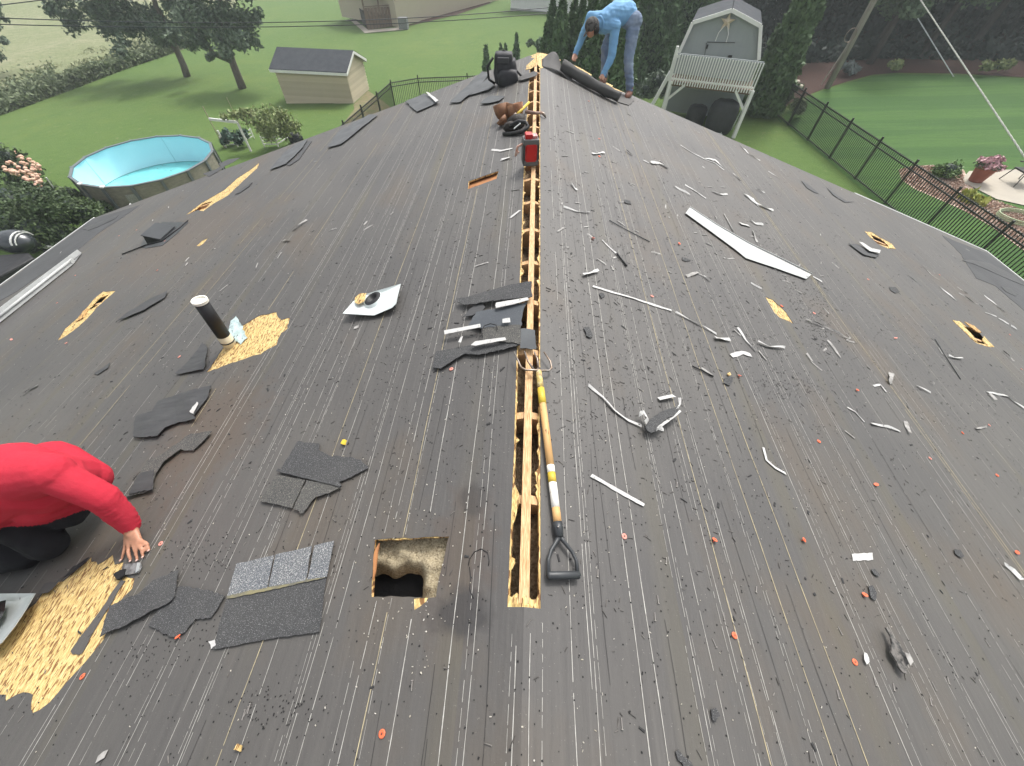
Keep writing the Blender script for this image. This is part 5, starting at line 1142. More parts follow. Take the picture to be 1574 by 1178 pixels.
for q_, lb in (([(765, 478), (766, 474), (814, 466), (816, 470), (790, 477), (766, 482)], 'upper white tape strip on the ridge pile'), ([(687, 516), (742, 506), (743, 511), (688, 522)], 'left white tape strip on the ridge pile'),
               ([(728, 539), (735, 533), (780, 527), (782, 531), (735, 540)], 'lower white tape strip on the ridge pile'), ([(776, 499), (787, 497), (788, 504), (776, 505)], 'small white tape square on the ridge pile'), ([(709, 534), (713, 526), (716, 525), (713, 535)], 'short white tape stub left of the ridge pile')):
    piece('white_tape_scrap', q_, M_TAPE, lb, 'tape', h=.045, th=.0015, side=-1, amp=.001, curl=.006)
# opening seen through the pile: a dark loop of wire / torn rim
mb = MB(); mb.tube([W(*st(a, b, -1), .042, -1) for a, b in ((745, 526), (744, 515), (748, 508), (757, 505), (766, 507), (768, 514))], .003, 6)
tag(mb.build('torn_loop', M_BLACK, None, True), 'dark torn loop around the felt opening in the ridge pile', 'felt strip')

# ------------------------------------------------------------------ release tape strips, rods, nails, caps
def ribbon(pts, wd, m, label, name='release_tape', cat='tape', lift=.004, wave=.006, seed=1, group='white release tape strips', side=None):
    if side is None: side = -1 if pts[0][0] < 822 else 1
    P = [Vector(st(a, b, side)) for a, b in pts]; Q = []
    for i in range(len(P)-1):
        n = max(2, int((P[i+1]-P[i]).length/.03))
        for k in range(n): Q.append(P[i].lerp(P[i+1], k/n))
    Q.append(P[-1]); g = random.Random(seed); vs = []
    for i, q_ in enumerate(Q):
        d = (Q[min(i+1, len(Q)-1)]-Q[max(i-1, 0)]).normalized(); nn = Vector((-d.y, d.x)); w2 = wd/2*(.75+.4*g.random()); hz = lift+wave*(1+math.sin(i*.9+seed))/2
        tw = wave*.8*math.sin(i*.5+seed*2)
        sk = d*g.uniform(-.01, .01) if i in (0, len(Q)-1) else Vector((0, 0))
        vs += [W(*(q_+nn*w2+sk), hz+tw+wave, side), W(*(q_-nn*w2), hz-tw+wave, side)]
    fs = [(2*i, 2*i+1, 2*i+3, 2*i+2) for i in range(len(Q)-1)]
    me = mesh(name, vs, fs); bm = bmesh.new(); bm.from_mesh(me); r = bmesh.ops.solidify(bm, geom=bm.faces[:], thickness=.0012); bm.to_mesh(me); bm.free()
    return tag(link(name, me, m), label, cat, group)
TP = [([(910,441),(940,450),(975,460),(1004,470),(1031,478)],.02,0),([(1036,481),(1070,498),(1101,515)],.014,0),([(1096,521),(1120,524)],.03,0),([(1123,548),(1140,543),(1154,547)],.04,0),([(904,594),(925,612),(943,632),(965,648),(985,657)],.016,0),
([(1010,615),(1034,611)],.024,0),([(907,731),(940,750),(988,777)],.02,0),([(866,320),(885,326),(906,328)],.016,0),([(894,425),(918,418)],.028,0),([(925,370),(936,381),(947,391)],.012,0),([(1054,426),(1072,420)],.03,1),([(1080,425),(1091,433)],.014,0),
([(1077,566),(1094,578)],.022,1),([(1132,505),(1145,524),(1161,541)],.014,0),([(1162,527),(1180,534),(1204,536)],.02,0),([(1166,541),(1177,554)],.016,1),([(1153,436),(1169,445)],.014,0),([(1237,492),(1265,503),(1290,516),(1303,522)],.012,1),
([(1300,513),(1306,520),(1300,524),(1312,527)],.016,1),([(1270,524),(1280,536),(1291,551)],.018,1),([(1455,548),(1465,551),(1477,552)],.02,0),([(1441,534),(1448,545)],.014,0),([(1512,455),(1528,468),(1543,480)],.02,0),([(1472,451),(1490,463),(1510,474)],.01,1),
([(1514,481),(1531,487)],.022,0),([(1533,490),(1549,499)],.022,0),([(1552,502),(1562,508)],.02,0),([(1418,409),(1430,422),(1444,432)],.014,1),([(1444,442),(1458,454),(1469,463)],.02,0),([(1368,575),(1365,590)],.04,1),([(1342,594),(1352,592),(1361,603)],.024,0),
([(1408,594),(1429,605)],.018,0),([(1426,588),(1433,592)],.016,1),([(1301,627),(1314,634),(1328,650)],.014,0),([(1337,652),(1362,657),(1382,664)],.018,0),([(1389,649),(1395,667)],.02,1),([(1297,662),(1312,674)],.012,1),
([(1517,604),(1548,610),(1557,618),(1576,631)],.024,0),([(1518,606),(1527,616)],.02,1),([(1172,689),(1177,708),(1191,720),(1207,729)],.02,0),([(1498,660),(1514,657)],.016,1),([(1540,868),(1553,877),(1565,892)],.022,0),
([(1046,224),(1061,234),(1084,246),(1100,252),(1112,262)],.025,0),([(1084,245),(1098,247),(1110,258)],.05,0),([(1000,252),(1012,252),(1026,259)],.05,0),([(988,247),(998,252)],.02,0),([(1137,224),(1150,237),(1168,248)],.02,0),([(1036,288),(1060,302)],.02,0),([(1053,285),(1072,297),(1085,306)],.03,0),
([(1094,295),(1106,300),(1117,300)],.03,0),([(1144,300),(1163,315),(1187,325)],.05,0),([(1156,305),(1165,318)],.03,0),([(1137,345),(1150,348)],.05,0),([(1152,339),(1160,345),(1171,347)],.03,0),([(1181,264),(1190,270),(1197,274)],.02,0),([(1156,355),(1161,370),(1163,374)],.02,1),([(1163,292),(1173,298)],.02,0),
([(1249,426),(1263,434)],.024,0),([(910,238),(928,236)],.03,0),([(877,283),(882,290),(886,294)],.02,0),([(756,231),(770,233),(788,229)],.035,0),([(770,247),(784,244)],.04,0),([(451,355),(462,347),(473,339)],.03,1),([(785,336),(800,324)],.02,0),
([(1126,268),(1140,280)],.02,1),([(962,233),(972,240)],.02,1),([(1245,556),(1262,570)],.012,1),([(1470,442),(1485,452)],.012,1),([(1540,540),(1556,556)],.014,1),([(1128,508),(1138,517)],.012,1),([(1238,545),(1246,556)],.012,1),([(38,607),(48,599),(60,593)],.03,1),([(545,505),(552,503)],.03,1),([(690,512),(697,511)],.02,1),([(437,371),(446,371)],.03,1),([(427,398),(433,389)],.016,1)]
for i, (p, wd, d) in enumerate(TP):
    m_ = p[len(p)//2]; ribbon(p, wd, M_TAPED if d else M_TAPE, lab('grey dirty tape strip' if d else ('long white tape strip' if math.dist(p[0], p[-1]) > 60 else 'short white tape strip'), *m_), seed=i, wave=.002+.0035*(i % 3))
piece('white_tape_scrap', [(1308, 852), (1340, 850), (1341, 861), (1310, 863)], M_TAPE, 'white tape rectangle lying flat on the right slope', 'tape', h=.002, th=.001, curl=.003, amp=.002)
# curled black scrap with tape
t = empty('curled_shingle_scrap', roofP(1010, 650), 'curled black shingle scrap with white tape, right of the fork handle', 'shingle scrap')
piece('scrap', [(986, 660), (997, 648), (1015, 637), (1034, 632), (1036, 640), (1015, 652), (1003, 668), (994, 672), (988, 668)], M_SHING, None, None, h=.02, th=.008, seed=92, curl=.03, grid=.02, parent=t)
for q_, wd in (([(1000, 668), (1016, 655), (1037, 639)], .016), ([(1036, 618), (1037, 629), (1033, 636)], .01), ([(974, 645), (982, 640), (990, 650), (984, 657)], .022), ([(1003, 664), (1012, 668)], .02)):
    o = ribbon(q_, wd, M_TAPE, None, 'tape_part', None, lift=.03, wave=.012, group=None); o.parent = t; o.matrix_parent_inverse = Matrix.Translation(-t.location)
# rods and cords
def rod(pts, r, m, label, name, cat, side=None, h=.004):
    side = side or (-1 if pts[0][0] < 822 else 1)
    return tag(MB().tube([W(*st(a, b, side), h+r, side) for a, b in pts], r, 6).build(name, m, None, True), label, cat)
rod([(936, 340), (965, 356), (998, 373)], .004, M_BLKPLA, 'thin dark rod on the right slope, left of the bent white trim', 'thin_rod', 'rod')
rod([(1436, 522), (1450, 545), (1475, 584)], .004, M_BLACK, 'thin black cord on the far right slope above the right-hand tape', 'loose_line', 'cord')
rod([(947, 391), (954, 400), (962, 411)], .008, M_BLACK, 'twisted black scrap at the end of a short tape', 'shingle_scrap', 'shingle scrap')
rod([(1063, 564), (1078, 571), (1095, 580)], .005, M_BLACK, 'dark stick beside a tape flap on the right slope', 'dark_stick', 'stick')
rod([(720, 870), (722, 860), (729, 849), (740, 844), (750, 850), (752, 862), (751, 870)], .0015, M_BLACK, 'fine black string loop between the square hole and the ridge slot', 'string_loop', 'string', h=.001)
rod([(722, 872), (724, 890), (722, 905), (728, 920)], .0015, M_BLACK, 'fine black string tail right of the square hole', 'string_loop', 'string', h=.001)
rod([(380, 585), (205, 660)], .0001, M_BLACK, None, 'x', None) if False else None
rod([(1112, 330), (1120, 345), (1126, 357)], .006, M_TAPED, 'thin pale sliver under the bent white trim', 'thin_sliver', 'sliver')
rod([(125, 390+3), (160, 381), (190, 372), (225, 366)], .008, M_BLACK, 'black cord-like scrap running to the slant-backed roof vent', 'loose_line', 'cord') if False else None
rod([(189, 392), (205, 386), (225, 378), (250, 372), (276, 352), (290, 340)], .01, M_BLACK, 'black flashing edge trailing from the slant-backed roof vent', 'felt_edge', 'felt strip')
# bent white aluminium trim
poly = [(1052, 330), (1059, 321), (1100, 348), (1150, 377), (1200, 402), (1245, 424), (1237, 431), (1190, 414), (1145, 399), (1130, 387), (1092, 359)]
pl_ = fix(pxpoly(poly, 1)); trim = empty('bent_trim', roofP(1148, 380), 'long white aluminium trim bent in the middle, right slope', 'metal trim')
def rlt(s, t): return .006+.008*abs(noise.noise(Vector((s*1.4, t*1.4, 0))))
sheet('trim_face', pl_, 1, .01, .002, M_ALUM, trim, grid=.06, relief=rlt)
lip = [(1059, 320), (1100, 347), (1150, 376), (1200, 400), (1246, 423)]
MB().tube([W(*st(a, b, 1), .016+.001*i, 1) for i, (a, b) in enumerate(lip)], .006, 6).build('folded_lip', M_ALUM, trim, True)
MB().tube([W(*st(1238, 427, 1), .02, 1), W(*st(1238, 427, 1), .024, 1)], .006, 8).build('nail_head', M_NAIL, trim)
# white gutter lengths on the left slope
gt = empty('gutter_section', roofP(60, 445), 'white metal gutter piece with grey inside, lying on the left slope', 'gutter')
a0, a1 = st(-40, 518, -1), st(127, 390, -1); b0, b1 = st(-40, 530, -1), st(113, 408, -1)
for (p, q_), (z0, z1), nm in (((a0, a1), (.01, .09), 'back_wall'), ((b0, b1), (.01, .07), 'front_wall')):
    vs = [W(*p, z0, -1), W(*q_, z0, -1), W(*q_, z1, -1), W(*p, z1, -1)]; MB().prism(vs, W(-.012, 0, 0, -1)-W(0, 0, 0, -1)).build(nm, M_ALUM, gt, bevel=.002)
MB().prism([W(*a0, .012, -1), W(*a1, .012, -1), W(*b1, .012, -1), W(*b0, .012, -1)], (0, 0, .003)).build('floor', mat('gutter_inside', (.3,.31,.31), .6, var=(4, (.12,.12,.12), .12), speck=(20, (.05,.05,.05), .62)), gt)
MB().tube([W(*b0, .075, -1), W(*b1, .075, -1)], .022, 8).build('rolled_lip', M_ALUM, gt, True)
MB().beam(W(*b1, .05, -1), W(*b1, .05, -1).lerp(W(*a1, .05, -1), .25), .03, .07).build('end_bend', M_ALUM, gt)
for k in range(9):
    p = Vector(a0).lerp(Vector(b0), .5).lerp(Vector(a1).lerp(Vector(b1), .5), .12+k*.1); MB().box(W(*p, .02, -1), (.08, .05, .02), Matrix.Rotation(k, 3, 'Z')).build('debris_clod', M_CRUMB, gt)

# cap nails
capm = MB(); n = 14; R_ = .0135
vs = [(R_*math.cos(2*math.pi*k/n)*q_, R_*math.sin(2*math.pi*k/n)*q_, z) for q_, z in ((1, 0), (1, .002), (.85, .0032), (.32, .0028), (.3, .001)) for k in range(n)]
capm.add(vs, [(i*n+k, i*n+(k+1) % n, (i+1)*n+(k+1) % n, (i+1)*n+k) for i in range(4) for k in range(n)]+[tuple(range(n))[::-1]])
capme = mesh('cap', capm.v, capm.f); capme.materials.append(M_ORANGE); capme2 = capme.copy(); capme2.materials[0] = M_PINK
shm = MB().tube([(0, 0, .001), (0, 0, .032)], .0022, 6); shme = mesh('shank', shm.v, shm.f); shme.materials.append(M_ORANGE); shme2 = shme.copy(); shme2.materials[0] = M_PINK
hdm = MB().tube([(0, 0, .0008), (0, 0, .004)], .0042, 8); hdme = mesh('nail_head', hdm.v, hdm.f); hdme.materials.append(mat('dark_nail_head', (.16,.06,.04), .5))
CAPS = [(1316,601,0,1),(1258,679,0,0),(1344,746,0,1),(1479,666,0,0),(1429,705,1,0),(1532,731,0,0),(1520,654,1,0),(1233,831,0,1),(1560,850,0,1),(1570,568,1,0),(1096,831,0,1),(1326,915,0,1),(1313,1018,0,0),(1128,977,0,0),(959,825,1,0),(588,1128,0,0),(277,979,0,1),(128,1040,0,0),(19,523,1,1),(102,528,1,0),(276,549,1,0),(248,836,1,0),(1043,376,0,1),(911,368,0,1),(1251,482,1,0),(1375,521,1,1),(1334,430,1,0),(1135,579,0,1),(1201,471,0,0),(1552,515,1,0),(1444,423,1,0),(210,354,1,0),(242,416,1,0),(116,424,1,0),(88,466,1,0),(254,371,1,0),(183,363,1,0),(905,156,1,0),(921,214,1,0),(694,568,1,0),(921,241,0,0),(1002,456,1,0)]
g = random.Random(9)
for px, py, pk, tilt in CAPS:
    P = roofP(px, py); side = 1 if P.x > 0 else -1
    big = 1.0 if py > 560 else 1.15
    e = empty('cap_nail', P, lab('faded pink plastic cap nail' if pk else 'orange plastic cap nail', px, py), 'cap nail', 'plastic cap nails on the felt')
    up = Vector((side*ST, 0, CT)); tl = Vector((g.uniform(-1, 1), g.uniform(-.2, 1), 0))*(.75 if tilt else .12); z = (up+tl).normalized()
    q_ = z.to_track_quat('Z', 'Y'); e.rotation_mode = 'QUATERNION'; e.rotation_quaternion = q_; e.location = P+up*(.012 if tilt else .003); e.scale = (big*.95,)*3
    for mm in ((capme2 if pk else capme), (shme2 if pk else shme) if tilt else None, hdme if not tilt else None):
        if mm: o = bpy.data.objects.new(mm.name.split('.')[0], mm); COL.objects.link(o); o.parent = e
        if mm and mm.name.startswith('shank'): o.rotation_euler = (math.pi, 0, 0)
# single roofing nails lying near the camera
nm_ = MB(); nm_.tube([(0, -.014, .003), (0, .016, .003)], .0019, 6); nm_.tube([(0, .0155, .003), (0, .0175, .003)], .0048, 8); nme = mesh('roofing_nail', nm_.v, nm_.f); nme.materials.append(M_NAIL)
NL = [(1010.7,921),(1006,947.5),(1112,947),(1097,988),(955,1111.6),(1162,906),(1290,969),(1287,1067),(1285.5,1167),(1023.6,862),(918.5,881),(1344,1047.5),(1373,1056),(1434,1054),(1456.6,1046),(1516,988),(1429.6,1078),(1504,1153.6),(633.6,1055),(446,807),(375,1100),(379,1095),(383,1090),(1110,580),(1040,745),(1011,739),(1180,760),(1240,776)]
for px, py in NL:
    P = roofP(px, py); side = 1 if P.x > 0 else -1; o = bpy.data.objects.new('roofing_nail', nme); COL.objects.link(o); o.location = P
    o.rotation_mode = 'QUATERNION'; o.rotation_quaternion = Vector((side*ST, 0, CT)).to_track_quat('Z', 'Y') @ Matrix.Rotation(math.pi/2+g.uniform(-.5, .3), 3, 'Z').to_quaternion()
    tag(o, lab('loose steel roofing nail', px, py), 'nail', 'loose roofing nails')

# ------------------------------------------------------------------ vent pipe with its torn flashing
PB = roofP(354, 531, 0, -1); PT = roofP(306, 461, 0, -1)
# lean: point on the sight line of the top closest to a 0.42 m riser
d_ = ray(306, 461).normalized(); tt = (PB+Vector((0, 0, .5))-CAM).dot(d_); PT = CAM+d_*tt
pipe = empty('vent_pipe', PB, 'tall plumbing vent pipe, black above and cream below, standing in torn sheathing', 'vent pipe')
ax = (PT-PB); r_ = .052
MB().tube([PB-ax*.12, PB+ax*.25], r_*1.02, 20).build('lower_pipe', M_CREAM, pipe, True)
MB().tube([PB+ax*.105, PB+ax*.125], r_*1.1, 20).build('coupling_band', M_BLACK, pipe, True)
MB().tube([PB+ax*.24, PB+ax*.97], r_, 20).build('upper_pipe', M_BLACK, pipe, True)
mb = MB(); rot = ax.to_track_quat('Z', 'Y').to_matrix(); n = 24; vs = []
for z, q_ in ((.955, 1.1), (1.0, 1.1), (1.0, .9), (.975, .88)):
    for k in range(n): vs.append(PB+ax*z+rot@Vector((math.cos(2*math.pi*k/n), math.sin(2*math.pi*k/n), 0))*r_*q_)
mb.add(vs, [(i*n+k, i*n+(k+1) % n, (i+1)*n+(k+1) % n, (i+1)*n+k) for i in range(3) for k in range(n)]+[tuple(range(3*n, 4*n))]); mb.build('cream_rim', mat('white_pvc', (.72,.7,.62), .5), pipe)
def upsheet(name, q_, m, parent, label=None, cat=None, z0=.0, z1=.12, seed=1, side=-1):
    pts = pxpoly(q_, side); mt = [p[1] for p in pts]; 
    def rel(s, t): return z0+(z1-z0)*(t-min(mt))/(max(mt)-min(mt))+.012*noise.noise(Vector((s*20+seed, t*20, 0)))
    o = sheet(name, fix(rough(pts, .02, .005, seed)), side, .003, .002, m, parent, grid=.02, relief=rel); return tag(o, label, cat) if label else o
upsheet('torn_flashing', [(356, 512), (362, 500), (371, 493), (377, 505), (381, 520), (370, 530), (364, 526)], M_BLUEGREY, None, 'torn pale blue flashing scrap standing against the vent pipe foot', 'flashing', .0, .06)
# square vent flashing with rubber collar
fl_ = pxpoly([(534, 491), (553, 464), (560, 459), (620, 443), (617, 464), (615, 476), (608, 481), (578, 489)], -1)
fe_ = empty('vent_flashing', roofP(578, 468), 'square pale metal vent flashing with black rubber collar lying loose', 'flashing')
cf = Vector(st(578, 466, -1))
def rf(s, t): return .018+.028*((s-cf.x)/.2)**2*(1 if s < cf.x else .7)+.006*math.sin(t*9)
sheet('metal_plate', fix(fl_), -1, .004, .002, M_GALV if False else mat('pale_galvanised', (.5,.55,.54), .5, metal=.15, var=(7, (.62,.66,.65), .2), speck=(16, (.3,.24,.12), .72)), fe_, grid=.03, relief=rf)
mb = MB(); n = 28; vs = []
for rr, z in ((.1, .025), (.085, .045), (.06, .056), (.045, .05), (.04, .03)):
    for k in range(n): vs.append(W(cf.x+rr*.8*math.cos(2*math.pi*k/n), cf.y+rr*.95*math.sin(2*math.pi*k/n), z+.004, -1))
mb.add(vs, [(i*n+k, i*n+(k+1) % n, (i+1)*n+(k+1) % n, (i+1)*n+k) for i in range(1, 4) for k in range(n)]+[tuple(range(4*n, 5*n))]); mb.build('rubber_collar', M_BLACK, fe_, True)
mb = MB(); mb.add(vs[:2*n], [(k, (k+1) % n, n+(k+1) % n, n+k) for k in range(n)]); mb.build('raised_ring', MATS['pale_galvanised'], fe_, True)
for a, b in ((614, 448), (613, 460), (608, 476), (540, 487)): MB().ball(W(*st(a, b, -1), .035, -1), .005, 6, 4).build('nail_head', M_NAIL, fe_)
px_sheet('wood_stain', [(553, 466), (560, 460), (570, 460), (567, 472), (558, 477), (552, 474)], -1, .062, .0008, M_OSB, fe_, 3, .003)
# flashing on the bare wood patch at the lower left
q_ = pxpoly([(-70, 917), (0, 916), (77, 916), (66, 938), (50, 965), (30, 990), (0, 1012), (-70, 1040)], -1)
f2 = empty('vent_flashing', roofP(20, 950), 'grey metal flashing with a black smeared centre at the left frame edge', 'flashing')
sheet('metal_plate', fix(q_), -1, .05, .003, M_GALV, f2, grid=.04, relief=lambda s, t: .03*math.sin(s*5+1)+.03)
c2 = Vector(st(2, 965, -1)); mb = MB(); n = 24; vs = []
for rr, z in ((.13, .0), (.1, .03), (.06, .045), (.04, .0)):
    for k in range(n): a = 2*math.pi*k/n; q3 = 1+.15*math.sin(3*a)+.08*math.sin(7*a); vs.append(W(c2.x+rr*q3*math.cos(a), c2.y+rr*q3*math.sin(a), z+.095, -1))
mb.add(vs, [(i*n+k, i*n+(k+1) % n, (i+1)*n+(k+1) % n, (i+1)*n+k) for i in range(3) for k in range(n)]+[tuple(range(3*n, 4*n))]); mb.build('tarred_collar', mat('black_tar', (.01,.01,.01), .25, bump=(30, .6, .006)), f2, True)
# slant-backed roof vent
vt = empty('roof_vent', roofP(245, 368), 'black slant-backed metal roof vent on the far left slope', 'roof vent')
D0, U0, U1 = roofP(227, 376, 0, -1), roofP(248, 371, 0, -1), roofP(270, 351, 0, -1); sh = U1-U0; D1 = D0+sh; hv = vtop(D0, 218, 361)
T0_, T1_ = D0+Z(hv)+(U0-D0)*.12, D1+Z(hv)+(U0-D0)*.12; lipv = Z(.035)
M_VENT = mat('vent_paint', (.03,.033,.036), .5, var=(4, (.045,.048,.05), .2))
MB().add([T0_-(U0-D0)*.12, T1_-(U0-D0)*.12, U1+lipv, U0+lipv, T0_-(U0-D0)*.12-Z(.012), T1_-(U0-D0)*.12-Z(.012), U1, U0], [(0,1,2,3),(4,5,6,7),(0,3,7,4),(2,6,7,3),(1,5,6,2),(0,1,5,4)]).build('hood', M_VENT, vt, bevel=.003)
for q0_, q1_, q2_ in ((D0, U0, T0_), (D1, U1, T1_)): MB().prism([q0_, q1_, q2_-Z(.014)], sh.normalized()*.006).build('side_cheek', M_BLACK, vt)
px_sheet('base_flange', [(215, 380), (222, 368), (244, 345), (252, 342), (290, 342), (272, 360), (250, 378), (225, 382)], -1, .006, .003, M_VENT, vt, 3, .003)

# ------------------------------------------------------------------ tear-off fork with D grip
fk = empty('tear_off_fork', roofP(845, 700), 'tear-off fork with yellow and white worn handle and black D grip, lying beside the slot', 'garden fork')
def hp3(px, py, hh, side=1): return roofP(px, py, hh, side)
H0, H1 = hp3(828, 571, .035), hp3(857, 803, .03)
def hseg(a, b, r0, r1, name, m): MB().tube([H0.lerp(H1, a), H0.lerp(H1, (a+b)/2), H0.lerp(H1, b)], [r0, (r0+r1)/2, r1], 16).build(name, m, fk, True)
def tz(py):   # fraction along the handle for a pixel row
    x0 = 828+(857-828)*(py-571)/(803-571); P = hp3(x0, py, .033); return max(0, min(1, (P-H0).dot(H1-H0)/(H1-H0).length_squared))
M_SOCK = mat('worn_yellow_white', (.55,.5,.36), .6, var=[(16, (.6,.45,.06), .12), (40, (.3,.2,.1), .1)])
M_WHW = mat('worn_white_paint', (.72,.7,.64), .6, speck=[(30, (.25,.15,.08), .6)])
M_HWOOD = mat('handle_wood', (.5,.28,.1), .6, var=(9, (.58,.36,.16), .2), speck=(26, (.16,.07,.03), .66), stretch=(3, .6, 3))
seq = [(571, 598, M_SOCK, 'socket', .016, .018), (598, 621, M_YEL, 'ferrule', .019, .0195), (621, 716, M_HWOOD, 'handle', .018, .018), (716, 727, M_WHW, 'paint_band', .0184, .0184), (727, 742, M_YEL, 'paint_band', .0184, .0184), (742, 780, M_WHW, 'paint_band', .0184, .0184), (780, 803, M_HWOOD, 'handle', .018, .018)]
for a, b, m_, nm, r0, r1 in seq: hseg(tz(a)-.001, tz(b)+.001, r0, r1, nm, m_)
MB().tube([H1, hp3(858, 812, .03), hp3(860, 826, .03)], [.021, .021, .017], 16).build('grip_socket', M_BLKPLA, fk, True)
MB().ball(hp3(858, 810, .052), .004, 8, 6).build('rivet', M_NAIL, fk, True)
mb = MB()
mb.tube([hp3(860, 824, .03), hp3(855, 833, .03), hp3(847, 846, .03), hp3(843, 860, .03), hp3(843, 886, .03)], [.012, .009, .008, .008, .009], 10)
mb.build('grip_arm', M_BLKPLA, fk, True)
mb = MB(); mb.tube([hp3(860, 824, .03), hp3(867, 833, .03), hp3(879, 848, .03), hp3(886, 862, .03), hp3(888, 884, .03)], [.012, .009, .008, .008, .009], 10); mb.build('grip_arm', M_BLKPLA, fk, True)
mb = MB(); a, b = hp3(841, 885, .028), hp3(891, 884, .028); mb.tube([a, a.lerp(b, .04), a.lerp(b, .96), b], [.012, .016, .016, .012], 16); mb.build('grip_bar', M_BLKPLA, fk, True)
def FP(px, py, hh): return roofP(px, py, hh, 1 if px > 815 else -1)
bar = [FP(790, 541, .05), FP(797, 556, .045), FP(801, 565, .045), FP(808, 569, .045), FP(820, 569, .042), FP(832, 570, .042), FP(844, 570, .04), FP(848, 566, .04), FP(846, 556, .04), FP(836, 541, .045)]
MB().tube(bar, [.004]+[.006]*8+[.004], 8).build('tine', M_STEEL, fk, True)
MB().tube([FP(806, 540, .05), FP(812, 556, .045), FP(820, 568, .042)], [.004, .006, .007], 8).build('tine', M_STEEL, fk, True)
MB().tube([FP(821, 541, .05), FP(826, 552, .045), FP(828, 568, .042)], [.004, .006, .007], 8).build('tine', M_STEEL, fk, True)
MB().tube([FP(827, 566, .04), H0, H0.lerp(H1, .03)], [.008, .014, .016], 10).build('neck', M_STEEL, fk, True)

# ------------------------------------------------------------------ red jobsite tool box, tool belt, backpack
B0_ = roofP(803, 257, .02, -1); B1_ = roofP(827, 257, .02, 1); zc = max(B0_.z, B1_.z, .0)
B0_ = CAM+ray(804, 257)*((zc-CAM.z)/ray(804, 257).z); B1_ = CAM+ray(827, 256)*((zc-CAM.z)/ray(827, 256).z)
uxr = unit(B1_-B0_); wr = (B1_-B0_).to_2d().length; uyr = Vector((-uxr.y, uxr.x, 0)); hr = vtop((B0_+B1_)/2, 814, 216); dr = .11
rb = empty('red_jobsite_case', (B0_+B1_)/2, 'red and black upright jobsite battery case astride the ridge slot', 'tool case')
mid_ = (B0_+B1_)/2+uyr*dr/2; Rz = Matrix.Rotation(math.atan2(uxr.y, uxr.x), 3, 'Z')
MB().box(mid_+Z(hr/2), (wr*.92, dr, hr*.94), Rz).build('body', M_REDTOOL, rb, bevel=.012)
MB().box(mid_+Z(hr*.52)-uyr*(dr/2+.002), (wr*.62, .01, hr*.66), Rz).build('front_panel', M_REDTOOL, rb, bevel=.004)
for sx_ in (-1, 1):
    MB().box(mid_+uxr*sx_*wr*.45+Z(hr/2), (.022, dr*1.06, hr*.8), Rz).build('side_guard', M_BLKPLA, rb, bevel=.005)
for z_ in (.03, hr-.02): MB().box(mid_+Z(z_), (wr, dr*1.1, .05), Rz).build('end_guard', mat('grey_guard', (.1,.1,.1), .5), rb, bevel=.01)
MB().box(mid_+Z(hr+.02)-uxr*wr*.15, (wr*.45, dr*.7, .05), Rz).build('top_button', M_REDTOOL, rb, bevel=.01)
MB().box(mid_+Z(hr+.015)+uxr*wr*.25, (wr*.3, dr*.7, .03), Rz).build('top_label', mat('pale_label', (.55,.4,.38), .5, var=(60, (.5,.05,.05), .1)), rb, bevel=.004)
MB().tube([mid_+uxr*-wr*.5+Z(hr*.8), mid_-uxr*wr*.85+Z(hr*.7), mid_-uxr*wr*.95+Z(hr*.35), mid_-uxr*wr*.75+Z(.12)], .012, 8).build('strap', mat('salmon_strap', (.5,.22,.15), .7, var=(30, (.6,.45,.38), .15)), rb, True)
# tool belt
tb = empty('tool_belt', roofP(790, 185), 'tan leather tool belt with open pouches and a black pouch beside the ridge slot', 'tool belt')
def pouch(px, py, w_, h_, m, ang, name='pouch', tilt=.5):
    c = roofP(px, py, .05, -1); mb = MB(); n = 14; vs = []
    rot = Matrix.Rotation(ang, 3, 'Z')@Matrix.Rotation(tilt, 3, 'X')
    for q_, z in ((.35, 0), (.8, .03), (1, h_*.5), (1.08, h_), (.95, h_), (.8, h_*.4), (.3, .03)):
        for k in range(n):
            a = 2*math.pi*k/n; vs.append(c+rot@Vector((math.cos(a)*w_/2*q_*(1+.12*math.sin(3*a+ang)), math.sin(a)*w_/3*q_, z-.05)))
    mb.add(vs, [(i*n+k, i*n+(k+1) % n, (i+1)*n+(k+1) % n, (i+1)*n+k) for i in range(6) for k in range(n)]+[tuple(range(n))[::-1], tuple(range(6*n, 7*n))])
    return mb.build(name, m, tb, True)
pouch(774, 178, .2, .17, M_LEATHER, .6, tilt=-.5); pouch(783, 174, .16, .15, M_LEATHER, -.4, tilt=-.3); pouch(791, 178, .15, .15, M_LEATHER, .2, tilt=-.5); pouch(798, 175, .13, .16, mat('worn_leather', (.33,.17,.09), .8, var=(20, (.2,.08,.04), .2)), .8, tilt=-.2)
pouch(773, 186, .17, .08, M_LEATHER, 1.2, tilt=-.9); pouch(796, 190, .2, .12, mat('black_pouch', (.03,.025,.022), .7, bump=(30, .5, .01)), .4, tilt=-.8); pouch(785, 196, .17, .08, MATS['black_pouch'], .3, tilt=-1.0)
MB().tube([roofP(a, b, hh, -1) for a, b, hh in ((778, 200, .03), (786, 193, .08), (797, 187, .1), (808, 188, .08), (812, 195, .04), (803, 203, .03), (787, 206, .02), (774, 206, .015))], .022, 8).build('belt_strap', M_BLACK, tb, True)
MB().beam(roofP(790, 198, .1, -1), roofP(800, 190, .13, -1), .03, .008).build('buckle', M_GALV, tb, bevel=.002)
hm = empty('hammer', roofP(806, 165), 'hammer with yellow handle sticking out of the tool belt', 'hammer')
MB().tube([roofP(795, 176, .1, -1), roofP(813, 158, .06, -1)], .016, 10).build('handle', M_YEL, hm, True); MB().tube([roofP(793, 179, .1, -1), roofP(791, 175, .13, -1)], .02, 10).build('head', M_STEEL, hm, True)
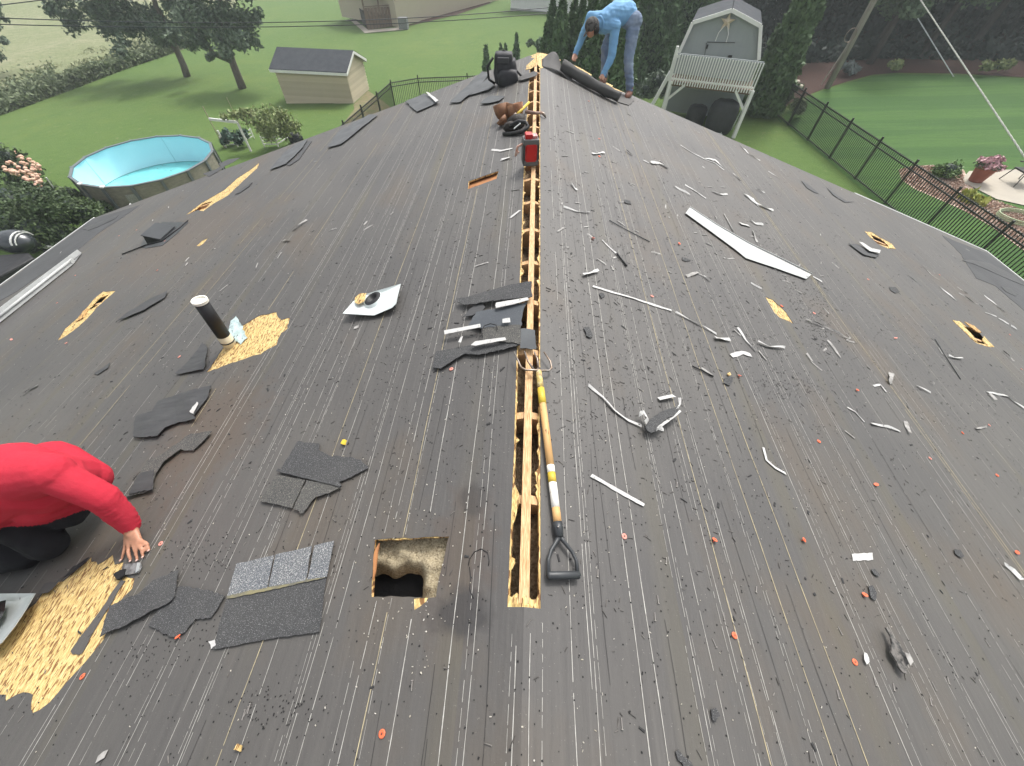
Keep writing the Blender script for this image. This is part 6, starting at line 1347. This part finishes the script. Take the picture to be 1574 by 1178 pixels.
h2 = empty('hammer', roofP(825, 177), 'brown-handled hammer lying across the ridge slot', 'hammer')
MB().tube([roofP(808, 172, .1, -1), roofP(822, 174, .07, 1), roofP(832, 174, .05, 1)], [.02, .018, .016], 10).build('handle', mat('brown_grip', (.2,.12,.09), .6), h2, True)
MB().tube([roofP(831, 172, .04, 1), roofP(836, 176, .035, 1), roofP(839, 181, .01, 1)], [.014, .017, .009], 8).build('head', M_STEEL, h2, True)
# backpack
bk0 = roofP(776, 131, 0, -1); bk = empty('backpack', bk0, 'black nylon backpack standing on the left slope near the peak', 'backpack')
def sq(d, p=.5): m_ = max(abs(d.x), abs(d.y), abs(d.z)); return (1/m_)**p*1.0
bu = .42
def bkp(x, y, z): return bk0+Vector((x*1.12, y+.12, z*.86-.02))
MB().ball(bkp(0, 0, .18), (.175, .14, .18), 20, 14, fn=lambda d: sq(d, .55)*(1+.04*math.sin(9*d.z+5*d.x)+.03*math.sin(13*d.x))).build('main_bag', M_BACKPACK, bk, True)
MB().ball(bkp(.04, -.13, .12), (.155, .1, .12), 16, 12, fn=lambda d: sq(d, .5)*(1+.06*math.sin(8*d.x+6*d.z))).build('front_pocket', mat('backpack_pocket', (.035,.035,.04), .6, var=(14, (.02,.02,.022), .2), bump=(40, .5, .006)), bk, True)
MB().ball(bkp(-.02, -.02, .36), (.14, .11, .09), 16, 10, fn=lambda d: sq(d, .7)).build('top_compartment', M_BACKPACK, bk, True)
MB().box(bkp(-.02, -.125, .37), (.17, .03, .07), Matrix.Rotation(.2, 3, 'X')).build('front_panel', mat('backpack_panel', (.07,.07,.075), .7), bk, bevel=.008)
for x_ in (-.09, .07): MB().beam(bkp(x_, -.1, .36), bkp(x_*1.1, -.17, .2), .03, .012).build('strap', M_BLACK, bk)
MB().tube([bkp(-.16, -.02, .38), bkp(-.24, -.05, .25), bkp(-.22, -.06, .08), bkp(-.14, -.05, .02)], .018, 8).build('shoulder_strap', M_BLACK, bk, True)
MB().tube([bkp(.16, -.02, .2), bkp(.24, -.04, .12), bkp(.22, -.06, .03)], .018, 8).build('shoulder_strap', M_BLACK, bk, True)
MB().tube([bkp(-.06, 0, .44), bkp(-.02, 0, .475), bkp(.03, 0, .44)], .01, 8).build('carry_handle', M_BLACK, bk, True)
MB().box(bkp(.12, -.17, .08), (.03, .02, .02)).build('buckle', M_GALV, bk, bevel=.003)

# ------------------------------------------------------------------ rolled-back felt at the peak and bare sheathing
roll = empty('felt_roll', roofP(920, 130), 'roll of dark grey felt peeled back from the far right edge', 'felt roll')
axp = [roofP(864, 101, .1, 1), roofP(885, 114, .09, 1), roofP(912, 130, .085, 1), roofP(935, 142, .085, 1), roofP(952, 150, .085, 1)]
mb = MB(); na = 30; turns = 1.7; vs = []
dirx = (axp[-1]-axp[0]).normalized(); upn = Vector((ST, 0, CT)); sidey = upn.cross(dirx).normalized(); nA = 26
for i in range(nA):
    f = i/(nA-1)*(len(axp)-1); j = min(int(f), len(axp)-2); c = axp[j].lerp(axp[j+1], f-j); rr = .095-.018*i/(nA-1)+.006*math.sin(i*.8)
    for k in range(na*2):
        a = 2*math.pi*turns*k/(na*2-1)-1.2; r2 = rr*(1-.45*k/(na*2-1))*(1+.03*math.sin(5*a+i*.4)); vs.append(c+sidey*math.cos(a)*r2+upn*math.sin(a)*r2)
m2 = na*2; mb.add(vs, [(i*m2+k, i*m2+k+1, (i+1)*m2+k+1, (i+1)*m2+k) for i in range(nA-1) for k in range(m2-1)])
o = mb.build('rolled_felt', M_FELT2, roll, True); md = o.modifiers.new('thick', 'SOLIDIFY'); md.thickness = .003
# arched flap at the inner end
mb = MB(); nu, nv = 22, 12; vs = []
for j in range(nv):
    v = j/(nv-1)
    for i in range(nu):
        u = i/(nu-1); s = .1+u*.52; t = 8.2-.42*v-.12*u; hh = .005+(.2-.14*v)*max(0, math.sin(math.pi*min(1, u*1.25)))**1.2*(1-.6*u)+.02*math.sin(7*u+3*v)
        vs.append(W(s, t, max(.004, hh), 1))
mb.add(vs, [(j*nu+i, j*nu+i+1, (j+1)*nu+i+1, (j+1)*nu+i) for j in range(nv-1) for i in range(nu-1)])
o = mb.build('arched_flap', M_FELT2, roll, True); md = o.modifiers.new('thick', 'SOLIDIFY'); md.thickness = .003
px_sheet('felt_flap', [(948, 143), (962, 148), (975, 155), (966, 163), (950, 158), (940, 150)], 1, .012, .003, mat('grey_felt_back', (.11,.105,.1), .85, bump=(20, .5, .006)), roll, 3, .006)
px_sheet('bare_sheathing', [(824, 82), (842, 84), (862, 93), (858, 98), (846, 92), (838, 100), (832, 108), (826, 100)], 1, .006, .006, M_OSB, house, 5, .012, .04)
px_sheet('bare_sheathing', [(879, 100), (892, 106), (909, 116), (905, 121), (890, 113), (880, 106)], 1, .01, .006, M_OSB, house, 5, .008, .04)
px_sheet('bare_sheathing', [(930, 127), (942, 133), (940, 137), (930, 131)], 1, .01, .006, M_OSB, house, 6, .008, .04)
px_sheet('bare_sheathing', [(817, 95), (823, 90), (824, 101), (815, 107), (808, 108), (810, 101)], -1, .006, .006, M_OSB, house, 6, .01, .03)
px_sheet('felt_flap', [(800, 121), (822, 113), (827, 115), (826, 120), (803, 127), (797, 126)], -1, .03, .003, M_FELT2, house, 7, .004)

# ------------------------------------------------------------------ people
def person(name, label, parts, smooth_it=3, vox=.011, fold=.006):
    """one continuous body: tapered limbs merged into a single skin, clothes as material zones"""
    bm = bmesh.new()
    for a, ra, b, rb_, key in parts:
        a, b = Vector(a), Vector(b); vs = []
        for c, r in ((a, ra), (b, rb_)):
            k = 0
            for i in range(1, 8):
                ph_ = math.pi*i/8
                for j in range(12):
                    th_ = 2*math.pi*j/12; vs.append(bm.verts.new(c+Vector((math.sin(ph_)*math.cos(th_), math.sin(ph_)*math.sin(th_), math.cos(ph_)))*r))
            vs.append(bm.verts.new(c+Vector((0, 0, r)))); vs.append(bm.verts.new(c-Vector((0, 0, r))))
        r_ = bmesh.ops.convex_hull(bm, input=vs); bmesh.ops.delete(bm, geom=list({v for v in r_['geom_interior'] if isinstance(v, bmesh.types.BMVert)}), context='VERTS')
    me = bpy.data.meshes.new('tmp'); bm.to_mesh(me); bm.free(); o = bpy.data.objects.new('tmp', me); COL.objects.link(o)
    md = o.modifiers.new('r', 'REMESH'); md.mode = 'VOXEL'; md.voxel_size = vox
    ms = o.modifiers.new('s', 'SMOOTH'); ms.iterations = smooth_it; ms.factor = .5
    dg = bpy.context.evaluated_depsgraph_get(); ev = o.evaluated_get(dg); me2 = bpy.data.meshes.new_from_object(ev); bpy.data.objects.remove(o)
    n = len(me2.vertices); co = np.empty(n*3); me2.vertices.foreach_get('co', co); co = co.reshape(-1, 3)
    keys = sorted({p[4] for p in parts}); best = np.full(n, 1e9); kid = np.zeros(n, int)
    for a, ra, b, rb_, key in parts:
        a, b = np.array(a), np.array(b); d = b-a; L2 = max(1e-9, d@d); t = np.clip(((co-a)@d)/L2, 0, 1); q_ = np.linalg.norm(co-(a+t[:, None]*d), axis=1)-(ra+(rb_-ra)*t)
        m_ = q_ < best; best[m_] = q_[m_]; kid[m_] = keys.index(key)
    nr = np.empty(n*3); me2.vertices.foreach_get('normal', nr); nr = nr.reshape(-1, 3)
    for i in range(n):                                   # cloth folds
        k = keys[kid[i]]
        if k in ('red', 'blue', 'jeans', 'black'):
            c = co[i]; f = noise.noise(Vector((c[0]*16, c[1]*16, c[2]*16)))+.6*noise.noise(Vector((c[0]*5+c[2]*38, c[1]*5, c[2]*7)))
            if k == 'red':
                u = (Vector(c)-RED_EL).dot(RED_DIR); arm = 1/(1+math.exp(-(u+.06)*40))*(1 if (Vector(c)-RED_EL-RED_DIR*u).length < .13 else 0)
                f = f*(.15+.35*arm)+arm*.3*math.sin(u*(200+0*c[0])+9*noise.noise(Vector(c*9)))*(.4+.9*noise.noise(Vector(c*14)))
            co[i] = c+nr[i]*fold*(f+.4)
    me2.vertices.foreach_set('co', co.ravel())
    me2.materials.clear()
    for k in keys: me2.materials.append(PM[k])
    mi = np.empty(len(me2.polygons), int)
    for p in me2.polygons: mi[p.index] = np.bincount([kid[v] for v in p.vertices]).argmax()
    me2.polygons.foreach_set('material_index', mi); me2.polygons.foreach_set('use_smooth', np.ones(len(me2.polygons), bool)); me2.update()
    b = empty(name, parts[0][0], label, 'person'); o = bpy.data.objects.new('body', me2); COL.objects.link(o); o.parent = b; o.matrix_parent_inverse = Matrix.Translation(-b.location)
    return b
def hand(wrist, palm_end, sidev, fingers, r=.0085, thumb=None, key='skin', wid=.022):
    """palm plus five separately placed fingers, each a bent three-joint chain"""
    P = []; wrist, palm_end, sidev = Vector(wrist), Vector(palm_end), Vector(sidev).normalized()
    for k in (-1.2, -.4, .4, 1.2):
        P.append((wrist+sidev*k*.016, .018, palm_end+sidev*k*wid, .0145, key))
    for (k, tip, mid) in fingers:
        base = palm_end+sidev*k*wid; P.append((base, r*1.15, mid, r, key)); P.append((mid, r, tip, r*.82, key))
    if thumb: P.append((wrist.lerp(palm_end, .3)+sidev*thumb[2]*.03, .014, thumb[0], .0105, key)); P.append((thumb[0], .0105, thumb[1], .0085, key))
    return P
# --- stooping worker in blue at the far right edge
FR, FL2 = roofP(967, 150, 0, 1), roofP(928, 129, 0, 1)
yr, yl = FR.y, FL2.y
hipR, hipL = atY(975, 33, yr+.16), atY(950, 24, yl+.14); kneeR, kneeL = atY(966, 92, yr+.04), atY(931, 75, yl+.02)
ankR, ankL = atY(968, 137, yr+.02), atY(929, 115, yl)
pel = (hipR+hipL)/2+Vector((0, 0, .06)); shR, shL = atY(946, 40, yr), atY(908, 28, yl-.02); chest = (shR+shL)/2+Vector((.02, 0, .0))
elR, wrR = atY(940, 88, yr-.06), atY(926, 117, yr-.12); elL, wrL = atY(893, 62, yl), atY(884, 84, yl-.05)
head = atY(911, 41, yr-.08); neck = chest.lerp(head, .5)
P = [(pel, .15, chest.lerp(pel, .45)+Vector((0, 0, .05)), .15, 'blue'), (chest.lerp(pel, .45)+Vector((0, 0, .05)), .15, chest, .145, 'blue'), (shR, .085, shL, .08, 'blue'), (chest, .13, shR, .08, 'blue'), (chest, .13, shL, .08, 'blue'),
     (shR, .075, elR, .06, 'blue'), (elR, .06, wrR, .04, 'blue'), (shL, .07, elL, .052, 'blue'), (elL, .052, wrL, .038, 'blue'),
     (neck.lerp(chest, .4), .08, neck, .06, 'blue'), (neck, .05, head, .055, 'skin'), (head, .088, head+Vector((-.02, -.02, -.06)), .07, 'skin'), (head+Vector((-.06, -.05, -.08)), .018, head+Vector((-.075, -.06, -.085)), .012, 'skin'),
     (head+Vector((.045, -.08, -.01)), .016, head+Vector((.045, -.085, -.035)), .012, 'skin'),
     (hipR, .125, hipL, .12, 'jeans'), (hipR, .11, kneeR, .078, 'jeans'), (kneeR, .078, ankR, .058, 'jeans'), (hipL, .105, kneeL, .075, 'jeans'), (kneeL, .075, ankL, .055, 'jeans')]
# hands: right one spread over the roll, left one gripping it
def fan(wrist, tgt, sv, spread, ln, down):
    out = []; wrist, tgt, sv = Vector(wrist), Vector(tgt), Vector(sv).normalized(); d = (tgt-wrist).normalized(); pe = wrist+d*.085
    for k, l in ((-1.2, .9), (-.4, 1.0), (.4, .95), (1.2, .78)):
        b = pe+sv*k*.022; mid = b+(d+sv*k*spread).normalized()*.045*l; tip = mid+(d+sv*k*spread+Vector(down)).normalized()*.04*l; out.append((k, tip, mid))
    return pe, out
tgR = roofP(917, 137, .1, 1); sv = Vector((.9, -.1, -.35))
P.append((wrR, .034, wrR.lerp(tgR, .15), .028, 'skin')); pe, fg = fan(wrR, tgR, sv, .22, 1, (0, -.2, -.5))
P += hand(wrR, pe, sv, fg, .010, (wrR+(tgR-wrR).normalized()*.05+sv*.05, wrR+(tgR-wrR).normalized()*.085+sv*.075, 1.2))
tgL = roofP(879, 104, .1, 1); P.append((wrL, .03, wrL.lerp(tgL, .15), .027, 'skin')); pe, fg = fan(wrL, tgL, sv, .12, 1, (0, -.4, -.6))
P += hand(wrL, pe, sv, fg, .010, (wrL+(tgL-wrL).normalized()*.04+sv*.045, wrL+(tgL-wrL).normalized()*.08+sv*.05, 1.1))
wb = person('person', 'stooping worker in pale blue shirt, washed jeans and camouflage cap, pressing down the felt roll', P, vox=.008, fold=.009)
def child(mb, name, m, par, smooth=True, bevel=0): return mb.build(name, m, par, smooth, bevel)
hrot = Matrix.Rotation(-.5, 3, 'Y')@Matrix.Rotation(.35, 3, 'X')
MB().ball(head+Vector((-.012, 0, .012)), (.112, .108, .105), 20, 14, fn=lambda d: 1 if d.z > -.25 or d.x < 0 else .9).build('cap', PM['cap'], wb, True)
cb_ = head+Vector((-.09, -.02, -.055)); mb = MB(); mb.prism([cb_+Vector((.03, -.07, .03)), cb_+Vector((-.02, -.06, -.05)), cb_+Vector((-.035, 0, -.07)), cb_+Vector((-.02, .06, -.05)), cb_+Vector((.03, .07, .03))], (-.006, 0, .008)); mb.build('cap_brim', PM['cap'], wb, bevel=.002)
mb = MB(); mb.ball(head+Vector((.05, -.02, -.03)), (.06, .08, .07), 12, 8); mb.build('hair', PM['hair'], wb, True)
mb = MB()
for k in range(13):
    a = k/12*2*math.pi; 
n = 16; d = (head-chest).normalized(); xx = d.cross(Vector((0, 0, 1))).normalized(); yy = d.cross(xx); cc = chest.lerp(head, .42)
MB().tube([cc+xx*.085*math.cos(2*math.pi*k/n)+yy*.085*math.sin(2*math.pi*k/n) for k in range(n+1)], .02, 8).build('collar', PM['blue'], wb, True)
for a_, b_, nm in ((wrR, elR, 'cuff'), (wrL, elL, 'cuff')):
    MB().tube([a_, a_.lerp(b_, .12)], [.042, .046], 14).build(nm, PM['blue'], wb, True)
for ft, an, sx_ in ((FR, ankR, 0), (FL2, ankL, 0)):
    toe = ft+Vector((-.09, -.16, .05)); heel = ft+Vector((.03, .08, .045)); mb = MB(); upr = Vector((ST, 0, CT))
    mb.ball((toe+heel)/2+Vector((0, 0, .01)), (.05, .15, .05), 14, 10, Matrix.Rotation(-.45, 3, 'Z'), fn=lambda d: (1.12 if d.z < 0 else 1)); mb.tube([heel+Vector((-.02, -.02, 0)), an+Vector((0, 0, .03))], [.05, .056], 12); mb.build('boot', PM['boot'], wb, True)
    MB().ball((toe+heel)/2-Vector((0, 0, .028)), (.056, .155, .016), 14, 6, Matrix.Rotation(-.45, 3, 'Z')).build('boot_sole', M_BLACK, wb, True)

# --- kneeling worker in red at the left frame edge
def RP(px, py, hh): return roofP(px, py, hh, -1)
hd = RP(206, 832, .05); wr_ = RP(201, 810, .085); el_ = RP(158, 766, .30); sh_ = RP(76, 728, .52)
sh2 = RP(110, 712, .42); mid1 = RP(20, 735, .52); hipn = RP(-70, 790, .42); back = RP(40, 722, .5)
kn = RP(75, 838, .10); kn2 = RP(35, 852, .09); ft2 = RP(-110, 880, .08)
RED_EL = Vector(el_); RED_DIR = (wr_-el_).normalized()
P = [(hipn, .2, mid1, .19, 'red'), (mid1, .19, RP(75, 742, .40), .165, 'red'), (RP(75, 742, .40), .16, RP(118, 735, .28), .12, 'red'), (RP(80, 714, .36), .14, RP(140, 736, .22), .1, 'red'), (RP(60, 770, .33), .13, RP(112, 765, .2), .1, 'red'), (RP(10, 775, .34), .14, RP(70, 778, .26), .1, 'red'),
     (sh_, .086, el_, .07, 'red'), (el_, .07, RP(186, 792, .17), .06, 'red'), (RP(186, 792, .17), .06, wr_.lerp(RP(188, 790, .17), .15), .05, 'red'), (sh_, .1, mid1, .15, 'red'),
     (RP(20, 795, .26), .13, kn, .085, 'black'), (RP(-30, 815, .26), .14, kn2, .09, 'black'), (kn2, .09, ft2, .07, 'black'), (kn, .08, RP(20, 835, .08), .07, 'black'),
     (RP(60, 790, .2), .11, RP(110, 795, .14), .06, 'black'), (RP(110, 795, .14), .05, RP(128, 785, .1), .035, 'black'), (hipn, .17, RP(-60, 840, .2), .15, 'black')]
P.append((wr_.lerp(el_, .1), .033, wr_.lerp(hd, .5), .03, 'skin'))
dH = (hd-wr_).normalized(); svr = (RP(228, 832, .03)-RP(188, 842, .03)).normalized(); pe = wr_.lerp(hd, 1.0)
tips = [(-1.2, RP(201, 862, .012), RP(197, 850, .034)), (-.4, RP(211, 861, .012), RP(208, 848, .036)), (.4, RP(220, 856, .012), RP(217, 844, .036)), (1.2, RP(229, 846, .012), RP(226, 836, .032))]
P += hand(wr_, pe, svr, [(k, t_, m_) for k, t_, m_ in tips], .0105, (RP(192, 843, .035), RP(187, 860, .012), -1.2), wid=.031)
wrd = person('person', 'kneeling worker in red long-sleeved shirt and black trousers reaching down at the left edge', P, vox=.009, fold=.008)
for k, tp in enumerate(tips+[(0, RP(186, 861, .012), 0)]):
    MB().ball(tp[1]+Vector((.002, -.003, .006)), (.0055, .007, .003), 8, 6, Matrix.Rotation(-.5, 3, 'Z')).build('fingernail', mat('fingernail', (.55,.36,.3), .3), wrd, True)
MB().tube([wr_.lerp(el_, .04), wr_.lerp(el_, .12), wr_.lerp(el_, .2)], [.043, .046, .045], 16).build('cuff', PM['red'], wrd, True)
hA_ = RP(-90, 740, .62); MB().ball(hA_, (.1, .1, .12), 16, 12).build('head', PM['skin'], wrd, True)
MB().ball(hA_+Vector((0, 0, .03)), (.11, .11, .11), 16, 12).build('cap', PM['cap'], wrd, True)
# blade tool under the fingers
kb = empty('scraper_blade', RP(198, 878, .01), 'small dark scraper with a shiny end beside the kneeling worker\'s fingers', 'scraper')
px_sheet('plate', [(196, 868), (219, 866), (221, 872), (216, 882), (194, 885)], -1, .014, .006, mat('scuffed_black', (.05,.05,.05), .4, var=(30, (.2,.2,.2), .12)), kb, 3, .001)
px_sheet('shiny_edge', [(216, 866), (220, 866), (217, 879), (213, 882)], -1, .018, .003, M_GALV, kb, 3, .0005)
px_sheet('grip', [(180, 884), (190, 878), (198, 876), (196, 886), (186, 893)], -1, .022, .014, M_BLACK, kb, 4, .002)
# loose felt strip lying over the bare patch
px_sheet('felt_tongue', [(187, 890), (193, 893), (160, 945), (126, 1005), (112, 1006), (109, 1001), (150, 945)], -1, .002, .002, M_FELT, house, 4, .004)
for q_, sd_ in (([(63, 915), (75, 898), (97, 893), (112, 880), (133, 866), (118, 878), (100, 890), (92, 900), (80, 912)], 3), ([(100, 893), (118, 872), (135, 862), (142, 858), (130, 872), (118, 882)], 4)):
    px_sheet('lifted_felt', q_, -1, .02, .003, M_BLACK if sd_ == 4 else M_FELT2, house, sd_, .006)

# ------------------------------------------------------------------ morning haze
lo = gz(-75, 0)-1.2
hz = MB().box((0, 150, (lo+16)/2), (720, 620, 16-lo)).build('haze', None); hz['kind'] = 'stuff'; hz['label'] = 'thin even morning haze over the gardens'
m = bpy.data.materials.new('haze'); m.use_nodes = True; t = m.node_tree; t.nodes.clear()
ou = t.nodes.new('ShaderNodeOutputMaterial'); pv = t.nodes.new('ShaderNodeVolumePrincipled'); pv.inputs['Density'].default_value = .0017; pv.inputs['Color'].default_value = (.82, .9, .9, 1); pv.inputs['Anisotropy'].default_value = .2
t.links.new(pv.outputs[0], ou.inputs['Volume']); hz.data.materials.append(m)
